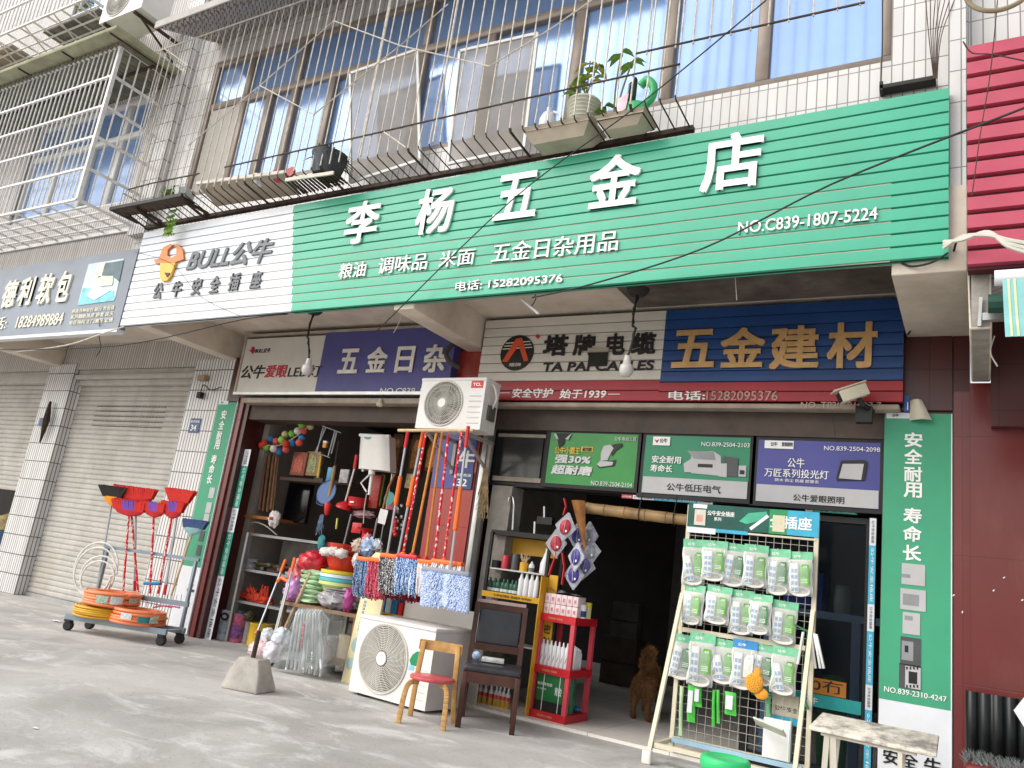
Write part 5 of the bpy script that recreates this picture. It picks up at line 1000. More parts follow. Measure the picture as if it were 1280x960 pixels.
def broom(head, tip, off, label, bristle, base, handle, wt, wb, hb, hbase, patch=None, cap=None):
    t_ = VPL(*head, PL, PR, off); f_ = VPL(*tip, PL, PR, off); up = (t_ - f_).normalized(); th = thing('broom', f_, label, 'broom', 'brooms standing head up in the trolley')
    b = MB(handle); b.tube([f_, t_], 0.0105, 8); b.build('handle', th)
    if cap: b = MB(cap); b.tube([f_ - up * 0.005, f_ + up * 0.09], 0.014, 8); b.build('grip', th)
    b = MB(base); n = 16; dp = 0.028
    def ringpts(c, hw, d_): return [c + dL * (hw * math.copysign(abs(math.cos(2 * math.pi * i / n)) ** 0.6, math.cos(2 * math.pi * i / n))) + nF * (d_ * math.sin(2 * math.pi * i / n)) for i in range(n)]
    def loft(b, rings): b.add([p for r_ in rings for p in r_], [(k * n + i, k * n + (i + 1) % n, (k + 1) * n + (i + 1) % n, (k + 1) * n + i) for k in range(len(rings) - 1) for i in range(n)] + [tuple(range(n))[::-1], tuple((len(rings) - 1) * n + i for i in range(n))])
    loft(b, [ringpts(t_, 0.015, 0.013), ringpts(t_ + up * hbase * 0.4, wb * 0.38, 0.02), ringpts(t_ + up * hbase, wb / 2, dp)]); b.build('head_base', th, smooth=True)
    b = MB(bristle); q0 = t_ + up * hbase; m_ = 46
    for j in range(3):
        for i in range(m_):
            s_ = (i / (m_ - 1) - 0.5); x0 = s_ * wb * 0.96; x1 = s_ * wt + rnd.uniform(-0.004, 0.004); y = (j - 1) * dp * 0.62; b.m(patch if patch and abs(s_ - 0.02) < 0.19 else bristle)
            b.bar(q0 + dL * x0 + nF * y - up * 0.004, q0 + dL * x1 + nF * (y * 1.7) + up * (hb + rnd.uniform(-0.006, 0.006)), 0.0075, 0.012, up=nF)
    b.build('bristles', th); return th
broom(P5(350, 300), P6(228, 165), -0.03, 'broom with black bristles and an orange base, leftmost in the trolley', mat('bristle_black', '#241d1c', 0.7), mat('plastic_amber', '#f0992c', 0.35), M_SILV, 0.32, 0.2, 0.1, 0.09)
broom(P5(567, 330), P6(557, 200), -0.05, 'wide plain red broom on a silver pole, tallest of the red ones', M_RBR, M_RPL, M_SILV, 0.46, 0.37, 0.1, 0.12, cap=M_RPL)
broom(P5(530, 390), P6(588, 215), 0.0, 'red broom with a twisted red handle half hidden behind the purple banded broom', M_RBR, M_RPL, M_TW, 0.3, 0.26, 0.08, 0.08)
broom(P5(505, 395), P6(455, 203), 0.035, 'purple banded red broom nearest the left end of the trolley', M_RBR, M_RPL, M_TW, 0.36, 0.33, 0.09, 0.06, M_PUR)
broom(P5(727, 405), P6(692, 228), 0.03, 'purple banded red broom in the middle of the trolley', M_RBR, M_RPL, M_TW, 0.26, 0.22, 0.085, 0.06, M_PUR)
broom(P5(885, 415), P6(765, 230), 0.02, 'purple banded red broom under the tilted red fan of bristles', M_RBR, M_RPL, M_TW, 0.25, 0.2, 0.09, 0.07, M_PUR)
broom(P5(945, 320), P6(822, 235), 0.0, 'red broom with a wide tilted fan of bristles on a silver pole', M_RBR, M_RPL, M_SILV, 0.32, 0.2, 0.12, 0.06, cap=M_RPL)
broom(P5(1062, 560), P6(880, 245), 0.0, 'short broom with blue bristles, lowest and rightmost in the trolley', mat('bristle_blue', '#3f5583', 0.7, var=0.15, vs=60), mat('plastic_aqua', '#9cc3c6', 0.4), M_WOODP, 0.25, 0.21, 0.075, 0.07)
def coil(c, R0, r, layers, per, m_, label, name, cat, band=None, seed=1, th=None):
    rr = random.Random(seed); b = MB(m_); c = Vector(c); pts = []
    tot = layers * per; N = 36
    for q in range(tot):
        la, pe = divmod(q, per); pe = pe if la % 2 == 0 else per - 1 - pe
        ph = rr.uniform(0, 6.28); e1, e2 = rr.uniform(-0.006, 0.006), rr.uniform(0, r * 0.5)
        for i in range(N):
            a = 2 * math.pi * i / N; rad = R0 - pe * r * 1.9 + 0.007 * math.sin(a * 2 + ph) + e1; pts.append(c + Vector((rad * math.cos(a), rad * math.sin(a), r + la * r * 1.75 + e2 * math.sin(a + ph))))
    b.tube(pts, r, 7); o = b.build(name, label=label, cat=cat, loc=c, smooth=True)
    if band:
        h = layers * r * 1.75 + r
        for a, m2 in band:
            b = MB(m2)
            b.grid(lambda u, v: c + Vector(((R0 + r * 1.25) * math.cos(a + (u - 0.5) * 0.42), (R0 + r * 1.25) * math.sin(a + (u - 0.5) * 0.42), h * (0.22 + 0.5 * v))), 6, 1); b.build('paper_label', o)
    return o
cy = PL + dL * 0.24 + nF * 0.17; cy.z = 0.146
coil(cy, 0.25, 0.011, 5, 5, M_YELC, 'yellow cable coil lying under the taller orange hose coil', 'cable_coil', 'cable coil', seed=3)
camdir = math.atan2(-cy.y, -cy.x); LBL1 = mat('label_green_white', '#b9cdb8', 0.5, var=0.35, vs=60); LBL2 = mat('label_white_teal', '#d8e3e2', 0.5, var=0.2, vs=50)
c2 = cy + dL * 0.05 + Vector((0, 0, 0.115)); coil(c2, 0.235, 0.014, 5, 4, M_ORH, 'orange hose coil stacked on the yellow cable on the trolley', 'hose_coil', 'hose coil', [(camdir - 0.35, LBL1), (camdir + 0.15, LBL2), (camdir + 0.8, LBL1)], 5)
c3 = PL + dL * 0.62 + nF * 0.2; c3.z = 0.146; coil(c3, 0.225, 0.014, 5, 4, M_ORH, 'orange hose coil lying low at the right end of the trolley', 'hose_coil', 'hose coil', [(camdir - 0.5, LBL2), (camdir + 0.15, mat('label_teal', '#2c8a8a', 0.5, var=0.2, vs=50)), (camdir + 0.5, LBL1)], 6)
b = MB(mat('hose_white', '#e6e3de', 0.4)); hc = VPL(*P5(235, 850), PL, PR, 0.04); pts = []
for k in range(4 * 32 + 1):
    a = 2 * math.pi * k / 32; q = k / 32; R_0 = 0.25 - 0.02 * q; pts.append(hc + dL * (R_0 * math.cos(a) * 0.92 - 0.03 + 0.06 * (q > 2)) + Vector((0, 0, R_0 * math.sin(a) * (1 - 0.12 * (q > 2)) - 0.03 * q)) + nF * 0.008 * q)
b.tube(pts, 0.0085, 7); b.build('hose_loop', label='loose white hose looped over the left end of the trolley', cat='hose', loc=hc - Vector((0, 0, 0.25)), smooth=True)
b = MB(mat('brush_blue', '#2f7fb0', 0.5)); q0, q1 = VPL(*P6(640, 135), PL, PR, 0.02), VPL(*P6(790, 140), PL, PR, 0.02); b.bar(q0, q1, 0.04, 0.03); b.build('blue_brush', label='small blue brush head held between the trolley brooms', cat='brush', loc=q0, bevel=0.008)
b = MB(mat('wire_pink', '#c55a8a', 0.5)); pts = [VPL(*P6(720 + 240 * k / 20, 352 - 14 * math.sin(k * 0.16) + (3 if k % 2 else -3)), PL, PR, 0.05) for k in range(21)]; b.tube(pts, 0.008, 6); b.build('twisted_cord', label='pink twisted cord on top of the right orange hose coil', cat='cord', loc=pts[0])
# concrete base with a rod
def zsec(b, c, secs, R): # stacked rounded rectangles
    vs = []; 
    for (hx, hy, z, j) in secs: vs += [Vector(c) + R @ Vector((sx * hx + j * sx * sy, sy * hy, z)) for sx, sy in ((-1, -1), (1, -1), (1, 1), (-1, 1))]
    n = len(secs); b.add(vs, [(3, 2, 1, 0)] + [(4 * k + i, 4 * k + (i + 1) % 4, 4 * k + 4 + (i + 1) % 4, 4 * k + 4 + i) for k in range(n - 1) for i in range(4)] + [tuple(4 * (n - 1) + i for i in range(4))])
cb = (G(268, 862) + G(330, 866)) / 2 + Vector((-0.03, 0.1, 0))
M_CONC = mat('pale_concrete', '#b3ada4', 0.92, var=0.15, vs=10, bump=0.4, bs=40, dirt=0.5, ds=6, dcol=(0.25, 0.23, 0.2))
t = thing('concrete_base', cb, 'tapered concrete block with a rusty rod standing on the open ground', 'concrete block')
b = MB(M_CONC); zsec(b, cb, [(0.15, 0.12, 0, 0.0), (0.146, 0.115, 0.03, 0.006), (0.12, 0.095, 0.12, -0.004), (0.085, 0.072, 0.215, 0.004)], rotz(14)); b.build('block', t, bevel=0.012, seg=2)
b = MB(M_RUST); pr0 = cb + Vector((-0.01, 0, 0.21)); b.tube([pr0, pr0 + Vector((0.01, 0.0, 0.19))], 0.017, 10); b.build('rod', t)
# litter
for i, (px, py, s_, lab) in enumerate(((70, 777, 0.06, 'scrap of white paper on the ground left of the trolley'), (218, 786, 0.0, ''), (181, 812, 0.022, 'tiny white scrap on the ground below the trolley'), (44, 911, 0.02, 'tiny white scrap near the bottom left corner'), (231, 823, 0.022, 'tiny white scrap between the trolley and the concrete block'))):
    if not s_: continue
    c = G(px, py); b = MB(mat('paper_white', '#e8e6ea', 0.8)); b.grid(lambda u, v: c + Vector(((u - 0.5) * s_ * 1.8, (v - 0.5) * s_, 0.003 + 0.35 * s_ * abs(math.sin(u * 5 + v * 3 + i)) * 0.5)), 5, 4); b.build('paper_scrap', label=lab, cat='litter', loc=c)
# ------------------------------------------------------------------ two chairs
def frame_at(P, Q):
    P, Q = Vector(P), Vector(Q); u = (Q - P); u.z = 0; L_ = u.length; u.normalize(); return P, u, Vector((-u.y, u.x, 0)), L_
# small bentwood chair
o_, u_, n_, L_ = frame_at(G(523, 912), G(561, 912)); o_ = G(523, 912); 
u_ = (G(560, 911) - o_).normalized(); u_ = Vector((0.42, 0.90, 0)).normalized() if 0 else u_
sc0 = Vector((-3.17, 4.66, 0)); ang = 22; R = rotz(ang); T = lambda x, y, z: sc0 + R @ Vector((x, y, z))
t = thing('small_chair', sc0, 'small yellow bentwood chair with a red round seat before the air conditioner', 'chair')
b = MB(mat('seat_red', '#c9545a', 0.4, var=0.2, vs=12, dirt=0.3, ds=8, dcol=(0.5, 0.25, 0.2))); b.lathe(T(0, 0, 0.272), [(0.001, 0), (0.145, 0), (0.15, 0.004), (0.15, 0.02), (0.146, 0.024), (0.001, 0.024)], 32); b.build('seat', t, smooth=True)
for sx, sy, hi in ((-0.13, -0.12, 0), (0.13, -0.12, 0), (-0.135, 0.12, 1), (0.135, 0.12, 1)):
    b = MB(M_WOODY)
    if not hi:
        P = smoothpath([T(sx * 0.55, sy * 0.55, 0.258), T(sx * 0.92, sy * 0.92, 0.252), T(sx * 1.08, sy * 1.08, 0.19), T(sx * 1.15, sy * 1.2, 0.0)], 6)
        for k in range(len(P) - 1): b.bar(P[k], P[k + 1] + (P[k + 1] - P[k]) * 0.05, 0.034, 0.018, up=R @ Vector((0, 1, 0)))
    else:
        P = [T(sx * 1.12, sy * 1.35, 0.0), T(sx, sy, 0.27), T(sx * 0.9, sy * 1.02, 0.50)]
        for k in range(2): b.bar(P[k], P[k + 1], 0.034, 0.022, up=R @ Vector((0, 1, 0)))
    b.build('leg', t, bevel=0.004)
b = MB(M_WOODY); N = 10
b.grid(lambda u, v: T((u - 0.5) * 0.30, 0.122 + 0.02 * math.cos((u - 0.5) * 3.0) + 0.0, 0.445 + 0.065 * v), N, 1); b.grid(lambda u, v: T((0.5 - u) * 0.30, 0.142 + 0.02 * math.cos((u - 0.5) * 3.0), 0.445 + 0.065 * v), N, 1); b.grid(lambda u, v: T((u - 0.5) * 0.30, 0.122 + v * 0.02 + 0.02 * math.cos((u - 0.5) * 3.0), 0.51), N, 1); b.grid(lambda u, v: T((0.5 - u) * 0.30, 0.122 + v * 0.02 + 0.02 * math.cos((u - 0.5) * 3.0), 0.445), N, 1)
for s_ in (-0.15, 0.15): b.obox(T(s_ - 0.003, 0.12, 0.445), R @ Vector((0.006, 0, 0)), R @ Vector((0, 0.035, 0)), (0, 0, 0.065))
b.build('back_rail', t, smooth=True)
# dark dining chair
o_ = G(572, 909); u_ = Vector((0.87, 0.49, 0)).normalized(); n_ = Vector((-u_.y, u_.x, 0)); W0 = 0.36; D0 = 0.43
M_DW = mat('dark_wood', '#4a2a20', 0.4, var=0.2, vs=15, dirt=0.3, ds=8, dcol=(0.12, 0.08, 0.06)); M_LEA = mat('black_leather', '#35353a', 0.32, var=0.2, vs=8, bump=0.2, bs=20)
t = thing('dining_chair', o_ + u_ * W0 / 2 + n_ * D0 / 2, 'dark wooden chair with black padded seat and back beside the red rack', 'chair'); T = lambda x, y, z: o_ + u_ * x + n_ * y + Vector((0, 0, z * 0.84))
for x, y in ((0.0, 0.0), (W0, 0.0)):
    b = MB(M_DW); b.bar(T(x, y, 0), T(x, y, 0.42), 0.036, 0.036, up=n_); b.build('leg', t, bevel=0.004)
for x in (0.0, W0):
    b = MB(M_DW); b.bar(T(x, D0, 0), T(x, D0 - 0.02, 0.42), 0.036, up=n_); b.bar(T(x, D0 - 0.02, 0.418), T(x, D0 + 0.07, 0.95), 0.036, 0.026, up=n_); b.build('leg', t)
b = MB(M_DW)
for (x0, y0, x1, y1) in ((0, 0, W0, 0), (0, 0, 0, D0 - 0.02), (W0, 0, W0, D0 - 0.02), (0, D0 - 0.02, W0, D0 - 0.02)): b.bar(T(x0, y0, 0.385), T(x1, y1, 0.385), 0.03, 0.07)
b.bar(T(0, 0.05, 0.2), T(0, D0, 0.26), 0.022, 0.03); b.bar(T(W0, 0.05, 0.2), T(W0, D0, 0.26), 0.022, 0.03); b.build('seat_frame', t)
b = MB(M_LEA); b.obox(T(-0.015, -0.015, 0.422), u_ * (W0 + 0.03), n_ * (D0 + 0.0), (0, 0, 0.045)); b.build('seat', t, bevel=0.018, seg=3)
b = MB(M_DW); b.bar(T(0.018, D0 + 0.067, 0.93), T(W0 - 0.018, D0 + 0.067, 0.93), 0.026, 0.05); b.bar(T(0.018, D0 + 0.005, 0.585), T(W0 - 0.018, D0 + 0.005, 0.585), 0.026, 0.05); b.m(mat('pinkish_trim', '#b39a98', 0.5)); b.bar(T(0.0, D0 + 0.07, 0.965), T(W0, D0 + 0.07, 0.965), 0.036, 0.022); b.build('back_frame', t)
b = MB(M_LEA); q = T(0.022, D0 - 0.004, 0.612); b.obox(q, u_ * (W0 - 0.044), n_ * 0.035, Vector((0, 0, 0.245)) + n_ * 0.05); b.build('backrest', t, bevel=0.015, seg=3)
b = MB(mat('folded_paper', '#c9c9c6', 0.7, var=0.2, vs=30)); b.obox(T(0.09, 0.25, 0.482), u_ * 0.16, n_ * 0.10, (0, 0, 0.03)); b.build('folded_papers', label='folded grey papers lying at the back of the dark chair seat', cat='papers', loc=T(0.15, 0.3, 0.47), bevel=0.005)
b = MB(mat('ball_blue_white', '#a9bdd8', 0.5, var=0.4, vs=40)); b.ball(T(0.05, 0.3, 0.518), 0.033, 12); b.build('crumpled_wrapper', label='blue and white crumpled wrapper on the dark chair seat', cat='wrapper', loc=T(0.05, 0.3, 0.47))
# ------------------------------------------------------------------ mops
YM = 5.1; Q_ = zz(420, 660, 220 / 1280)
s0, s1 = F(498, 538, YM), F(592, 538, YM); b = MB(M_WOODP); b.tube([s0, s1], 0.013, 8); b.build('hanging_stick', label='wooden stick under the wall air conditioner that carries the mops', cat='stick', loc=s0)
def mop(top, clamp, Y, label, yarn, clampc, pole, box, grip=None, flat=False, tipc=None, ns=110, cw=None):
    a = F(*top, Y); c = F(*Q_(*clamp), Y); th = thing('mop', c, label, 'mop', 'mops hanging head down from the stick')
    up = (a - c).normalized(); b = MB(pole); b.tube([c, a], 0.0105, 8); b.build('pole', th)
    if grip: b = MB(M_OR); b.tube([c.lerp(a, grip[0]), c.lerp(a, grip[0] + 0.015), c.lerp(a, grip[1])], [0.013, 0.019, 0.017], 8); b.build('grip', th)
    if tipc: b = MB(tipc); b.tube([c.lerp(a, 0.86), a + up * 0.02], 0.015, 8); b.build('handle_tip', th)
    (u0, v0, u1, v1) = box; pL, pR = F(*Q_(u0 + 12, v0), Y), F(*Q_(u1 + 12, v0), Y); zb = F(*Q_((u0 + u1) / 2, v1), Y).z; xl = F(*Q_(u0, v1), Y).x; xr = F(*Q_(u1, v1), Y).x
    zt_ = (pL.z + pR.z) / 2
    b = MB(clampc); b.box(pL.x, pR.x, Y - 0.035, Y + 0.025, zt_, zt_ + 0.035); b.tube([c, Vector((c.x, Y, zt_ + 0.03))], [0.02, 0.032], 10); b.build('clamp', th, bevel=0.008)
    b = MB(yarn)
    if flat:    # dense looped pad: a bulging body covered with short loops
        def pad(u, v):
            xa, xb_2 = pL.x + (xl - pL.x) * v, pR.x + (xr - pR.x) * v; a_ = 2 * math.pi * u; ww = (xb_2 - xa) / 2
            return Vector(((xa + xb_2) / 2 + ww * math.copysign(abs(math.cos(a_)) ** 0.4, math.cos(a_)), Y + 0.03 * math.sin(a_), zt_ + 0.004 + (zb - zt_) * v))
        b.grid(pad, 32, 6, True)
        for i in range(2600):
            u_2, v_2 = rnd.uniform(0.5, 1.0), rnd.random() ** 0.9; q = pad(u_2, v_2); d = Vector((rnd.uniform(-0.008, 0.008), -rnd.uniform(0.008, 0.016), -rnd.uniform(0.008, 0.026))); b.tube([q, q + d * 0.6 + Vector((0, -0.004, 0)), q + d], [0.0046, 0.0052, 0.0038], 4, False)
        for i in range(160): q = pad(rnd.uniform(0.5, 1.0), 0.99); b.tube([q, q + Vector((rnd.uniform(-0.006, 0.006), -0.004, -rnd.uniform(0.01, 0.03)))], 0.0048, 4, False)
        ns = 0
    for i in range(ns):
        s_ = i / (ns - 1); x0 = pL.x + (pR.x - pL.x) * s_; x1 = xl + (xr - xl) * s_ + rnd.uniform(-0.012, 0.012); y0 = Y + rnd.uniform(-0.032, 0.022); y1 = y0 + rnd.uniform(-0.035, 0.02); ze = zb + rnd.uniform(-0.015, 0.02)
        b.tube([(x0, y0, zt_ + 0.004), (x0 * 0.72 + x1 * 0.28 + rnd.uniform(-0.008, 0.008), y0 - 0.008, zt_ * 0.7 + ze * 0.3), (x0 * 0.35 + x1 * 0.65 + rnd.uniform(-0.014, 0.014), (y0 + y1) / 2 - 0.014, zt_ * 0.33 + ze * 0.67), (x1 + rnd.uniform(-0.012, 0.012), y1, ze + rnd.uniform(-0.01, 0.025))], 0.0062, 5, False)
    b.build('yarn', th); return th
Y_BL = speckle('yarn_blue', ['#3d5a8a', '#7d97bd', '#2d4266', '#aebccd'], 190); Y_RD = speckle('yarn_red', ['#b8364a', '#d98a94', '#8a2334', '#c9506a'], 170); Y_BW = speckle('yarn_black_white', ['#1d1b1e', '#d9d6d4', '#2c292c', '#a19ea0'], 150); Y_B2 = speckle('yarn_sky_blue', ['#4a78b8', '#a9c2e2', '#35548c', '#cfdcec'], 160); Y_LB = speckle('yarn_pale_blue', ['#8aa8dc', '#e6ebf5', '#a3bae4', '#cbd6ee'], 240); Y_W = mat('yarn_white', '#e9e2e2', 0.9, var=0.08, vs=60); Y_DR = speckle('yarn_dark_red', ['#6e1f2c', '#8a2a38', '#4e1620', '#9c3a48'], 150)
mop((510, 539), (375, 180), 5.18, 'mop with dark blue yarn and a silver pole, leftmost of the hanging mops', Y_BL, M_OR, M_SILV, (150, 245, 285, 495), (0.38, 0.62), tipc=M_RPL)
mop((529, 539), (455, 185), 5.16, 'mop with pinkish red yarn on a silver pole with orange grip', Y_RD, M_OR, M_SILV, (240, 250, 350, 512), (0.37, 0.62), tipc=M_OR)
mop((533, 539), (490, 175), 5.14, 'mop with black and white yarn on a red pole', Y_BW, M_OR, M_TW, (322, 222, 470, 478))
mop((546, 540), (558, 180), 5.12, 'mop with sky blue yarn below a red socket', Y_B2, M_RPL, M_WOODO, (440, 225, 590, 480))
mop((553, 540), (655, 205), 5.19, 'mop with dark red yarn hidden behind the black and white mop', Y_DR, M_RPL, M_WOODO, (300, 300, 620, 520), ns=150)
mop((561, 540), (718, 220), 5.13, 'mop with white yarn, its left half showing', Y_W, M_OR, M_TW, (535, 262, 720, 490), ns=100)
mop((577, 540), (785, 225), 5.09, 'mop with white yarn behind the broad pale blue mop', Y_W, M_OR, M_TW, (705, 272, 915, 420), ns=100)
mop((585, 536), (830, 310), 5.02, 'broad pale blue flat mop on a silver pole in front of the others', Y_LB, mat('clamp_grey', '#8d95a5', 0.5), M_SILV, (625, 335, 972, 575), (0.27, 0.58), flat=True, tipc=M_RPL)
b = MB(mat('dry_straw', '#8f7a5a', 0.9, var=0.3, vs=20)); aq = zz(480, 480, 240 / 1280)
for i in range(90):
    c = F(*aq(660 + rnd.uniform(-32, 36), rnd.uniform(690, 880)), 5.55); d = Vector((rnd.uniform(-0.02, 0.02), rnd.uniform(-0.02, 0.01), rnd.uniform(-0.05, -0.02))); b.tube([F(*aq(682, 560), 5.56) + Vector((rnd.uniform(-0.015, 0.015), 0, 0)), c, c + d], 0.003, 3, False)
b.build('straw_whisk', label='dried straw whisk hanging upside down right of the blue poster', cat='whisk', loc=F(*aq(680, 560), 5.55))
# ------------------------------------------------------------------ right doorway
Z2 = zz(560, 640, 220 / 1280); Z3 = zz(560, 770, 220 / 1280)
M_YSH = mat('shelf_yellow', '#d9a62a', 0.45, var=0.08, dirt=0.2)
YK = 5.70
def fz(zf, u, v, Y): return F(*zf(u, v), Y)
x0k, x1k = -3.50, -2.955
SH = thing('display_shelf', ((x0k + x1k) / 2, 5.8, 0.02), 'black metal shelf with yellow fronts behind the dark chair', 'shelf')
zA, zB, zC = fz(Z2, 500, 425, YK).z, fz(Z2, 450, 600, YK).z, fz(Z3, 330, 660, YK).z
zTop = fz(Z2, 540, 165, YK).z
b = MB(M_BLACK)
for xx in (x0k, x1k):
    for yy in (5.71, 5.96): b.box(xx - 0.012, xx + 0.012, yy - 0.012, yy + 0.012, 0.022, zTop)
b.build('frame', SH)
for z, nm in ((zA, 0), (zB, 1), (zC - 0.02, 1), (0.5, 0)):
    b = MB(M_ALU if not nm else M_BLACK); b.box(x0k + 0.013, x1k - 0.013, 5.71, 5.96, z - 0.012, z); b.build('shelf_board', SH)
    if nm: b = MB(M_YSH); b.box(x0k - 0.013, x1k + 0.013, 5.690, 5.697, z - 0.04, z + 0.004); b.m(S_BLK); b.text('牛牌玻璃胶 美缝剂 结构胶', (x0k + 0.1, 5.6895, z - 0.03), (1, 0, 0), (0, 0, 1), 0.35, 0.02, 0.01, 0.001); b.build('front_strip', SH)
b = MB(M_YSH); b.box(x0k + 0.04, x1k - 0.03, 5.93, 5.94, zTop - 0.15, zTop - 0.02); b.m(M_BLACK); b.box(x0k - 0.02, x1k + 0.01, 5.72, 5.96, zTop - 0.018, zTop + 0.02); b.build('top_panel', SH)
b = MB(M_YSH); b.box(x1k + 0.014, x1k + 0.022, 5.60, 5.74, 0.03, zA - 0.02); b.box(x1k + 0.024, x1k + 0.10, 5.72, 5.73, 0.03, zA); b.m(S_BLK)
for i, c in enumerate('密封胶'): b.text(c, (x1k + 0.03, 5.7195, 0.62 - i * 0.09), (1, 0, 0), (0, 0, 1), 0.06, 0.07, 0.02, 0.001)
b.build('side_panel', SH)
b = MB(mat('chrome', '#d5d5d6', 0.15, 0.9)); 
for (u0, v0, u1, v1) in ((480, -60, 470, 130), (700, -40, 700, 40), (632, 70, 628, 160)): b.tube([fz(Z2, u0, v0, 5.78), fz(Z2, u1, v1, 5.78)], 0.009, 7)
b.tube(smoothpath([fz(Z2, 480, -60, 5.78), fz(Z2, 470, -110, 5.78), fz(Z2, 445, -100, 5.76), fz(Z2, 440, -70, 5.76)]), 0.009, 7); b.m(M_BLACK); b.cbox(fz(Z2, 710, 65, 5.8), (0.14, 0.05, 0.06)); b.build('tap_display', label='chrome taps standing on top of the black metal shelf', cat='taps', loc=fz(Z2, 600, 160, 5.78))
def bottle(name, base, r, h, m_, label, cat, group=None, prof=None, capm=None, lab=None, n=14):
    base = Vector(base); prof = prof or [(0.001, 0), (0.95, 0), (1, 0.04), (1, 0.62), (0.8, 0.72), (0.36, 0.8), (0.32, 0.98), (0.001, 1)]
    b = MB(m_); b.lathe(base, [(p * r if p > 0.01 else 0.001, q * h) for p, q in prof], n)
    o = b.build(name, label=label, cat=cat, group=group, loc=base, smooth=True)
    if capm: b = MB(capm); b.lathe(base, [(0.38 * r, 0.86 * h), (0.4 * r, 0.87 * h), (0.4 * r, 1.02 * h), (0.001, 1.02 * h)], n); b.build('cap', o, smooth=True)
    if lab:
        b = MB(lab[0]); b.lathe(base, [(r * 1.015, lab[1] * h), (r * 1.015, lab[2] * h)], n); b.build('label', o, smooth=True)
    return o
CYL = [(0.001, 0), (1, 0), (1, 0.97), (0.9, 1), (0.001, 1)]
Yb = 5.76
M_BTG = mat('bottle_green', '#2f5a4a', 0.2, var=0.2); M_BTW = mat('bottle_white', '#e6e6e8', 0.35, var=0.04); M_LBW = mat('label_white', '#dfe2df', 0.5)
zs = zA + 0.001
bottle('tin_can', (fz(Z2, 415, 400, Yb).x, Yb, zs), 0.034, 0.11, mat('can_red', '#b5303a', 0.4), 'red can on the upper black metal shelf', 'can', prof=CYL)
bottle('tin_can', (fz(Z2, 485, 405, Yb).x, Yb, zs), 0.032, 0.13, mat('can_charcoal', '#4b4b50', 0.4), 'charcoal can on the upper black metal shelf', 'can', prof=CYL)
bottle('tin_can', (fz(Z2, 350, 385, Yb).x, Yb, zs), 0.036, 0.06, M_BLACK, 'low black tin at the left end of the upper metal shelf', 'can', prof=CYL)
o = bottle('brush_jar', (fz(Z2, 550, 420, Yb).x, Yb, zs), 0.036, 0.07, mat('jar_yellow', '#e0a92c', 0.4), 'yellow jar full of small brushes on the upper metal shelf', 'jar', prof=CYL)
b = MB(M_WOODP); c = Vector((fz(Z2, 550, 420, Yb).x, Yb, zs + 0.06))
for i in range(14): b.tube([c + Vector((rnd.uniform(-0.02, 0.02), rnd.uniform(-0.02, 0.02), 0)), c + Vector((rnd.uniform(-0.045, 0.045), rnd.uniform(-0.02, 0.02), rnd.uniform(0.05, 0.085)))], 0.003, 4)
b.build('brush', o)
bottle('small_bottle', (fz(Z2, 605, 425, Yb).x, Yb, zs), 0.024, 0.085, M_BTW, 'small white bottle beside the yellow brush jar', 'bottle', lab=(mat('label_grey', '#77756f'), 0.05, 0.4))
bottle('white_jug', (fz(Z2, 700, 440, Yb).x, Yb, zs), 0.042, 0.2, M_BTW, 'tall white bottle at the right end of the upper metal shelf', 'bottle', prof=[(0.001, 0), (0.95, 0), (1, 0.06), (0.95, 0.4), (0.55, 0.65), (0.25, 0.85), (0.2, 1), (0.001, 1)])
for i in range(7):
    x = fz(Z2, 300 + i * 32, 560, Yb).x; bottle('glue_bottle', (x, Yb + 0.01 * (i % 2), zB + 0.001), 0.026, 0.115, M_BTG, f'dark green glue bottle, {ORD[i]} from the left on the yellow fronted shelf', 'bottle', 'green bottles on the metal shelf', lab=(M_LBW, 0.08, 0.28))
for i, u in enumerate((530, 568, 608, 645)):
    bottle('sealant_tube', (fz(Z2, u, 600, Yb).x, Yb - 0.02, zB + 0.001), 0.022, 0.185, M_BTW, f'white sealant tube, {ORD[i]} from the left on the yellow fronted shelf', 'tube', 'white tubes on the metal shelf', prof=[(0.001, 0), (1, 0), (1, 0.68), (0.6, 0.78), (0.42, 1), (0.001, 1)])
M_LBR = mat('label_red_yellow', '#c9a038', 0.5, var=0.1)
for i, u in enumerate((225, 262, 305, 345, 370, 400, 432)):
    o = bottle('cleaner_bottle', (fz(Z3, u, 620, 5.73).x, 5.73, zC - 0.019), 0.021, 0.175, mat('bottle_clear_white', '#cfcfca', 0.3), f'white bottle with red yellow label, {ORD[i]} from left under the dark chair', 'bottle', 'labelled bottles on the bottom shelf', capm=M_BTW, lab=(M_LBR, 0.08, 0.42))
    b = MB(M_RPL); c = Vector((fz(Z3, u, 620, 5.73).x, 5.73, zC - 0.019)); b.lathe(c, [(0.0216, 0.076), (0.0216, 0.105)], 12); b.build('red_band', o)
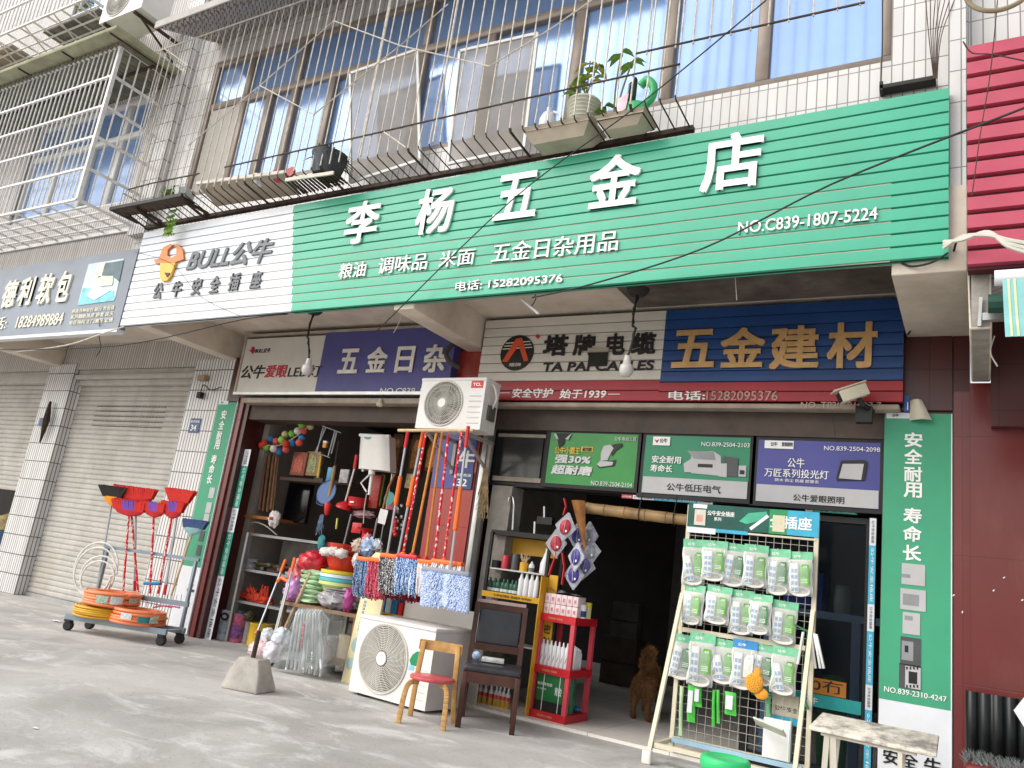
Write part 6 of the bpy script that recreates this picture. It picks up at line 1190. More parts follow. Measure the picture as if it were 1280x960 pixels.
# red rack
M_RR = mat('rack_red', '#c01f2c', 0.35, var=0.06); M_RP = mat('rack_pink_red', '#cf4a58', 0.4, var=0.06); RF = Vector((-2.625, 5.63, 0.022)); ur = Vector((-0.997, 0.08, 0)).normalized(); nr = Vector((0.02, 1, 0)).normalized(); Wr, Dr = 0.33, 0.38
RK = thing('red_rack', RF + ur * Wr / 2 + nr * Dr / 2, 'red three tier display rack standing on the tile floor in the doorway', 'rack'); T = lambda x, y, z: RF + ur * x + nr * y + Vector((0, 0, z - 0.022))
zt3, zt2 = F(705, 772, 5.63).z, F(709, 840, 5.63).z
for z, h in ((0.022, 0.055), (zt2 - 0.045, 0.055), (zt3 - 0.045, 0.055)):
    b = MB(M_RR); b.obox(T(-0.004, -0.004, z), ur * (Wr + 0.008), nr * (Dr + 0.008), (0, 0, h)); b.m(mat('letter_gold', '#d9a06a', 0.5)); b.text('中国驰名 硅酮胶', T(Wr * 0.72, -0.005, z + 0.018), -ur, (0, 0, 1), Wr * 0.4, 0.016, 0.01, 0.001); b.build('tier', RK)
for x, y in ((0.018, 0.018), (Wr - 0.018, 0.018), (0.018, Dr - 0.018), (Wr - 0.018, Dr - 0.018)):
    b = MB(M_RP); b.bar(T(x, y, 0.077), T(x, y, zt2 - 0.046), 0.034, up=nr); b.bar(T(x, y, zt2 + 0.011), T(x, y, zt3 - 0.046), 0.034, up=nr); b.build('post', RK)
M_PBX = mat('box_pink_white', '#e6cfd0', 0.5, var=0.06); M_PRT = mat('print_rose', '#c9606c', 0.5)
for r in range(2):
    for i in range(6):
        x = Wr - 0.03 - i * 0.05; z = zt3 + 0.011 + r * 0.077; b = MB(M_PBX); b.obox(T(x, 0.02, z), -ur * 0.046, nr * 0.13, (0, 0, 0.074)); o = b.build('sealant_box', label=f'pink white box, {ORD[i]} from left, {"lower" if r == 0 else "upper"} row on the red rack', cat='box', group='pink boxes on the red rack', loc=T(x - 0.023, 0.08, z), bevel=0.002)
        b = MB(M_PRT); b.text('胶' if i % 2 else '结', T(x - 0.034 + 0.022, 0.0195, z + 0.02), -ur * -1 if 0 else -ur, (0, 0, 1), 0.022, 0.03, 0.01, 0.001); b.build('lettering', o)
b = MB(mat('foil_clear', '#c7c7ca', 0.2, 0.3)); b.grid(lambda u, v: T(Wr - 0.03 - u * 0.27, 0.02 + v * 0.12, zt3 + 0.172 + 0.018 * math.sin(u * 11 + v * 5) * (1 - u) + 0.02 * (1 - u)), 12, 6); b.build('plastic_film', label='crumpled clear film over the pink boxes on the red rack', cat='film', loc=T(0.15, 0.08, zt3 + 0.17), smooth=True)
bottle('paint_pot', T(0.0, 0.11, zt3 + 0.011), 0.026, 0.1, M_BTW, 'white pot with a blue band right of the pink boxes', 'pot', prof=CYL, lab=(mat('label_navy', '#2a4478'), 0.1, 0.55)); bottle('paint_pot', T(-0.0, 0.19, zt3 + 0.011), 0.03, 0.12, mat('pot_yellow_white', '#d8cf9a', 0.4), 'pale pot with a yellow lid behind the blue banded pot', 'pot', prof=CYL, capm=None, lab=(mat('label_yellow', '#d9c43a'), 0.7, 0.98))
M_GLD = mat('print_gold', '#9a7a2c', 0.5)
for i in range(7):
    c = T(Wr - 0.045 - i * 0.036, 0.055, zt2 + 0.011); o = bottle('sealant_tube', c, 0.0165, 0.185, M_BTW, f'white tube with gold swoosh, {ORD[i]} from left in the red rack', 'tube', 'gold marked tubes in the red rack', prof=[(0.001, 0), (1, 0), (1, 0.8), (0.5, 0.84), (0.36, 1), (0.001, 1)])
    b = MB(M_GLD); b.prism([(-0.009, 0.03), (0.002, 0.045), (-0.002, 0.05), (0.011, 0.085), (0.0, 0.06), (0.004, 0.055), (-0.009, 0.03)][:-1], c - nr * 0.0166, -ur, (0, 0, 1), -nr * 0.001); b.build('gold_mark', o)
for i in range(4):
    bottle('sealant_tube', T(0.05, 0.14 + i * 0.034, zt2 + 0.011), 0.0165, 0.17 - 0.01 * i, M_BTW, f'white tube behind the red rack\'s right post, {ORD[i]} from the front', 'tube', 'side tubes in the red rack', prof=[(0.001, 0), (1, 0), (1, 0.8), (0.5, 0.84), (0.36, 1), (0.001, 1)])
b = MB(mat('box_green', '#1f6b38', 0.4, var=0.08)); b.obox(T(Wr - 0.045, 0.02, 0.078), -ur * 0.235, nr * 0.2, (0, 0, 0.30)); o = b.build('paint_box', label='green box with white bands in the bottom of the red rack', cat='box', loc=T(Wr * 0.5, 0.1, 0.078), bevel=0.003)
b = MB(M_LBW)
for x in (0.105, 0.245): b.obox(T(Wr - x, 0.0185, 0.079), -ur * 0.006, nr * 0.001, (0, 0, 0.297))
b.text('玻化砖背胶', T(Wr - 0.055, 0.0185, 0.255), -ur, (0, 0, 1), 0.13, 0.022, 0.02, 0.001); b.text('强力粘结', T(Wr - 0.055, 0.0185, 0.225), -ur, (0, 0, 1), 0.08, 0.012, 0.01, 0.001); b.text('背胶', T(Wr - 0.21, 0.0185, 0.20), -ur, (0, 0, 1), 0.06, 0.06, 0.02, 0.001); b.m(S_BLK); b.obox(T(Wr - 0.046, 0.0187, 0.079), -ur * 0.233, nr * 0.0008, (0, 0, 0.07)); b.build('printing', o)
bottle('paint_roll', T(0.06, 0.17, 0.078), 0.035, 0.26, mat('roll_green', '#2c6a4a', 0.3, var=0.2, vs=50), 'dark green roll standing beside the green box in the red rack', 'roll', prof=CYL)
b = MB(mat('wrapper_blue', '#2c74a8', 0.4, var=0.2)); b.ball(T(0.06, 0.30, 0.1), 0.03, 10, (1.3, 1, 0.7)); b.build('blue_packet', label='small blue packet at the back foot of the red rack', cat='packet', loc=T(0.06, 0.3, 0.078))
# hanging diamond blister packs
M_CLR = glassy('clear_plastic', '#dfe2ea', 0.08, 0.35); M_CARD = mat('card_pale', '#a5a3ad', 0.3, var=0.3, vs=40)
def diamond(u, v, Y, col, label, s_=0.088):
    c = F(*R_(u, v), Y); th = thing('hanging_pack', c, label, 'blister pack', 'diamond shaped packs hanging by the doorway'); tl = rnd.uniform(-0.15, 0.15)
    ux = Vector((math.cos(tl), rnd.uniform(-0.35, 0.35), math.sin(tl))).normalized(); uz = Vector((-math.sin(tl), 0, math.cos(tl)))
    b = MB(M_CARD); pl = [(s_, 0), (s_ * 0.08, s_ * 1.25), (-s_ * 0.08, s_ * 1.25), (-s_, 0), (-s_ * 0.05, -s_ * 1.25), (s_ * 0.05, -s_ * 1.25)]; inn = [(x * 0.9, z * 0.9) for x, z in pl]
    n = len(pl); fr = ux.cross(uz); vs = [c + ux * x + uz * z for x, z in pl] + [c + ux * x + uz * z for x, z in inn]; b.add(vs, [(i, (i + 1) % n, n + (i + 1) % n, n + i) for i in range(n)]); b.add([p + fr * -0.008 for p in vs], [(i, n + i, n + (i + 1) % n, (i + 1) % n) for i in range(n)]); b.build('frame', th)
    b = MB(M_CLR); b.prism([(x * 0.99, z * 0.99) for x, z in inn], c, ux, uz, fr * 0.002); b.build('window', th)
    Rm = Matrix((ux, fr, uz)).transposed(); b = MB(M_CARD); b.ball(c + fr * 0.001, s_ * 0.66, 16, (1, 0.12, 1.15), Rm); b.build('backing', th, smooth=True)
    b = MB(mat('puck_' + col[1:], col, 0.3, var=0.25, vs=40)); b.ball(c + fr * 0.006, s_ * 0.56, 16, (0.95, 0.25, 1.2), Rm); b.m(M_CARD); b.cbox(c + fr * 0.021, (s_ * 0.05, 0.004, s_ * 1.1), Rm); b.m(S_LET); b.ball(c + fr * 0.018 - uz * 0.03 + ux * 0.018, s_ * 0.1, 8, (1, 0.4, 1.2), Rm); b.build('filling', th, smooth=True); return th
for u, v, Y, col, lab in ((325, 640, 5.66, '#8d8f99', 'grey diamond pack behind the others on the right of the bunch'), (330, 722, 5.65, '#8d8f99', 'grey diamond pack in the middle of the bunch, mostly hidden'), (300, 800, 5.64, '#5c5a94', 'dull violet diamond pack low behind the lowest pack'), (265, 640, 5.60, '#3f3a86', 'violet diamond pack behind the brown sash'), (245, 848, 5.58, '#3c3488', 'violet diamond pack at the bottom of the bunch'), (257, 752, 5.53, '#443a92', 'violet diamond pack in front, just above the lowest one'), (150, 680, 5.56, '#b02c3c', 'red diamond pack half turned on the left of the bunch'), (200, 592, 5.5, '#b0243a', 'red diamond pack at the top front of the bunch')):
    diamond(u, v, Y, col, lab)
b = MB(mat('sash_brown', '#8a5a2a', 0.7, var=0.3, vs=12)); P = [F(*R_(u, v), 5.54) for u, v in ((232, 450), (305, 452), (308, 700), (300, 720))]; b.grid(lambda u, v: P[0].lerp(P[1], u).lerp(P[3].lerp(P[2], u), v) + Vector((0, -0.03 * math.sin(u * 3.1) * (1 - v), 0)), 6, 6); b.build('brown_sash', label='brown tapering sash hanging in front of the diamond packs', cat='sash', loc=P[0], smooth=True)
b = MB(M_RPL)
for u0, v0, u1, v1, u2, v2 in ((150, 690, 150, 740, 112, 850), (185, 730, 195, 800, 182, 900), (195, 440, 205, 480, 190, 530)): 
    P = [F(*R_(u, v), 5.57) for u, v in ((u0, v0), (u1, v1), (u2, v2))]; b.bar(P[0], P[1], 0.035, 0.006); b.bar(P[1], P[2], 0.03, 0.006)
b.build('red_ribbons', label='red ribbons trailing from the bunch of diamond packs', cat='ribbon', loc=F(*R_(180, 700), 5.57))
# bamboo pole
t = thing('bamboo_pole', F(*R_(580, 510), 5.62), 'thick bamboo pole tied below the posters across the doorway', 'pole')
M_BAM = mat('bamboo', '#937650', 0.5, var=0.25, vs=7, dirt=0.4, ds=4, dcol=(0.2, 0.13, 0.07)); b = MB(M_BAM); A_, B2 = F(*R_(310, 490), 5.62), F(*R_(855, 556), 5.62); P, rr = [], []
for k in range(5):
    for f_, q in ((0.0, 0.044), (0.02, 0.048), (0.035, 0.043), (0.5, 0.041), (0.98, 0.043)): P.append(A_.lerp(B2, (k + f_) / 5)); rr.append(q * (1 - 0.05 * (k == 4)))
b.tube(P, rr, 14); b.build('culm', t, smooth=True); b = MB(M_WIRE)
for f_ in (0.55, 0.88): c = A_.lerp(B2, f_); b.tube([c + Vector((0, 0.05 * math.cos(a), 0.05 * math.sin(a))) for a in [i * math.pi / 8 for i in range(17)]], 0.004, 5); b.tube([c + Vector((0, -0.04, 0.04)), c + Vector((0.01, -0.02, 0.16))], 0.004, 5)
b.build('tie', t)
# glass door with the desk behind
M_GL = glassy('door_glass', '#4a5560', 0.03, 0.06)
t = thing('glass_door', (-1.0, 5.86, 0.02), 'dark glass door with a teal band and orange sticker behind the wire rack', 'door')
b = MB(M_BLACK); b.box(-1.42, -1.37, 5.83, 5.88, 0.022, 1.70); b.box(-0.665, -0.60, 5.83, 5.88, 0.022, 1.70); b.box(-1.369, -0.666, 5.83, 5.88, 1.66, 1.70); b.box(-1.369, -0.666, 5.83, 5.88, 0.022, 0.1); b.build('frame', t)
b = MB(M_GL); b.box(-1.368, -0.667, 5.852, 5.858, 0.101, 1.659); b.build('pane', t)
zq = zz(1000, 810, 280 / 1280); b = MB(mat('sticker_turquoise', '#27a8a6', 0.4)); za, zb_ = F(*zq(200, 340), 5.845).z, F(*zq(200, 420), 5.845).z; b.box(-1.36, -0.67, 5.845, 5.849, 0.45, 0.53); b.m(S_LET); b.text('公牛', (-1.03, 5.8445, 0.465), (1, 0, 0), (0, 0, 1), 0.1, 0.045, 0.02, 0.001); b.build('teal_band', t)
b = MB(mat('sticker_orange', '#c97f2a', 0.5, var=0.1)); p0_, p1_ = F(*zq(30, 325), 5.845), F(*zq(265, 200), 5.845); b.box(p0_.x, p1_.x, 5.845, 5.849, 0.535, p1_.z); b.m(S_BLK); b.text('0冇', (p0_.x + 0.03, 5.8445, 0.55), (1, 0, 0), (0, 0, 1), p1_.x - p0_.x - 0.05, (p1_.z - 0.535) * 0.8, 0.01, 0.001); b.build('orange_sticker', t)
t = thing('desk', (-0.95, 6.5, 0.02), 'pale blue desk frame seen through the glass door', 'desk'); b = MB(mat('desk_blue', '#8fb0d8', 0.5)); ztp = F(*zz(960, 720, 0.25)(300, 180), 6.3).z
b.box(-1.45, -0.42, 6.3, 6.9, ztp - 0.05, ztp); b.box(-0.80, -0.74, 6.31, 6.37, 0.022, ztp - 0.051); b.box(-0.62, -0.5, 6.31, 6.37, 0.022, ztp - 0.25); b.box(-1.4, -1.34, 6.31, 6.37, 0.022, ztp - 0.051); b.build('desk_frame', t)
b = MB(mat('crate_blue', '#2a4fae', 0.4, var=0.08)); b.box(-1.28, -1.0, 6.33, 6.6, ztp + 0.001, ztp + 0.27); b.build('blue_case', label='blue case standing on the desk behind the glass door', cat='case', loc=(-1.15, 6.45, ztp), bevel=0.01)
b = MB(mat('jar_grey', '#8d9a98', 0.2, var=0.2)); b.lathe((-0.88, 6.42, ztp + 0.001), [(0.001, 0), (0.06, 0), (0.065, 0.1), (0.06, 0.17), (0.045, 0.19), (0.05, 0.2), (0.001, 0.21)], 16); b.build('glass_jar', label='grey glass jar on the desk behind the glass door', cat='jar', loc=(-0.88, 6.42, ztp), smooth=True)
b = MB(mat('sack_green', '#4fae4a', 0.5, var=0.15)); gb = F(1042, 840, 6.1); b.lathe((gb.x, 6.1, 0.022), [(0.001, 0), (0.09, 0), (0.1, 0.2), (0.085, 0.45), (0.055, 0.56), (0.07, 0.62), (0.001, 0.63)], 14); b.build('green_sack', label='green sack standing in front of the desk behind the glass door', cat='sack', loc=(gb.x, 6.1, 0.02), smooth=True)
# wire display rack
XA, XB, YRk = -1.80, -0.935, 5.58
M_CRM = mat('cream_steel', '#d9d0b8', 0.45, var=0.08, dirt=0.4, ds=6, dcol=(0.35, 0.28, 0.18)); M_GRID = mat('rack_wire', '#b8b4a8', 0.4, 0.3, var=0.15)
RK2 = thing('wire_rack', ((XA + XB) / 2, 5.4, 0), 'cream wire display rack with a green header hung with socket packs', 'display rack')
zh1, zh0 = 1.675, 1.515
b = MB(M_CRM); b.box(XA - 0.014, XA + 0.014, YRk - 0.014, YRk + 0.014, 0.02, zh1); b.box(XB - 0.014, XB + 0.014, YRk - 0.014, YRk + 0.014, 0.02, zh1); b.box(XA + 0.015, XB - 0.015, YRk - 0.012, YRk + 0.012, 0.10, 0.125); b.box(XA + 0.015, XB - 0.015, YRk - 0.012, YRk + 0.012, 0.80, 0.83); b.build('upright_frame', RK2)
f0 = G(815, 956); jz = F(852, 742, 5.56).z
for x in (XA, XB):
    b = MB(M_CRM); b.bar((x, f0.y, 0.02), (x, YRk - 0.02, jz), 0.026, 0.03); b.build('strut', RK2); b = MB(mat('foot_white', '#d8d5cf', 0.5)); b.cbox((x, f0.y - 0.01, 0.04), (0.06, 0.05, 0.08)); b.build('foot', RK2, bevel=0.008)
b = MB(M_CRM); b.bar((XA + 0.02, f0.y + 0.05, 0.11), (XB - 0.02, f0.y + 0.05, 0.11), 0.028); b.bar((XA, f0.y + 0.03, 0.1), (XA, YRk, 0.1), 0.025); b.bar((XB, f0.y + 0.03, 0.1), (XB, YRk, 0.1), 0.025); b.m(mat('rail_pale_blue', '#9fc0d2', 0.5)); b.bar((XA + 0.02, YRk - 0.06, 0.11), (XB - 0.02, YRk - 0.06, 0.11), 0.03); b.build('base_rail', RK2)
b = MB(M_GRID); nx, nz = 16, 26
for i in range(1, nx): x = XA + (XB - XA) * i / nx; b.tube([(x, YRk, 0.126), (x, YRk, zh0)], 0.0022, 4, False)
for k in range(1, nz): z = 0.126 + (zh0 - 0.126) * k / nz; b.tube([(XA, YRk - 0.004, z), (XB, YRk - 0.004, z)], 0.0022, 4, False)
b.build('grid', RK2)
b = MB(mat('header_dark_green', '#12564c', 0.35, var=0.3, vs=5)); b.box(XA - 0.005, XA + 0.56, YRk - 0.022, YRk - 0.016, zh0 + 0.005, zh1 + 0.01); b.m(mat('header_green', '#2f9d62', 0.35)); b.box(XA + 0.5605, XA + 0.68, YRk - 0.022, YRk - 0.016, zh0 + 0.005, zh1 + 0.01); b.m(S_CY); b.box(XA + 0.6805, XB + 0.015, YRk - 0.022, YRk - 0.016, zh0 + 0.005, zh1 + 0.01); b.m(S_WHITE); b.box(XA - 0.005, XA + 0.2, YRk - 0.022, YRk - 0.016, zh0 - 0.035, zh0 + 0.0045); b.m(S_CY); b.box(XA + 0.2005, XA + 0.42, YRk - 0.022, YRk - 0.016, zh0 - 0.02, zh0 + 0.0045); b.m(M_CRM); b.box(XA + 0.01, XB, YRk - 0.02, YRk + 0.012, zh0 - 0.016, zh0 - 0.0005 - 0.02 + 0.02 - 0.003)
hd = b.build('header_board', RK2)
yh = YRk - 0.0225; b = MB(S_LET); b.text('公牛安全插座', (XA + 0.135, yh, zh0 + 0.095), (1, 0, 0), (0, 0, 1), 0.19, 0.035, 0.025, 0.002); b.text('系列', (XA + 0.185, yh, zh0 + 0.06), (1, 0, 0), (0, 0, 1), 0.05, 0.025, 0.02, 0.002); b.text('全插座', (XA + 0.565, yh, zh0 + 0.045), (1, 0, 0), (0, 0, 1), 0.27, 0.085, 0.03, 0.002); b.box(XA + 0.03, XA + 0.13, yh - 0.002, yh, zh1 - 0.02, zh1 + 0.008)
b.m(mat('print_mint', '#4fbf9a', 0.4, var=0.2)); b.prism([(0.36, 0.07), (0.42, 0.13), (0.54, 0.15), (0.55, 0.12), (0.47, 0.075), (0.41, 0.055)], (XA, yh, zh0), (1, 0, 0), (0, 0, 1), (0, -0.001, 0)); b.m(S_LET); b.prism([(0.43, 0.03), (0.545, 0.13), (0.56, 0.115), (0.445, 0.015)], (XA, yh - 0.0012, zh0), (1, 0, 0), (0, 0, 1), (0, -0.001, 0)); b.build('printing', hd)
for x, c_, lab in ((XA + 0.045, '#d8d2c6', 'pale notice stuck on the left of the green header board'), (XA + 0.585, '#d8d3b4', 'cream notice stuck over the right lettering of the header board')):
    b = MB(mat('notice_' + c_[1:], c_, 0.7, var=0.06, vs=30)); b.box(x, x + 0.08, yh - 0.006, yh - 0.004, zh0 + 0.02, zh0 + 0.13); b.m(mat('print_pink', '#d9a08c', 0.6)); 
    if x < XA + 0.3: b.box(x + 0.015, x + 0.06, yh - 0.007, yh - 0.0061, zh0 + 0.045, zh0 + 0.09)
    b.build('paper_notice', label=lab, cat='notice', loc=(x + 0.04, yh, zh0 + 0.02))
# socket packs
M_BAG = glassy('pack_plastic', '#eef2f0', 0.14, 0.22); M_HDR = mat('pack_header_green', '#7cc79e', 0.4, var=0.12, vs=30); M_PG = mat('pack_label_green', '#5fae2f', 0.4, var=0.2, vs=14); M_PGD = mat('pack_label_dark_green', '#2c7f3a', 0.4, var=0.2, vs=14); M_SK = mat('socket_white', '#ececea', 0.4, var=0.03); M_SKB = mat('socket_blue_grey', '#7f9fca', 0.4); M_CORD = mat('cord_grey_white', '#cfccc6', 0.5, var=0.1); M_HDB = mat('pack_header_blue', '#3f8fcc', 0.4, var=0.1)
def pack_proto(kind):
    # hangs from its origin (the hook); about 0.15 wide, 0.30 tall, faces -Y
    th = thing('socket_pack', (0, 0, 0), 'x', 'socket pack', 'socket packs hung on the wire rack'); W2, H2 = 0.075, 0.29
    hdr = M_HDB if kind == 3 else M_HDR
    b = MB(hdr); b.box(-W2, W2, -0.006, 0.002, -0.045, 0.012); b.m(S_LET); b.text('公牛', (-0.045, -0.0065, -0.03), (1, 0, 0), (0, 0, 1), 0.05, 0.02, 0.02, 0.001); b.build('header', th)
    b = MB(M_BAG)
    def bag(u, v):
        a = 2 * math.pi * u; fl = math.sin(math.pi * min(1, v * 1.0 + 0.06)) ** 0.5; ww = W2 * (0.97 + 0.06 * math.sin(v * 9)); dd = 0.004 + 0.03 * fl
        return Vector((ww * math.copysign(abs(math.cos(a)) ** 0.5, math.cos(a)), -0.012 + dd * math.sin(a) * (1 + 0.25 * mn.noise(Vector((u * 9, v * 9, kind)))), -0.045 - v * (H2 - 0.045)))
    b.grid(bag, 24, 14, True); b.build('bag', th, smooth=True)
    sh = (0.0, -0.22, 0.12, 0.0)[kind % 4]; b = MB(M_SK); x0 = -0.058; wd = 0.05; R = Matrix.Rotation(sh, 3, 'Y')
    def S(x, y, z): return Vector((x0 + 0.025, -0.03, -0.16)) + R @ Vector((x, y, z))
    b.obox(S(-wd / 2, 0, -0.11), R @ Vector((wd, 0, 0)), (0, 0.018, 0), R @ Vector((0, 0, 0.20 if kind != 1 else 0.17))); o = b.build('power_strip', th, bevel=0.008)
    b = MB(M_SKB)
    for k in range(4 if kind != 1 else 3):
        for s_ in (-1, 1): b.obox(S(-0.008 + s_ * 0.011, -0.0015, -0.10 + k * 0.042), R @ Vector((0.016, 0, 0)), (0, 0.0015, 0), R @ Vector((0, 0, 0.026)))
    b.build('socket_face', o)
    b = MB(M_PGD if kind == 2 else M_PG); 
    if kind == 3: b.m(M_SK)
    b.prism([(0.0, -0.215), (0.055, -0.215), (0.055, -0.075), (0.018, -0.075), (0.0, -0.10)], (0.005, -0.038, 0), (1, 0, 0), (0, 0, 1), (0, -0.002, 0)); b.m(S_LET)
    b.text('插座', (0.026, -0.0405, -0.1), (1, 0, 0), (0, 0, 1), 0.026, 0.016, 0.01, 0.001)
    for k in range(3): b.box(0.012, 0.05, -0.0412, -0.0403, -0.20 + k * 0.011, -0.196 + k * 0.011)
    b.build('label_card', th)
    b = MB(M_CORD)
    for k in range(4): b.tube([Vector((0.002 + (0.045 + 0.005 * k) * math.cos(a), -0.018 - 0.004 * k, -0.262 + (0.018 + 0.004 * k) * math.sin(a))) for a in [i * math.pi / 9 for i in range(19)]], 0.0045, 5, False)
    b.m(mat('pack_backing', '#c5c4ba', 0.5, var=0.1, vs=30)); b.obox((-0.072, -0.010, -0.283), (0.144, 0, 0), (0, 0.008, 0), (0, 0, 0.24)); b.build('coiled_cord', th, smooth=True, ang=30); return th
protos = [pack_proto(k) for k in range(4)]; used = [False] * 4
U7 = zz(840, 600, 220 / 1280); U8 = zz(840, 760, 220 / 1280)
rowsP = [('top', [(160, 430, 760, 1), (315, 440, 730, 0), (462, 460, 770, 2), (615, 470, 780, 0), (775, 500, 830, 2), (935, 520, 840, 0)]),
         ('second', [(165, 760, 1050, 0), (350, 770, 1045, 0), (510, 800, 1120, 0), (650, 830, 1120, 2), (825, 880, 1190, 0)]),
         ('third', [(90, 1125, 1450, 2), (225, 1115, 1500, 0), (385, 1160, 1480, 1), (535, 1165, 1520, 3), (665, 1195, 1490, 2), (825, 1215, 1560, 1)])]
for rn, lst in rowsP:
    for i, (u, v0, v1, kd) in enumerate(lst):
        a, c = F(*U7(u, v0), YRk - 0.045), F(*U7(u, v1), YRk - 0.045); s_ = (a.z - c.z) / 0.30
        if not used[kd]: o = protos[kd]; used[kd] = True
        else: o = copy_tree(protos[kd])
        o.location = (a.x, YRk - 0.02 - 0.014 * (i % 2), a.z - 0.012); o.scale = (1.06 * (1.12 if kd == 0 and i == 1 else 1), 1, s_); o.rotation_euler = (rnd.uniform(-0.02, 0.05), rnd.uniform(-0.05, 0.06), rnd.uniform(-0.22, 0.12))
        o['label'] = (f'blue topped socket pack, {ORD[i]} from the left in the {rn} row of the wire rack' if kd == 3 else f'green topped socket pack, {ORD[i]} from the left in the {rn} row of the wire rack')
b = MB(M_GRID)
for rn, lst in rowsP:
    for (u, v0, v1, kd) in lst: a = F(*U7(u, v0), YRk - 0.045); b.tube([(a.x, YRk, a.z - 0.006), (a.x, YRk - 0.07, a.z - 0.002)], 0.003, 5)
b.build('hook', RK2)
M_LG = mat('pack_bright_green', '#4fc04a', 0.35, var=0.15, vs=30)
def slim(u, v0, v1, w_, m_, label, dx=0.0, name='slim_pack', cat='pack'):
    a, c = F(*U8(u, v0), YRk - 0.03), F(*U8(u + dx, v1), YRk - 0.03); b = MB(m_); h = a.z - c.z
    b.grid(lambda p, q: Vector((a.x + (c.x - a.x) * q + w_ * (0.5 * math.cos(2 * math.pi * p)), YRk - 0.03 - 0.014 * math.sin(2 * math.pi * p) * math.sin(math.pi * min(1, q + 0.05)) , a.z - q * h)), 12, 8, True); o = b.build(name, label=label, cat=cat, loc=(a.x, YRk - 0.03, c.z), smooth=True)
    if w_ > 0.03: b = MB(S_WHITE); b.box(a.x - w_ * 0.3, a.x + w_ * 0.3, YRk - 0.048, YRk - 0.046, c.z + h * 0.25, c.z + h * 0.85); b.build('paper_label', o)
slim(70, 570, 930, 0.025, mat('tube_pale_green', '#b6d2a8', 0.4, var=0.1), 'long pale green tube hanging at the lower left of the wire rack', -10, 'hanging_tube', 'tube')
slim(145, 560, 830, 0.055, M_LG, 'narrow green pack hanging left of the small yellow one', -8); slim(190, 565, 720, 0.05, M_LG, 'short green pack behind the narrow green pack on the left'); slim(305, 595, 860, 0.022, M_LG, 'thin bright green pack, left of a pair low on the rack', -6); slim(335, 595, 840, 0.022, M_LG, 'thin bright green pack, right of a pair low on the rack', 2)
slim(425, 610, 780, 0.075, M_LG, 'small green pack with a yellow sponge low on the wire rack'); slim(700, 640, 790, 0.03, mat('strip_green', '#6fae84', 0.5), 'thin dull green strip in the lower middle of the rack')
b = MB(mat('sponge_orange', '#eaa23a', 0.9, var=0.1, vs=60, bump=0.5, bs=120)); c = F(*U8(598, 545), YRk - 0.1); b.ball(c, 0.06, 18, (0.95, 0.3, 1.05)); c2_ = F(*U8(650, 625), YRk - 0.085); b.ball(c2_, 0.045, 14, (1.0, 0.3, 0.8)); b.ball(F(*U8(622, 475), YRk - 0.1), 0.03, 12, (0.8, 0.35, 1.2)); b.m(S_BLK)
for k in range(30): a = k * 2.4; q = 0.16 * math.sqrt(k + 0.7); b.ball(c + Vector((0.052 * q * math.cos(a), -0.0185 * math.sqrt(1 - q * q * 0.8) - 0.001, 0.056 * q * math.sin(a))), 0.0024, 6)
b.build('sponge', label='orange speckled sponge hanging over the third row of packs', cat='sponge', loc=c, smooth=True)
M_TRK = mat('trunking_white', '#e3e2de', 0.4)
for (pts, nm) in (((((955, 175), (915, 410)),), 'left bundle of white trunking strips on the right rack post'), ((((1010, 190), (1045, 440)), ((1035, 185), (1080, 440)), ((1050, 190), (1105, 440))), 'right bundle of three white trunking strips on the right rack post')):
    b = MB(M_TRK)
    for k, (p_, q_) in enumerate(pts): b.bar(F(*U8(*p_), YRk - 0.09 - 0.006 * k), F(*U8(*q_), YRk - 0.09 - 0.006 * k), 0.027, 0.014)
    b.build('trunking_bundle', label=nm, cat='trunking', loc=F(*U8(*pts[0][0]), YRk - 0.09), bevel=0.002)
b = MB(mat('tape_green', '#2f7f52', 0.5)); b.bar(F(*U8(1000, 170), YRk - 0.075), F(*U8(980, 380), YRk - 0.02), 0.03, 0.008); b.bar(F(*U8(890, 120), YRk - 0.03), F(*U8(990, 170), YRk - 0.07), 0.02, 0.006); b.bar(F(*U8(950, 640), YRk - 0.04), F(*U8(990, 740), YRk - 0.04), 0.03, 0.01); b.build('green_tape', label='green tape binding the trunking strips to the rack post', cat='tape', loc=F(*U8(1000, 170), YRk - 0.07))
b = MB(mat('box_beige', '#c4bda9', 0.6, var=0.1)); p, q = F(*U8(725, 770), YRk + 0.03), F(*U8(925, 650), YRk + 0.03); b.box(p.x, q.x, YRk + 0.02, YRk + 0.06, p.z, q.z); b.m(S_CY); b.box(p.x, q.x, YRk + 0.021, YRk + 0.06, p.z - 0.04, p.z - 0.001); b.m(S_BLK); b.text('公牛 安全', (p.x + 0.02, YRk + 0.0195, p.z + 0.03), (1, 0, 0), (0, 0, 1), 0.14, 0.03, 0.01, 0.001); b.build('display_card', label='beige card with a cyan band behind the lower right of the rack', cat='card', loc=p)
b = MB(mat('pack_pale', '#cfd6c4', 0.4, var=0.08)); c = F(*U8(710, 865), YRk - 0.16); b.cbox(c, (0.19, 0.12, 0.012), Matrix.Rotation(math.radians(-24), 3, 'X') @ Matrix.Rotation(math.radians(12), 3, 'Y')); b.m(mat('pack_cream_yellow', '#e6d29a', 0.5)); b.cbox(c + Vector((-0.01, -0.004, 0.011)), (0.10, 0.07, 0.012), Matrix.Rotation(math.radians(-24), 3, 'X') @ Matrix.Rotation(math.radians(12), 3, 'Y')); b.build('flat_pack', label='flat pale pack with a cream sheet lying low on the rack', cat='pack', loc=c, bevel=0.003)
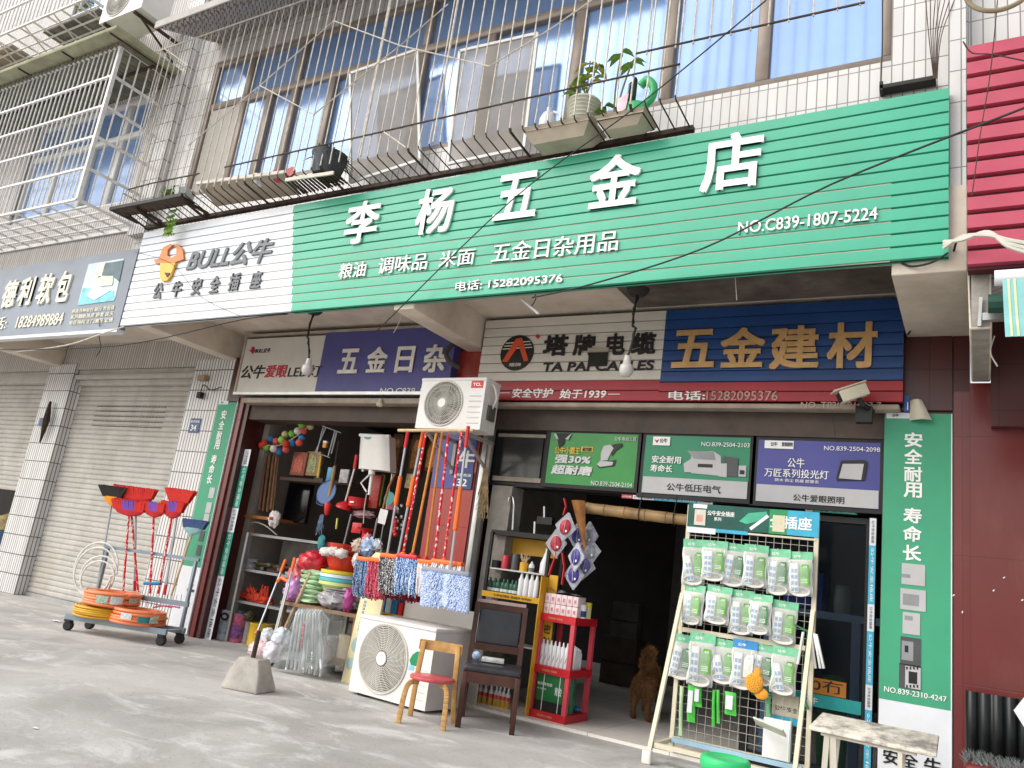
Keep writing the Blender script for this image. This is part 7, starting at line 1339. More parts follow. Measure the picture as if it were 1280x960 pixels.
b = MB(M_SK); p, q = F(*U8(655, 1080), YRk - 0.06), F(*U8(868, 830), YRk - 0.06); b.box(p.x, q.x, YRk - 0.075, YRk - 0.03, max(0.12, p.z), q.z); b.m(mat('pack_edge_green', '#8fc0a4', 0.4)); b.box(q.x - 0.012, q.x + 0.004, YRk - 0.078, YRk - 0.03, max(0.12, p.z), q.z + 0.004); b.build('white_box', label='white box with a green edge low at the right of the rack', cat='box', loc=p, bevel=0.006)
# bench
P1, P2 = G(1011, 907, 0.45), G(1171, 942, 0.45); P3, P4 = F(1028, 890, P1.y + 0.30), F(1174, 919, P2.y + 0.30)
t = thing('bench', (P1 + P2) / 2 * 1, 'worn white wooden bench in front of the right green banner', 'bench'); t.location.z = 0
M_WORN = mat('worn_white_wood', '#ddd6c8', 0.7, var=0.08, vs=8, dirt=0.9, ds=7, dcol=(0.2, 0.18, 0.165), streak=1, dlo=0.44, dhi=0.6); b = MB(M_WORN)
dz = Vector((0, 0, -0.022)); b.add([P1, P2, P4, P3, P1 + dz, P2 + dz, P4 + dz, P3 + dz], [(0, 1, 2, 3), (7, 6, 5, 4), (0, 4, 5, 1), (1, 5, 6, 2), (2, 6, 7, 3), (3, 7, 4, 0)]); b.build('seat', t, bevel=0.006)
M_BLG = mat('bench_leg_white', '#cfc8ba', 0.6, var=0.1, dirt=0.4)
b = MB(M_BLG); ca = (P1 * 0.9 + P2 * 0.1); cb_ = (P1 * 0.15 + P2 * 0.85); b.bar(ca + Vector((0, 0.03, -0.03)), cb_ + Vector((0, 0.03, -0.03)), 0.02, 0.012); b.build('apron', t)
for c, dx in ((P1 * 0.85 + P2 * 0.15, -0.02), (P1 * 0.8 + P2 * 0.2, 0.03)):
    for dy in (0.03, 0.2): b = MB(M_BLG); b.bar(c + Vector((0, dy, -0.03)), Vector((c.x + dx * (1 if dy < 0.1 else -1), c.y + dy, 0)), 0.02, 0.028); b.build('leg', t)
for dy in (0.03, 0.2): c = P1 * 0.27 + P2 * 0.73; b = MB(M_BLG); b.bar(c + Vector((0, dy, -0.03)), Vector((c.x, c.y + dy, 0)), 0.022, 0.028); b.build('leg', t)
# green tub lid at the bottom edge
c = G(907, 948, 0.36); t = thing('plastic_tub', Vector((c.x, c.y, 0)), 'bright green lidded plastic tub in front of the wire rack', 'tub'); b = MB(mat('tub_green', '#35c274', 0.35, var=0.05)); b.lathe((c.x, c.y, 0), [(0.001, 0), (0.085, 0), (0.1, 0.3), (0.1, 0.325)], 28); b.build('body', t, smooth=True); b = MB(MATS['tub_green']); b.lathe((c.x, c.y, 0), [(0.104, 0.315), (0.108, 0.32), (0.108, 0.355), (0.1, 0.365), (0.085, 0.365), (0.08, 0.36), (0.001, 0.36)], 28); b.build('lid', t, smooth=True)
# ------------------------------------------------------------------ sofa and paper by the red wall
t = thing('sofa', (0.35, 5.4, 0), 'black leather sofa with a channelled back by the red tiled wall', 'sofa')
b = MB(mat('sofa_leather', '#15181a', 0.34, var=0.2, vs=6)); zs0, zs1 = F(1203, 945, 5.45).z, F(1205, 862, 5.5).z
b.grid(lambda u, v: Vector((-0.085 + u * 1.2, 5.5 - 0.028 * abs(math.sin(u * 1.2 / 0.062 * math.pi)) ** 0.6 - 0.05 * math.sin(v * 2.8), zs0 - 0.05 + (zs1 - zs0 + 0.05) * v)), 160, 10); b.box(-0.08, 1.115, 5.51, 5.62, 0.08, zs1 - 0.01); b.build('back', t, smooth=True)
b = MB(mat('sofa_red_seat', '#7a2c2c', 0.5, var=0.1)); b.box(-0.09, 1.12, 5.0, 5.44, 0.10, zs0 + 0.02); b.build('seat', t, bevel=0.03, seg=3)
b = MB(M_BLACK)
for x in (-0.05, 1.05):
    for y in (5.04, 5.5): b.box(x - 0.02, x + 0.02, y - 0.02, y + 0.02, 0, 0.1)
b.build('leg', t)
b = MB(mat('fur_grey', '#7d8482', 0.95, var=0.3, vs=30))
for i in range(900): x, y = rnd.uniform(-0.09, 0.6), rnd.uniform(5.0, 5.42); q = Vector((x, y, zs0 + 0.022)); d = Vector((rnd.uniform(-1, 1), rnd.uniform(-1, 0.6), rnd.uniform(0.6, 1.4))).normalized() * 0.04; s_ = Vector((0.004, 0.002, 0)); b.quad(q - s_, q + s_, q + d)
b.build('fur_throw', label='grey fur throw lying on the seat of the black sofa', cat='throw', loc=(0.25, 5.2, zs0 + 0.02))
b = MB(S_WHITE); P = [F(1267, 888, 5.35), F(1283, 868, 5.3), F(1300, 900, 5.3), F(1284, 915, 5.35)]; b.add(P + [p + Vector((0, 0.006, 0)) for p in P], [(0, 1, 2, 3), (7, 6, 5, 4), (0, 4, 5, 1), (1, 5, 6, 2), (2, 6, 7, 3), (3, 7, 4, 0)]); b.build('white_card', label='white card sticking up in front of the black sofa at the right edge', cat='card', loc=P[3])
b = MB(M_SK)
for (x, y) in ((1088 + 167, 722), (1242, 738), (1192, 744), (1203, 765), (1278, 750)): q = F(x, y, 5.677); b.cbox(q, (0.006, 0.002, 0.013), Matrix.Rotation(rnd.uniform(-1, 1), 3, 'Y'))
b.build('paint_fleck', NB)
# ------------------------------------------------------------------ dog
D0_ = Vector((-2.40, 6.62, 0.022)); t = thing('dog', D0_, 'brown fluffy dog with a curled tail walking into the dark doorway', 'dog')
nodes = {'pel': ((0, 0, 0.31), 0.062), 'bel': ((-0.03, 0.16, 0.31), 0.068), 'che': ((-0.07, 0.33, 0.32), 0.08), 'nec': ((-0.12, 0.43, 0.37), 0.055), 'hea': ((-0.17, 0.51, 0.39), 0.056), 'muz': ((-0.20, 0.60, 0.35), 0.03), 'ear1': ((-0.21, 0.49, 0.46), 0.014), 'ear2': ((-0.13, 0.51, 0.46), 0.014),
         'ta1': ((0.0, -0.065, 0.375), 0.018), 'ta2': ((0.02, -0.09, 0.44), 0.026), 'ta3': ((0.045, -0.08, 0.515), 0.036), 'ta4': ((0.035, -0.02, 0.555), 0.03)}
for s_, nm in ((-1, 'l'), (1, 'r')):
    nodes['th' + nm] = ((s_ * 0.06, -0.01, 0.24), 0.055); nodes['ho' + nm] = ((s_ * 0.062, -0.06, 0.12), 0.024); nodes['pa' + nm] = ((s_ * 0.065, -0.035, 0.018), 0.02); nodes['to' + nm] = ((s_ * 0.066, 0.005, 0.014), 0.02)
    nodes['sh' + nm] = ((s_ * 0.06 - 0.05, 0.34, 0.22), 0.042); nodes['wr' + nm] = ((s_ * 0.058 - 0.05, 0.345, 0.1), 0.023); nodes['fp' + nm] = ((s_ * 0.06 - 0.05, 0.355, 0.016), 0.021)
names = list(nodes); edges = [('pel', 'bel'), ('bel', 'che'), ('che', 'nec'), ('nec', 'hea'), ('hea', 'muz'), ('hea', 'ear1'), ('hea', 'ear2'), ('pel', 'ta1'), ('ta1', 'ta2'), ('ta2', 'ta3'), ('ta3', 'ta4')]
for nm in 'lr': edges += [('pel', 'th' + nm), ('th' + nm, 'ho' + nm), ('ho' + nm, 'pa' + nm), ('pa' + nm, 'to' + nm), ('che', 'sh' + nm), ('sh' + nm, 'wr' + nm), ('wr' + nm, 'fp' + nm)]
me = bpy.data.meshes.new('body'); me.from_pydata([nodes[n][0] for n in names], [(names.index(a), names.index(c)) for a, c in edges], [])
ob = bpy.data.objects.new('body', me); COL.objects.link(ob); md = ob.modifiers.new('skin', 'SKIN'); me.skin_vertices[0].data[0].use_root = True
for i, n in enumerate(names): me.skin_vertices[0].data[i].radius = (nodes[n][1],) * 2
ob.modifiers.new('sub', 'SUBSURF').levels = 2; ob.modifiers['sub'].render_levels = 2
ev = ob.evaluated_get(bpy.context.evaluated_depsgraph_get()); m2 = bpy.data.meshes.new_from_object(ev); bpy.data.objects.remove(ob); m2.name = 'body'
M_FUR = mat('dog_fur', '#6f4c30', 0.9, var=0.3, vs=14); m2.materials.clear(); m2.materials.append(M_FUR); ob = bpy.data.objects.new('body', m2); COL.objects.link(ob); ob.parent = t
m2.polygons.foreach_set('use_smooth', [True] * len(m2.polygons))
b = MB(mat('dog_fur_light', '#93683f', 0.95, var=0.35, vs=20))
for p in m2.polygons:
    c = p.center; nrm = p.normal; k = int(min(10, p.area * 40000)) if c.z > 0.12 else 1
    tail = c.z > 0.4 and c.y < 0.12; L_f = 0.042 if tail else (0.02 if c.z > 0.2 else 0.01)
    for _ in range(k):
        q = c + Vector([rnd.uniform(-1, 1) * math.sqrt(p.area) * 0.6 for _ in range(3)]); d = (nrm + Vector((rnd.uniform(-.5, .5), rnd.uniform(-.7, .2), rnd.uniform(-1.0, 0.1) if not tail else rnd.uniform(-.3, .7)))).normalized() * L_f * rnd.uniform(0.6, 1.2); s_ = d.cross(Vector((rnd.random(), rnd.random(), 0.3))).normalized() * 0.0035
        b.quad(D0_ + q - s_, D0_ + q + s_, D0_ + q + d)
b.build('fur', t)
# ------------------------------------------------------------------ goods of the left opening
L6 = zz(300, 500, 220 / 1280); L5 = zz(260, 640, 220 / 1280)
def blob(b, c, s, amp=0.2, seed=0, fr=3.0, nu=20, nv=12, flat=None):
    c = Vector(c)
    def fn(u, v):
        a, t_ = 2 * math.pi * u, math.pi * v; d = Vector((math.sin(t_) * math.cos(a), math.sin(t_) * math.sin(a), -math.cos(t_))); k = 1 + amp * mn.noise(d * fr + Vector((seed * 3.7, seed, 0))) + amp * 0.5 * mn.noise(d * fr * 2.7 + Vector((seed, 0, seed * 2.1)))
        z = d.z * s[2] * k
        if flat is not None: z = max(z, -flat)
        return c + Vector((d.x * s[0] * k, d.y * s[1] * k, z))
    return b.grid(fn, nu, nv, True)
def px_size(n, Y, at): return n * (F(*at, Y) - CAMP).dot(CAMR @ Vector((0, 0, -1))) / FPX
# shelving on the left wall
M_SHM = mat('shelf_grey_steel', '#9a9c9d', 0.45, 0.4, var=0.15, dirt=0.3)
YSf, YSb = 5.98, 6.45; xl, xr = -6.62, -5.15
t = thing('storage_shelf', ((xl + xr) / 2, 6.2, 0), 'grey steel shelving inside the left edge of the shop opening', 'shelf')
zl = [F(*L5(300, v), YSf).z for v in (150, 415, 655)]
for i, z in enumerate(zl): b = MB(M_SHM); b.box(xl, xr + (0.3 if i == 0 else 0), YSf, YSb, z - 0.025, z); b.build('shelf_board', t)
ptop, pbot = F(*L5(293, 150), 5.93), F(*L5(150, 955), 5.93)
b = MB(M_ALU); b.tube([(ptop.x, 5.93, zl[0]), (ptop.x - 0.0, 5.93, 0.0)], 0.016, 10); b.build('post', t)
b = MB(M_SHM); b.box(xl - 0.02, xl, YSf, YSf + 0.03, 0, zl[0]); b.build('post', t); b = MB(M_SHM); b.box(xr, xr + 0.03, YSf, YSf + 0.03, 0, zl[0]); b.build('post', t)
b = MB(mat('back_panel_grey', '#a5a29e', 0.9, var=0.2)); b.box(xl, xr, YSb, YSb + 0.01, 0.05, zl[0] - 0.03); b.build('back_panel', t)
# rope coil and papers
b = MB(mat('rope_brown', '#b07a42', 0.9, var=0.25, vs=60)); c = F(*L5(275, 120), 6.08); c.z = zl[0] + 0.012
for k in range(3): b.tube([c + Vector(((0.13 - 0.01 * k) * math.cos(a), (0.08) * math.sin(a), k * 0.02 + 0.006 * math.sin(3 * a + k))) for a in [i * math.pi / 12 for i in range(25)]], 0.012, 7)
b.build('rope_coil', label='brown rope coil on the top board of the steel shelving', cat='rope', loc=c, smooth=True)
wire([c + Vector((0, 0, 0.01)), c + Vector((0.15, -0.05, 0.10)), c + Vector((0.34, -0.05, 0.08)), c + Vector((0.48, 0, -0.0))], 0.006, 'loose white cord by the brown rope coil', M_WIREW, cat='cord')
M_PAP = mat('paper_white', '#e8e6ea', 0.8)
for i in range(5):
    c = F(*L5(235 + 30 * (i % 3), 395), 6.12 + 0.05 * (i % 2)); z = zl[1] + 0.001 + (i // 3) * 0.05; b = MB(M_PAP)
    for k in range(7): b.cbox((c.x + rnd.uniform(-0.02, 0.02), c.y + rnd.uniform(-0.02, 0.02), z + 0.004 + k * 0.007), (0.2, 0.14, 0.005), rotz(rnd.uniform(-14, 14)))
    b.build('paper_pad', label=f'stack of white paper pads, {ORD[i]} of five on the middle steel shelf', cat='paper', loc=(c.x, c.y, z))
b = MB(M_RPL); c = F(*L5(235, 300), 6.15); b.bar((c.x, c.y, zl[1] + 0.07), (c.x - 0.03, c.y, zl[1] + 0.24), 0.02, 0.015); b.bar((c.x + 0.03, c.y, zl[1] + 0.07), (c.x + 0.07, c.y, zl[1] + 0.14), 0.015); b.build('red_tool', label='small red tool standing among the white papers', cat='tool', loc=(c.x, c.y, zl[1] + 0.07))
cols = ['#5d5a2c', '#6a2c24', '#3b352c', '#7a6a3a', '#8a8a86', '#54301f', '#46422a']
b = None
for i in range(16):
    c = F(*L5(345 + i * 14, 395), 6.12 + 0.08 * (i % 3)); a = rnd.uniform(-0.5, 0.5); z = zl[1] + 0.012 + 0.018 * (i % 4); d = Vector((math.cos(a), math.sin(a) * 0.5, rnd.uniform(-0.0, 0.12))) * rnd.uniform(0.1, 0.17)
    b = MB(mat('tool_' + cols[i % 7][1:], cols[i % 7], 0.6)); p = Vector((c.x, c.y, z)); b.tube([p - d, p, p + d], [0.012, 0.012, 0.008], 7); b.m(M_SILV if i % 3 == 0 else mat('tool_dark', '#2f2c2a', 0.5)); b.cbox(p + d, (0.05, 0.02, 0.03), rotz(math.degrees(a)))
    b.build('hand_tool', label=f'loose hand tool, {ORD[i] if i < 14 else ("fifteenth" if i == 14 else "sixteenth")} from left in the heap on the steel shelf', cat='tool', group='hand tools heaped on the steel shelf', loc=p)
# red gloves
M_GLV = mat('glove_red', '#c23a20', 0.8, var=0.25, vs=25)
for i, (u, v, s_, lab) in enumerate(((120, 625, 0.8, 'red rubber gloves at the far left of the lowest steel shelf'), (195, 600, 1.0, 'red rubber gloves standing up left of the steel post'), (250, 630, 0.7, 'red rubber gloves lying flat right of the steel post'), (330, 620, 1.0, 'red rubber gloves in the middle of the lowest steel shelf'), (385, 600, 1.2, 'largest heap of red rubber gloves on the lowest steel shelf'), (435, 560, 1.0, 'red rubber gloves pointing upward at the right of the lowest steel shelf'))):
    c = F(*L5(u, v), 6.08); z = zl[2] + 0.001; b = MB(M_GLV); blob(b, (c.x, c.y, z + 0.035), (0.09 * s_, 0.06, 0.05 * s_), 0.5, i, flat=0.034)
    for k in range(4): a = rnd.uniform(0.4, 2.7); p = Vector((c.x + 0.03 * (k - 1.5), c.y - 0.03, z + 0.05)); b.tube([p, p + Vector((0.05 * math.cos(a), -0.01, 0.07 * math.sin(a) * s_)), p + Vector((0.08 * math.cos(a), -0.02, 0.13 * math.sin(a) * s_))], [0.014, 0.012, 0.007], 6)
    b.build('rubber_gloves', label=lab, cat='gloves', loc=(c.x, c.y, z), smooth=True)
# floor row under the shelf: cans, bucket
def drum(u, v, Y, r, h, m_, label, cat='can', lab=None, name='paint_can'):
    c = F(*L5(u, v), Y); return bottle(name, (c.x, Y, 0.0), r, h, m_, label, cat, prof=[(0.001, 0), (0.98, 0), (1, 0.03), (0.97, 0.05), (0.97, 0.93), (1, 0.95), (1, 1), (0.9, 0.985), (0.001, 0.985)], lab=lab, n=22)
drum(110, 940, 6.03, 0.085, 0.29, mat('can_pale', '#c9cdd3', 0.35, var=0.08), 'pale grey can with dark writing on the floor at the far left of the opening', lab=(mat('can_print', '#aeb6c2', 0.4, var=0.35, vs=35), 0.2, 0.75)); drum(205, 935, 6.03, 0.08, 0.28, mat('can_pink', '#b55a78', 0.35, var=0.3, vs=30), 'pink patterned can on the floor behind the steel post', lab=(mat('can_print_purple', '#7a4a86', 0.4, var=0.5, vs=30), 0.15, 0.6)); drum(275, 915, 6.08, 0.05, 0.24, mat('can_grey', '#a5a6a8', 0.35), 'narrow grey can right of the pink can')
bk_ = drum(385, 880, 6.1, 0.125, 0.22, mat('bucket_yellow', '#d9b22c', 0.4, var=0.05), 'yellow bucket on the floor behind the shovel handles', 'bucket', name='bucket'); drum(455, 880, 6.2, 0.08, 0.22, mat('bucket_cream', '#d9cfa8', 0.4), 'cream tub on the floor right of the yellow bucket', 'tub', name='tub'); drum(545, 850, 6.15, 0.07, 0.2, mat('can_navy', '#2f3a5e', 0.4), 'navy can on the floor left of the purple bag', 'can', name='tin_can')
for i, (u, v, s_, c_, lab) in enumerate(((120, 730, 0.09, '#b9c9c9', 'clear plastic wrap bundled on top of the pale grey can'), (215, 760, 0.08, '#7fa0a4', 'clear plastic wrap over the pink can'), (300, 760, 0.06, '#5d5a3a', 'dark olive wrapped parcel over the floor cans'))):
    c = F(*L5(u, v), 6.03); b = MB(glassy('wrap_' + c_[1:], c_, 0.15, 0.5)); blob(b, c, (s_, s_ * 0.8, s_ * 0.7), 0.6, i + 11, 4); b.build('plastic_wrap', label=lab, cat='wrap', loc=c - Vector((0, 0, s_ * 0.6)), smooth=True)
b = MB(M_BLACK); c = F(*L5(122, 760), 5.95); b.tube([c + Vector((0.045 * math.cos(a), 0, 0.03 * math.sin(a))) for a in [i * math.pi / 10 for i in range(21)]], 0.01, 7); b.build('tape_roll', label='small black ring of tape on the pale grey can', cat='tape', loc=c)
# timber sticks
b = None
for i in range(17):
    u0 = 75 + i * 10 + rnd.uniform(-3, 3); Y = 6.05 + 0.05 * (i % 3); p, q = F(*L6(u0, 815 - (i % 4) * 6), Y), F(*L6(u0 + 62 - i * 1.2, 385 + rnd.uniform(-12, 30)), Y); b = MB(mat(('stick_brown', 'stick_tan', 'stick_dark')[i % 3], ('#7d5a40', '#94755a', '#4f4038')[i % 3], 0.8, var=0.25, vs=20)); b.tube([p, q], 0.0135, 7)
    b.build('broom_stick', label=f'bare wooden stick, {ORD[i] if i < 14 else ("fifteenth", "sixteenth", "seventeenth")[i - 14]} from the left in the bundle by the door edge', cat='stick', group='wooden sticks leaning in a bundle', loc=p)
b = MB(mat('board_orange_wood', '#a5683a', 0.7, var=0.2)); p, q = F(*L6(0, 835), 5.98), F(*L6(205, 835), 5.98); b.box(p.x, q.x + 0.05, 5.98, 6.4, p.z - 0.02, p.z + 0.012); b.build('wood_board', label='orange brown board carrying the bundle of wooden sticks', cat='board', loc=(p.x, 6.1, p.z))
c = F(*L6(250, 865), 5.94); b = MB(mat('cloth_white_red', '#d6cdca', 0.85, var=0.12, vs=20)); blob(b, c, (0.075, 0.04, 0.08), 0.35, 4); b.m(mat('print_dark_red', '#8a2c34', 0.7)); b.cbox(c + Vector((0, -0.044, 0)), (0.05, 0.006, 0.03)); b.build('cloth_bag', label='white cloth bag with a red mark hung below the wooden sticks', cat='bag', loc=c, smooth=True)
# string of sponge balls
bc = ['#c9402e', '#78b83e', '#3f78b8', '#d8d0d0', '#d05a50', '#3f86c0', '#8fc04a', '#c9564e', '#d9d49a']
for i, (u, v) in enumerate(((160, 330), (195, 345), (225, 285), (245, 355), (265, 300), (285, 375), (305, 290), (335, 360), (330, 250), (335, 320), (380, 245), (382, 310), (420, 225), (432, 310), (450, 275), (452, 180), (468, 222), (512, 190), (178, 315))):
    Y = 5.98 + 0.03 * (i % 3); c = F(*L6(u, v), Y); m_ = mat('ball_' + bc[i % 9][1:], bc[i % 9], 0.75, var=0.15, vs=30); b = MB(m_); b.ball(c, 0.041, 14); b.build('sponge_ball', label=f'coloured ball, {ORD[i] if i < 14 else ("fifteenth", "sixteenth", "seventeenth", "eighteenth", "nineteenth")[i - 14]} along the string hung at the opening\'s upper left', cat='ball', group='coloured balls on a string', loc=c, smooth=True)
wire([F(*L6(150, 320), 5.99), F(*L6(280, 330), 5.99), F(*L6(400, 270), 5.99), F(*L6(510, 180), 5.99), F(*L6(540, 130), 5.99)], 0.004, 'string threaded through the coloured balls', M_WIREW, cat='string')
# wire stool frame, boxes, hammer
b = MB(mat('chromed_tube', '#a9a9ad', 0.25, 0.8)); Y = 5.96; q = lambda u, v, dy=0: F(*L6(u, v), Y + dy)
for (a_, c_) in (((600, 188), (735, 238)), ((540, 375), (655, 420)), ((625, 200), (550, 375)), ((690, 225), (640, 412)), ((605, 190), (560, 380)), ((705, 235), (665, 390))): b.tube([q(*a_), q(*c_)], 0.006, 6)
b.tube([q(615, 195, 0.1), q(560, 375, 0.1)], 0.006, 6); b.tube([q(700, 225, 0.1), q(645, 405, 0.1)], 0.006, 6); b.build('towel_rack', label='chromed wire rack frame hung slanting in the left opening', cat='wire rack', loc=q(650, 300))
b = MB(mat('tag_amber', '#c98a2a', 0.5)); c = q(620, 330, 0.02); b.cbox(c, (0.045, 0.03, 0.05)); b.m(M_PAP); b.cbox(c + Vector((0, -0.002, 0.035)), (0.045, 0.03, 0.02)); b.build('small_box', label='little amber box with a white top behind the chromed frame', cat='box', loc=c)
def cbx(u0, v0, u1, v1, Y, m_, label, name, cat, d=0.06, group=None, inner=None):
    p, q_ = F(*L6(u0, v1), Y), F(*L6(u1, v0), Y); x0, x1 = F(*L6((u0 + u1) / 2 - (u1 - u0) / 2, (v0 + v1) / 2), Y).x, F(*L6((u0 + u1) / 2 + (u1 - u0) / 2, (v0 + v1) / 2), Y).x; b = MB(m_); b.box(x0, x1, Y, Y + d, p.z, q_.z); o = b.build(name, label=label, cat=cat, group=group, loc=(x0, Y, p.z), bevel=0.004)
    if inner: b = MB(inner); w_, h_ = x1 - x0, q_.z - p.z; n = 14; b.prism(ccw([(x0 + w_ * (0.5 + 0.32 * math.cos(math.pi * i / n)), p.z + h_ * (0.5 + 0.36 * math.sin(math.pi * i / n))) for i in range(n + 1)] + [(x0 + w_ * 0.18, p.z + h_ * 0.12), (x0 + w_ * 0.82, p.z + h_ * 0.12)]), (0, Y, 0), (1, 0, 0), (0, 0, 1), (0, -0.004, 0)); b.build('arched_picture', o)
    return o
M_BXR = mat('box_red_brown', '#8a4a34', 0.6, var=0.25, vs=30); M_BXT = mat('box_tan', '#a08058', 0.6, var=0.25, vs=30)
cbx(375, 380, 478, 545, 6.1, M_BXR, 'reddish gift box with an arched picture, left of a pair', 'gift_box', 'box', inner=mat('picture_red', '#b0503a', 0.5, var=0.4, vs=50)); cbx(478, 375, 575, 548, 6.12, M_BXT, 'tan gift box with an arched picture, right of a pair', 'gift_box', 'box', inner=mat('picture_olive', '#8f9560', 0.5, var=0.5, vs=50))
b = MB(mat('gift_shelf_dark', '#4a3a30', 0.8)); p, q_ = F(*L6(290, 560), 6.08), F(*L6(640, 575), 6.08); b.box(p.x, q_.x + 0.3, 6.08, 6.4, p.z - 0.03, p.z + 0.005); b.build('inner_shelf', label='dark shelf board under the pair of gift boxes', cat='shelf', loc=p)
b = MB(mat('tv_black', '#121214', 0.15)); p, q_ = F(*L6(300, 880), 6.3), F(*L6(520, 610), 6.3); b.box(p.x, q_.x, 6.3, 6.36, p.z, q_.z); b.build('dark_screen', label='black screen standing under the gift boxes inside the shop', cat='screen', loc=p, bevel=0.01)
b = MB(mat('handle_yellow', '#d9b83a', 0.4)); b.tube([q(590, 405), q(565, 575)], [0.008, 0.014], 8); b.m(M_BLKI); b.bar(q(548, 572), q(608, 585), 0.03); b.build('hammer', label='hammer with a yellow handle hanging head down below the chromed frame', cat='hammer', loc=q(570, 580))
# basins, plungers, cistern
b = MB(mat('basin_blue', '#2d5a94', 0.4, var=0.1)); c = F(*L6(648, 680), 6.0); b.lathe(c, [(0.001, 0), (0.07, 0.0), (0.115, 0.045), (0.125, 0.045)], 24, Matrix.Rotation(math.radians(80), 3, 'X')); b.tube(smoothpath([c + Vector((-0.11, -0.03, -0.03)), c + Vector((-0.09, -0.05, -0.11)), c + Vector((0, -0.05, -0.13))]), 0.006, 6); b.build('blue_basin', label='round blue basin hanging behind the wooden handled plunger', cat='basin', loc=c, smooth=True)
cbx(630, 490, 678, 600, 6.06, mat('packet_cyan', '#58a9cc', 0.4, var=0.2), 'cyan packet hanging above the round blue basin', 'hanging_packet', 'packet', 0.02); cbx(722, 505, 786, 600, 6.06, mat('packet_white', '#c9c3c4', 0.5, var=0.3, vs=40), 'white and grey packet hanging right of the wooden handle', 'hanging_packet', 'packet', 0.02)
t = thing('plunger', q(640, 830), 'plunger with a wooden handle, dark rod and red cone cup', 'plunger'); b = MB(mat('handle_olive_wood', '#a5824a', 0.6, var=0.2)); b.tube([q(690, 480), q(650, 705)], [0.015, 0.02], 10); b.build('handle', t); b = MB(M_BLKI); b.tube([q(718, 300), q(690, 480)], 0.007, 6); b.build('rod', t); b = MB(M_RPL); a_, c_ = q(645, 745), q(628, 838); b.tube([a_, a_.lerp(c_, 0.15), a_.lerp(c_, 0.8), c_], [0.03, 0.042, 0.026, 0.012], 14); b.build('cup', t, smooth=True)
t = thing('plunger', q(750, 800), 'plunger with a white rod, red grip and flat red cup', 'plunger'); b = MB(mat('rod_white', '#d8d4d2', 0.4)); b.tube([q(835, 490), q(765, 745)], 0.010, 8); b.build('rod', t); b = MB(M_RPL); b.tube([q(848, 400), q(832, 500)], 0.016, 8); b.build('grip', t); b = MB(M_RPL); c_ = q(750, 790); b.lathe(c_, [(0.075, 0), (0.082, 0.005), (0.075, 0.03), (0.04, 0.055), (0.018, 0.075), (0.001, 0.078)], 20, Matrix.Rotation(math.radians(14), 3, 'Y')); b.build('cup', t, smooth=True)
b = MB(M_RPL); c_ = q(845, 790, 0.04); b.lathe(c_, [(0.04, 0), (0.085, 0.02), (0.095, 0.10), (0.1, 0.105), (0.09, 0.105), (0.001, 0.03)], 22); b.m(S_LET); b.box(c_.x - 0.01, c_.x + 0.04, c_.y - 0.098, c_.y - 0.092, c_.z + 0.045, c_.z + 0.06); b.build('red_bowl', label='deep red plastic bowl right of the flat red plunger cup', cat='bowl', loc=c_, smooth=True)
t = thing('toilet_cistern', F(*L6(960, 520), 5.9), 'white plastic toilet cistern with a teal badge hung in the left opening', 'cistern'); Y = 5.9; p0_, p1_, p2_, p3_ = [F(*L6(*e), Y) for e in ((862, 500), (1090, 520), (1085, 265), (878, 255))]
b = MB(mat('cistern_white', '#e2dfda', 0.3, var=0.03)); n = 10
def cis(u, v):
    a, c_ = p0_.lerp(p1_, u), p3_.lerp(p2_, u); q2 = a.lerp(c_, v); return q2 + Vector((0, -0.05 * (1 - (2 * u - 1) ** 4) * (0.75 + 0.25 * v), 0))
b.grid(cis, n, n); bk = Vector((0, 0.10, 0)); b.quad(p3_, p2_, p2_ + bk, p3_ + bk); b.quad(p1_, p1_ + bk, p2_ + bk, p2_); b.quad(p0_, p3_, p3_ + bk, p0_ + bk); b.quad(p0_, p0_ + bk, p1_ + bk, p1_); b.build('tank', t, smooth=True)
b = MB(MATS['cistern_white']); b.tube([p3_ + Vector((-0.01, 0.0, 0)), p2_ + Vector((0.01, 0.0, 0))], 0.018, 8); b.build('lid', t, smooth=True)
b = MB(mat('badge_teal', '#2f9aa6', 0.4)); cc = cis(0.36, 0.9); b.prism([(0.045 * math.cos(math.pi + math.pi * i / 10), 0.022 * math.sin(math.pi + math.pi * i / 10)) for i in range(11)], cc + Vector((0, -0.003, 0.008)), (1, 0, 0), (0, 0, 1), (0, -0.003, 0)); b.build('badge', t)
b = MB(M_SK); b.tube([F(*L6(960, 505), 5.9), F(*L6(958, 545), 5.9)], 0.032, 12); b.tube([F(*L6(960, 535), 5.92), F(*L6(940, 690), 5.92)], 0.017, 10); b.tube([F(*L6(945, 540), 5.9), F(*L6(880, 603), 5.9), F(*L6(920, 668), 5.9)], 0.0085, 7); b.tube([F(*L6(895, 500), 5.9), F(*L6(893, 520), 5.9)], 0.012, 8); b.build('flush_pipe', t)
M_BXD = mat('box_dark_gold', '#5d4028', 0.5, var=0.4, vs=35); M_GOL = mat('picture_gold', '#a5743a', 0.5, var=0.5, vs=60)
cbx(1095, 245, 1172, 530, 6.15, M_BXD, 'tall dark gold gift box right of the cistern', 'gift_box', 'box', inner=M_GOL); cbx(1232, 250, 1330, 530, 6.2, M_BXD, 'tall dark gold gift box behind the leftmost mop poles', 'gift_box', 'box', inner=M_GOL); cbx(1345, 270, 1440, 520, 6.25, M_BXD, 'tall dark gold gift box behind the orange mop poles', 'gift_box', 'box', inner=M_GOL)
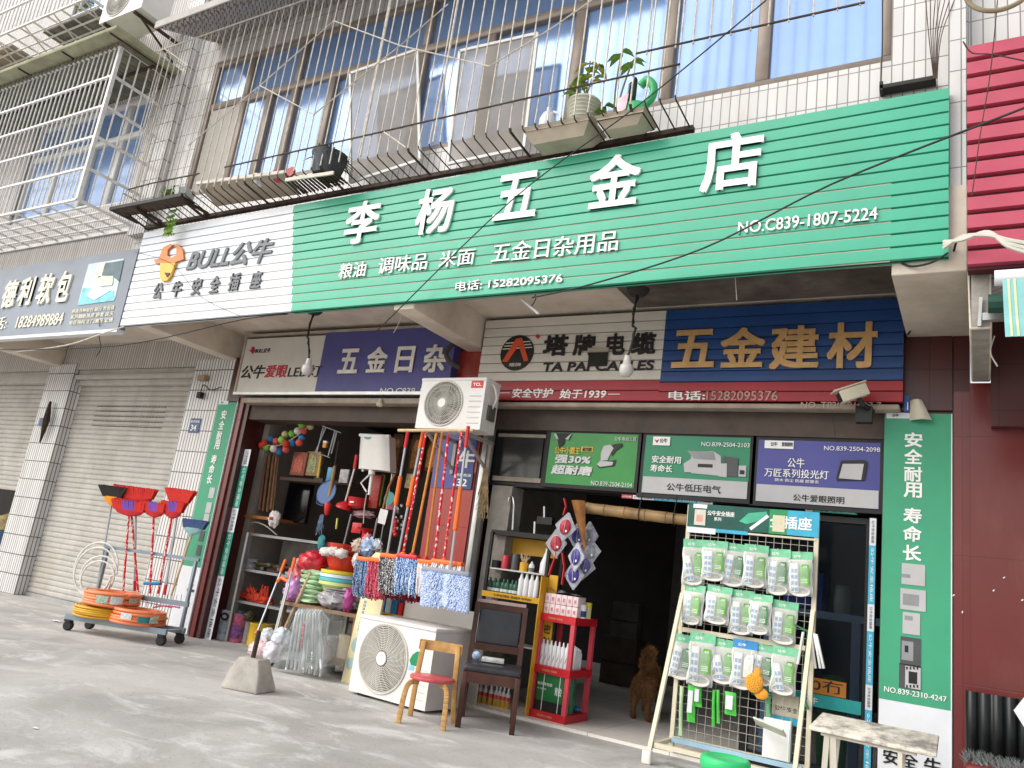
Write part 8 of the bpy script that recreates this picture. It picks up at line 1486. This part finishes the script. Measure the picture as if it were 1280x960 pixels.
cbx(945, 545, 1012, 785, 6.05, mat('packet_red', '#a5382c', 0.5, var=0.35, vs=40), 'tall red packaged tool below the cistern', 'hanging_packet', 'packet', 0.04); cbx(1014, 540, 1034, 770, 6.08, mat('strip_lime', '#7ba03a', 0.5), 'narrow lime strip beside the tall red packaged tool', 'hanging_strip', 'strip', 0.02)
cbx(1203, 535, 1250, 640, 6.1, mat('jar_amber', '#a8986a', 0.3, var=0.4, vs=40), 'jar with a yellow label behind the mop poles', 'jar', 'jar', 0.05)
b = MB(mat('tag_white', '#dedede', 0.5)); p = [q(1022, 788), q(1078, 805), q(1052, 908), q(995, 890)]; b.add(p + [x + Vector((0, 0.004, 0)) for x in p], [(3, 2, 1, 0), (4, 5, 6, 7), (0, 1, 5, 4), (1, 2, 6, 5), (2, 3, 7, 6), (3, 0, 4, 7)]); b.build('white_tag', label='white square tag hanging on a pole below the tall red packet', cat='tag', loc=p[3])
b = MB(mat('lid_teal', '#3f8f86', 0.5, var=0.1)); c = F(*L6(1090, 718), 6.02); b.lathe(c, [(0.001, 0), (0.06, 0), (0.064, 0.012), (0.001, 0.016)], 20, Matrix.Rotation(math.radians(85), 3, 'X')); b.build('teal_disc', label='round teal lid hanging left of the leftmost mop pole', cat='lid', loc=c, smooth=True)
cbx(1065, 755, 1130, 795, 6.1, mat('sponge_pink', '#b06a74', 0.8), 'dull pink sponge below the round teal lid', 'pink_sponge', 'sponge', 0.05)
b = MB(M_RPL); c = F(*L6(920, 930), 5.92); b.lathe(c + Vector((0, 0, -0.04)), [(0.03, -0.06), (0.035, 0), (0.075, 0.03), (0.085, 0.035), (0.07, 0.035), (0.001, 0.0)], 22); b.build('red_funnel', label='red plastic funnel hanging on a cord above the stacked basins', cat='funnel', loc=c, smooth=True); wire([F(*L6(922, 680), 5.95), F(*L6(905, 780), 5.95), F(*L6(898, 900), 5.92)], 0.005, 'cord that carries the red funnel', M_PALE, cat='cord')
cbx(812, 895, 880, 965, 5.98, M_RPL, 'flat red dustpan behind the red funnel', 'dustpan', 'dustpan', 0.02)
b = MB(mat('poles_grey', '#8f8f92', 0.4, 0.5)); 
for (a_, c_, lab) in (((810, 830), (775, 975), 'grey rod standing between the plungers and the red funnel'), ((1000, 860), (975, 985), 'grey rod below the white square tag')):
    b = MB(MATS['poles_grey']); b.tube([q(*a_), q(*c_, ), q(c_[0] - 30, c_[1] + 120)], 0.010, 8); b.build('steel_rod', label=lab, cat='rod', loc=q(*c_))
b = MB(mat('handle_wood_dark', '#9a6a3a', 0.6)); b.tube([q(1125, 540), q(1080, 640), q(1040, 790)], 0.011, 8); b.build('wooden_handle', label='reddish wooden handle slanting beside the tall red packet', cat='handle', loc=q(1080, 640))
b = MB(M_RPL); p = F(450, 400, 5); cbx(1505, 635, 1560, 860, 6.0, M_RPL, 'red sheet hanging behind the red twisted mop poles', 'red_sheet', 'sheet', 0.01); cbx(1480, 545, 1545, 770, 5.98, mat('tray_grey', '#b9b6b2', 0.4, var=0.05), 'rounded grey tray hanging behind the orange mop poles', 'grey_tray', 'tray', 0.03)
b = MB(mat('glove_teal', '#3f8a8e', 0.7, var=0.2, vs=30)); c = F(*L5(825, 220), 5.95); blob(b, c, (0.045, 0.02, 0.07), 0.4, 3); b.build('teal_gloves', label='teal rubber gloves hanging over the red plastic bag', cat='gloves', loc=c, smooth=True)
b = MB(mat('cord_blue_grey', '#5a6a86', 0.7, var=0.3, vs=40))
for i in range(26): p = F(*L5(830 + rnd.uniform(-14, 16), 20), 5.96); b.tube([p, p + Vector((rnd.uniform(-0.02, 0.02), -0.01, -0.08)), p + Vector((rnd.uniform(-0.05, 0.05), 0, rnd.uniform(-0.22, -0.12)))], 0.003, 4, False)
b.build('cord_tassel', label='bundle of blue grey cords hanging above the teal gloves', cat='cords', loc=F(*L5(830, 60), 5.96))
b = MB(mat('handle_lime', '#d4d86a', 0.4)); p, q2 = F(*L5(942, 45), 5.95), F(*L5(933, 125), 5.95); b.bar(p, q2, 0.02, 0.015); b.build('lime_handle', label='short pale lime handle hanging in the dark middle of the opening', cat='handle', loc=q2, bevel=0.004)
b = MB(mat('bag_pinkish', '#b08f94', 0.5, var=0.25, vs=25)); c = F(*L6(900, 830), 6.05); blob(b, c, (0.13, 0.05, 0.035), 0.5, 8); b.build('pink_bundle', label='dusty pink wrapped bundle below the red bowls', cat='bundle', loc=c, smooth=True)
b = MB(mat('fitting_metal', '#9a9a9c', 0.35, 0.6, var=0.3, vs=50)); c0 = F(*L6(1155, 830), 6.0)
for i in range(18): blob(b, c0 + Vector((rnd.uniform(-0.07, 0.07), rnd.uniform(-0.03, 0.03), rnd.uniform(-0.14, 0.10))), (0.018, 0.012, 0.018), 0.5, i, nu=8, nv=6)
b.build('fittings_bunch', label='bunch of small metal fittings hanging between the silver mop poles', cat='fittings', loc=c0)
b = MB(M_RPL)
for i in range(6): p = F(*L6(1125 + 6 * (i % 2), 870 + i * 22), 5.98); b.ball(p, 0.024, 10)
b.build('red_bead_string', label='string of red round floats hanging behind the silver mop poles', cat='float string', loc=F(*L6(1125, 980), 5.98), smooth=True)
# table with basins
zt_ = 0.53; e0, e1 = F(*L5(560, 650), 5.42), F(*L5(1035, 735), 5.40)
t = thing('display_table', (-5.0, 5.65, 0), 'low wooden table of basins and bags left of the standing cream board', 'table'); M_TBL = mat('table_wood', '#8a6a4e', 0.7, var=0.2, vs=12)
b = MB(M_TBL); b.box(-5.45, -4.52, 5.42, 5.95, zt_ - 0.03, zt_); b.build('top', t); 
for x, y in ((-5.42, 5.45), (-4.56, 5.45), (-5.42, 5.92), (-4.56, 5.92)): b = MB(M_TBL); b.box(x - 0.02, x + 0.02, y - 0.02, y + 0.02, 0, zt_ - 0.031); b.build('leg', t)
b = MB(M_TBL); b.box(-5.0, -4.58, 5.40, 5.85, 0.10, 0.13); b.build('lower_board', t)
def pbag(u, v, Y, s_, m_, label, amp=0.35, seed=1, flat=None, name='plastic_bag', zmin=None):
    c = F(*L5(u, v), Y)
    if zmin is not None: c.z = zmin + s_[2] * 0.9; flat = s_[2] * 0.9
    b = MB(m_); blob(b, c, s_, amp, seed, 3.5, 26, 16, flat); return b.build(name, label=label, cat='bag', loc=c - Vector((0, 0, s_[2] * 0.9)), smooth=True)
M_PBR = mat('bag_red', '#c42434', 0.25, var=0.15, vs=12, coat=0.3); M_PBP = mat('bag_lilac', '#c98ac9', 0.3, var=0.15, vs=14, coat=0.3); M_PBG = mat('bag_pale_green', '#bfe0b4', 0.3, var=0.10, vs=14, coat=0.2); M_PBW = mat('bag_white', '#dcd8dc', 0.3, var=0.08, vs=14, coat=0.2)
pbag(625, 560, 5.50, (0.085, 0.08, 0.11), M_PBP, 'lilac plastic bag at the left end of the low wooden table', zmin=zt_); pbag(645, 460, 5.56, (0.08, 0.08, 0.08), mat('bag_pink_red', '#d9737f', 0.3, var=0.2, vs=14), 'pink plastic bag above the lilac bag on the table', seed=4)
pbag(660, 390, 5.6, (0.05, 0.06, 0.07), M_PBW, 'small white speckled bag left of the red bag', seed=9)
c = F(*L5(755, 560), 5.58); b = MB(M_PBG)
for k in range(7): blob(b, (c.x + rnd.uniform(-0.01, 0.01), 5.60, zt_ + 0.03 + k * 0.042), (0.14, 0.12, 0.03), 0.25, k + 20)
b.build('green_bag_stack', label='stack of pale green wrapped bags in the middle of the table', cat='bag', loc=(c.x, 5.6, zt_), smooth=True)
zg = zt_ + 0.32; c = F(*L5(765, 370), 5.6); b = MB(M_PBR); blob(b, (c.x, 5.6, c.z), (0.15, 0.12, 0.11), 0.22, 3, 4.5, 30, 20); b.build('red_bag', label='shiny crumpled red plastic bag lying on the pale green stack', cat='bag', loc=(c.x, 5.6, c.z - 0.1), smooth=True)
xb_ = F(*L5(950, 500), 5.6).x
stackc = [('#d9c93a', 'yellow'), ('#cfe4ee', 'pale blue'), ('#58bcc6', 'turquoise'), ('#cbd98a', 'lime')]
z0 = F(*L5(950, 535), 5.6).z
for i, (c_, nm) in enumerate(reversed(stackc)):
    b = MB(mat('basin_' + c_[1:], c_, 0.35, var=0.04)); z = z0 + i * 0.033; b.lathe((xb_, 5.62, z - 0.09), [(0.11, 0), (0.16, 0.085), (0.185, 0.09), (0.185, 0.118), (0.17, 0.118), (0.155, 0.095), (0.1, 0.01), (0.001, 0.01)], 28); b.build('basin', label=f'{nm} plastic basin in the stack on the low wooden table', cat='basin', group='basins stacked on the table', loc=(xb_, 5.62, z - 0.09), smooth=True)
zy = z0 + 3 * 0.033 + 0.03; M_BR = glassy('red_clear_plastic', '#d8301f', 0.1, 0.75)
for k, (dz, nm) in enumerate(((0, 'lower'), (0.10, 'upper'))):
    b = MB(M_RPL if 0 else mat('basin_red_clear', '#cf3a22', 0.2, var=0.15, coat=0.3)); b.lathe((xb_ + 0.01, 5.62, zy + dz), [(0.12, 0), (0.15, 0.06), (0.175, 0.13), (0.182, 0.135), (0.165, 0.135), (0.11, 0.01), (0.001, 0.01)], 28); b.build('basin', label=f'{nm} of two translucent red basins on top of the basin stack', cat='basin', group='red basins', loc=(xb_ + 0.01, 5.62, zy + dz), smooth=True)
b = MB(mat('cotton_white', '#d9d3cf', 0.8, var=0.15, vs=25)); 
for k in range(3): blob(b, (xb_ - 0.08 + 0.09 * k, 5.46, zy + 0.15 + 0.01 * (k % 2)), (0.07, 0.05, 0.04), 0.3, k + 40)
b.build('white_cloths', label='bunched white cloths wrapped against the upper red basin', cat='cloth', loc=(xb_, 5.46, zy + 0.12), smooth=True)
cw = F(*L5(920, 620), 5.5); b = MB(mat('plate_pale', '#d3d3d6', 0.3, var=0.05))
for k in range(8): b.lathe((cw.x, 5.56, zt_ + 0.02 + k * 0.02), [(0.08, 0), (0.15, 0.014), (0.155, 0.018), (0.14, 0.018), (0.001, 0.006)], 26)
b.build('plate_stack', label='stack of pale plates wrapped in film below the coloured basins', cat='plates', loc=(cw.x, 5.56, zt_), smooth=True)
b = MB(glassy('film_white', '#e4e0e6', 0.2, 0.4)); blob(b, (cw.x + 0.03, 5.53, zt_ + 0.085), (0.2, 0.14, 0.09), 0.35, 5, 3.5, 28, 16, 0.083); b.build('plastic_film', label='milky film wrapped round the stack of pale plates', cat='film', loc=(cw.x, 5.5, zt_), smooth=True)
pbag(1035, 600, 5.47, (0.035, 0.06, 0.11), mat('bag_magenta', '#cf5aa6', 0.3, var=0.15), 'magenta bag at the right end of the table beside the cream board', seed=7, zmin=zt_)
for i, (u, v, s_, m_, lab) in enumerate(((1095, 245, 0.06, mat('bag_buff', '#c9b0a0', 0.4, var=0.2), 'buff bag above the cream board'), (1165, 255, 0.075, mat('bag_clear_blue', '#9fb6d6', 0.25, var=0.35, vs=16), 'clear bag with blue items above the cream board'), (1225, 245, 0.05, mat('bag_clear_white', '#c9cfd8', 0.25, var=0.3, vs=18), 'small clear bag at the right above the cream board'), (1160, 200, 0.045, mat('bag_clear_red', '#c96a70', 0.3, var=0.35, vs=20), 'small reddish bag topmost above the cream board'))):
    pbag(u, v, 5.45 + 0.02 * i, (s_ * 1.1, s_ * 0.7, s_), m_, lab, 0.5, 50 + i)
pbag(1075, 350, 5.42, (0.03, 0.03, 0.055), M_PBW, 'white cloth corner hanging left of the cream board top', 0.4, 61)
# cream board, blue display box, white panel
b = MB(mat('board_cream', '#e8dcb0', 0.7, var=0.06, vs=5, dirt=0.2, dcol=(0.5, 0.42, 0.25))); p = F(430, 842, 5.36); b.add([(p.x, 5.34, 0), (p.x + 0.24, 5.34, 0), (p.x + 0.24, 5.44, 1.06), (p.x + 0.05, 5.44, 1.06), (p.x, 5.436, 1.0), (p.x, 5.36, 0), (p.x + 0.24, 5.36, 0), (p.x + 0.24, 5.46, 1.06), (p.x + 0.05, 5.46, 1.06), (p.x, 5.456, 1.0)], [(0, 1, 2, 3, 4), (9, 8, 7, 6, 5)] + [(i, 5 + i, 5 + (i + 1) % 5, (i + 1) % 5) for i in range(5)])
bo = b.build('cream_board', label='cream board with faint drawings standing left of the ground air conditioner', cat='board', loc=(p.x, 5.35, 0)); b = MB(mat('print_grey_blue', '#8fa0b4', 0.6)); yy = lambda z: 5.3385 + 0.1 * z / 1.06
for k in range(9): z = 0.42 + k * 0.028; b.cbox((p.x + 0.06, yy(z), z), (0.022, 0.002, 0.02))
b.m(mat('print_pale_teal', '#a9c6c0', 0.6)); b.prism([(0.05 * math.cos(i * math.pi / 8), 0.06 * math.sin(i * math.pi / 8)) for i in range(16)], (p.x + 0.07, yy(0.3) , 0.30), (1, 0, 0), (0, 0.094, 1), (0, -0.0012, 0)); b.prism([(0.04 * math.cos(i * math.pi / 8), 0.045 * math.sin(i * math.pi / 8)) for i in range(16)], (p.x + 0.05, yy(0.15), 0.15), (1, 0, 0), (0, 0.094, 1), (0, -0.0012, 0)); b.build('drawing', bo)
t = thing('display_box', F(*Q_(380, 600), 5.55), 'display box with blue packs and a yellow strip below the dark mops', 'display box'); p, q2 = F(*Q_(290, 605), 5.55), F(*Q_(480, 520), 5.55); zb0 = p.z
b = MB(M_YSH); b.box(p.x, q2.x, 5.55, 5.75, zb0 - 0.035, zb0); b.m(M_BLACK); b.box(p.x, q2.x, 5.56, 5.75, 0.02, zb0 - 0.036); b.m(S_BLK); b.text('全球免钉胶', (p.x + 0.06, 5.5495, zb0 - 0.027), (1, 0, 0), (0, 0, 1), q2.x - p.x - 0.12, 0.018, 0.01, 0.001); b.build('tray', t)
b = MB(mat('pack_blue', '#2f78a8', 0.4, var=0.2, vs=25)); wq = (q2.x - p.x)
for k in range(3): b.m(MATS['pack_blue'] if k != 1 else mat('pack_white_blue', '#b9c9d4', 0.4)); b.box(p.x + 0.01 + k * wq * 0.27, p.x + k * wq * 0.27 + wq * 0.25, 5.57, 5.66, zb0 + 0.001, zb0 + 0.12)
b.m(M_RPL); b.box(p.x + 0.84 * wq, q2.x, 5.57, 5.66, zb0 + 0.001, zb0 + 0.10); b.build('blue_packs', t)
b = MB(mat('panel_white', '#d3cfc9', 0.6, var=0.04, dirt=0.15)); b.box(-4.18, -3.37, 5.58, 5.602, 0.0, 0.70); b.build('plain_board', label='plain white panel leaning on the pillar behind the ground air conditioner', cat='panel', loc=(-3.6, 5.59, 0))
# under the table
drum(890, 930, 5.6, 0.085, 0.3, mat('bucket_white', '#d3d6dc', 0.35, var=0.05), 'white bucket under the low wooden table', 'bucket', name='bucket'); b = MB(mat('carton_beige', '#b5aa94', 0.8, var=0.08)); p = F(*L5(945, 930), 5.6); b.box(p.x, p.x + 0.14, 5.6, 5.75, 0.131, 0.33); b.build('carton', label='beige carton under the low table beside the white bucket', cat='carton', loc=(p.x, 5.6, 0.13), bevel=0.004)
b = MB(mat('tin_grey_dark', '#6d6c6a', 0.4, 0.4, var=0.3)); b.lathe(F(*L5(930, 790), 5.62), [(0.001, 0), (0.05, 0), (0.055, 0.05), (0.03, 0.09), (0.001, 0.09)], 14); b.build('metal_kettle', label='dark grey metal pot hanging under the table edge', cat='pot', loc=F(*L5(930, 790), 5.62), smooth=True)
# poles leaning in front of the shelving
def pole(a, c, Y0, Y1, r, m_, label, tip=None, name='pole', cat='pole'):
    p, q2 = F(*L5(*a), Y0), F(*L5(*c), Y1); t = thing(name, q2, label, cat); b = MB(m_); b.tube([p, q2], r, 8); b.build('shaft', t)
    if tip: b = MB(tip); b.tube([p + (q2 - p).normalized() * -0.01, p.lerp(q2, 0.17)], r * 1.5, 8); b.build('grip', t)
    return t, p, q2
t, p, q2 = pole((562, 355), (352, 890), 5.75, 5.45, 0.011, M_SILV, 'dustpan pole with an orange grip, leftmost of the leaning pair', M_OR, 'long_dustpan', 'dustpan'); b = MB(M_OR); b.tube([p.lerp(q2, 0.96), q2], 0.02, 8); b.build('foot', t)
t, p, q2 = pole((632, 340), (492, 880), 5.40, 5.34, 0.011, M_SILV, 'dustpan pole with a teal and orange grip, right of the leaning pair', M_OR, 'long_dustpan', 'dustpan')
b = MB(M_SILV); b.bar(p.lerp(q2, 0.34), q2, 0.03, 0.015); b.build('channel', t); b = MB(M_OR); a_, c_ = F(*L5(505, 510), 5.6), F(*L5(630, 500), 5.6); b.tube(smoothpath([a_, F(*L5(535, 480), 5.6), F(*L5(575, 500), 5.6), c_]), 0.017, 8); b.build('clip', t)
pole((748, 430), (540, 890), 5.5, 5.42, 0.013, M_WOODP, 'pale wooden pole leaning left of the stacked folded chairs'); pole((755, 440), (560, 880), 5.52, 5.45, 0.009, MATS['rod_white'], 'white thin rod leaning against the pale wooden pole')
# stacked items in a clear bag
t = thing('stacked_racks', F(375, 835, 5.2), 'stack of grey folded racks in a clear plastic bag on the ground', 'racks'); zA0 = lambda u, v: (320 + u / 4, 720 + v / 4); M_FG = mat('rack_grey', '#dfe1e2', 0.4, 0.0, var=0.1)
b = MB(M_FG); N = 9
for k in range(N):
    f_ = k / (N - 1); Y = 5.16 + 0.035 * (k % 2); top0 = F(*zA0(205 + 110 * f_, 172 + 2 * f_), Y); bl = F(*zA0(150 + 175 * f_, 470 - 5 * f_), Y - 0.05); top1 = top0 + Vector((0.02, 0.05, -0.012)); bl.z = max(bl.z, 0.012)
    b.tube([bl, top0 - (top0 - bl) * 0.06, top0 + Vector((0.01, 0.01, 0.005)), top1 + Vector((0.03, 0.03, -0.05)), Vector((top1.x + 0.02, bl.y + 0.16, 0.012))], 0.0105, 7)
b.build('frames', t)
b = MB(glassy('clear_bag', '#d6dcdc', 0.12, 0.16)); PB = [F(*zA0(u, v), 5.12) for u, v in ((75, 470), (210, 165), (318, 172), (345, 462))]
b.grid(lambda u, v: (PB[0].lerp(PB[3], u)).lerp(PB[1].lerp(PB[2], u), v) + Vector((0, -0.02 * math.sin(math.pi * u) - 0.015 * mn.noise(Vector((u * 7, v * 6, 2))), 0.012)), 24, 24); b.grid(lambda u, v: (PB[3]).lerp(PB[2], v) + Vector((u * 0.05 + 0.01 * math.sin(v * 9), u * 0.2, 0.012)), 8, 16); b.build('clear_bag', t, smooth=True)
b = MB(mat('bag_print_red', '#b06a70', 0.6))
for k in range(5): c = F(*zA0(238 - k * 3, 245 + k * 26), 5.095); b.cbox(c, (0.02, 0.002, 0.03))
b.m(mat('bag_print_grey', '#77807f', 0.6)); b.text('晾', F(*zA0(250, 440), 5.09), (1, 0, 0), (0, 0, 1), 0.07, 0.09, 0.005, 0.001); b.build('bag_print', t)
M_PW = mat('bag_white_clear', '#e0dce2', 0.25, var=0.10, vs=14, coat=0.2)
for i, (px, py, Y, s_, c_, lab) in enumerate(((326, 812, 5.3, (0.11, 0.10, 0.08), '#e6c9c9', 'white bag with pink print, leftmost of the bags by the folded racks'), (342, 815, 5.25, (0.09, 0.09, 0.09), '#e0dce2', 'crumpled white bag in the middle by the folded racks'), (352, 800, 5.35, (0.09, 0.09, 0.10), '#d3dae2', 'bluish clear bag nearest the folded racks'), (335, 795, 5.4, (0.07, 0.07, 0.07), '#d9dde0', 'small white bag behind the other bags by the folded racks'), (407, 815, 5.35, (0.06, 0.06, 0.09), '#d9cfd0', 'small clear bag under the right end of the folded racks'))):
    c = F(px, py, Y); c.z = max(c.z, s_[2] * 0.9); b = MB(mat('groundbag_' + c_[1:], c_, 0.25, var=0.14, vs=18, coat=0.2)); blob(b, c, s_, 0.2, 70 + i, 4.5, 34, 22, c.z - 0.003); b.build('plastic_bag', label=lab, cat='bag', loc=(c.x, c.y, 0), smooth=True)
b = MB(M_BLACK); p = F(336, 832, 5.25); b.box(p.x - 0.1, p.x + 0.12, 5.25, 5.6, 0.002, 0.03); b.build('black_tray', label='low black tray under the white bags by the folded racks', cat='tray', loc=(p.x, 5.3, 0))
# lamp holder under the left inner sign
b = MB(mat('socket_cream', '#d9cdb4', 0.4)); c = F(475, 505, 5.6); b.lathe(c, [(0.001, -0.03), (0.03, -0.02), (0.036, 0.0), (0.02, 0.02), (0.012, 0.05), (0.001, 0.05)], 16); b.build('lamp_holder', label='cream lamp holder under the grey and violet inner sign', cat='lamp holder', loc=c, smooth=True)
# goods heaped behind the far left shutter
b = MB(mat('sack_tan', '#a89468', 0.9, var=0.25, vs=10)); c = F(8, 660, 6.3); blob(b, c, (0.3, 0.2, 0.18), 0.3, 90); b.build('tan_sack', label='tan sack at the left edge under the half open shutter', cat='sack', loc=c, smooth=True)
b = MB(mat('cloth_dark_blue', '#26435e', 0.9, var=0.3, vs=8)); c = F(5, 685, 6.2); blob(b, c, (0.3, 0.2, 0.22), 0.35, 91); b.build('blue_bundle', label='dark blue bundle at the left edge below the tan sack', cat='bundle', loc=c, smooth=True); b = MB(mat('cloth_teal_dark', '#2c7a70', 0.9, var=0.3)); c = F(3, 705, 6.15); blob(b, c, (0.25, 0.15, 0.15), 0.35, 92); b.build('teal_bundle', label='dark teal bundle at the left edge near the ground', cat='bundle', loc=c, smooth=True)
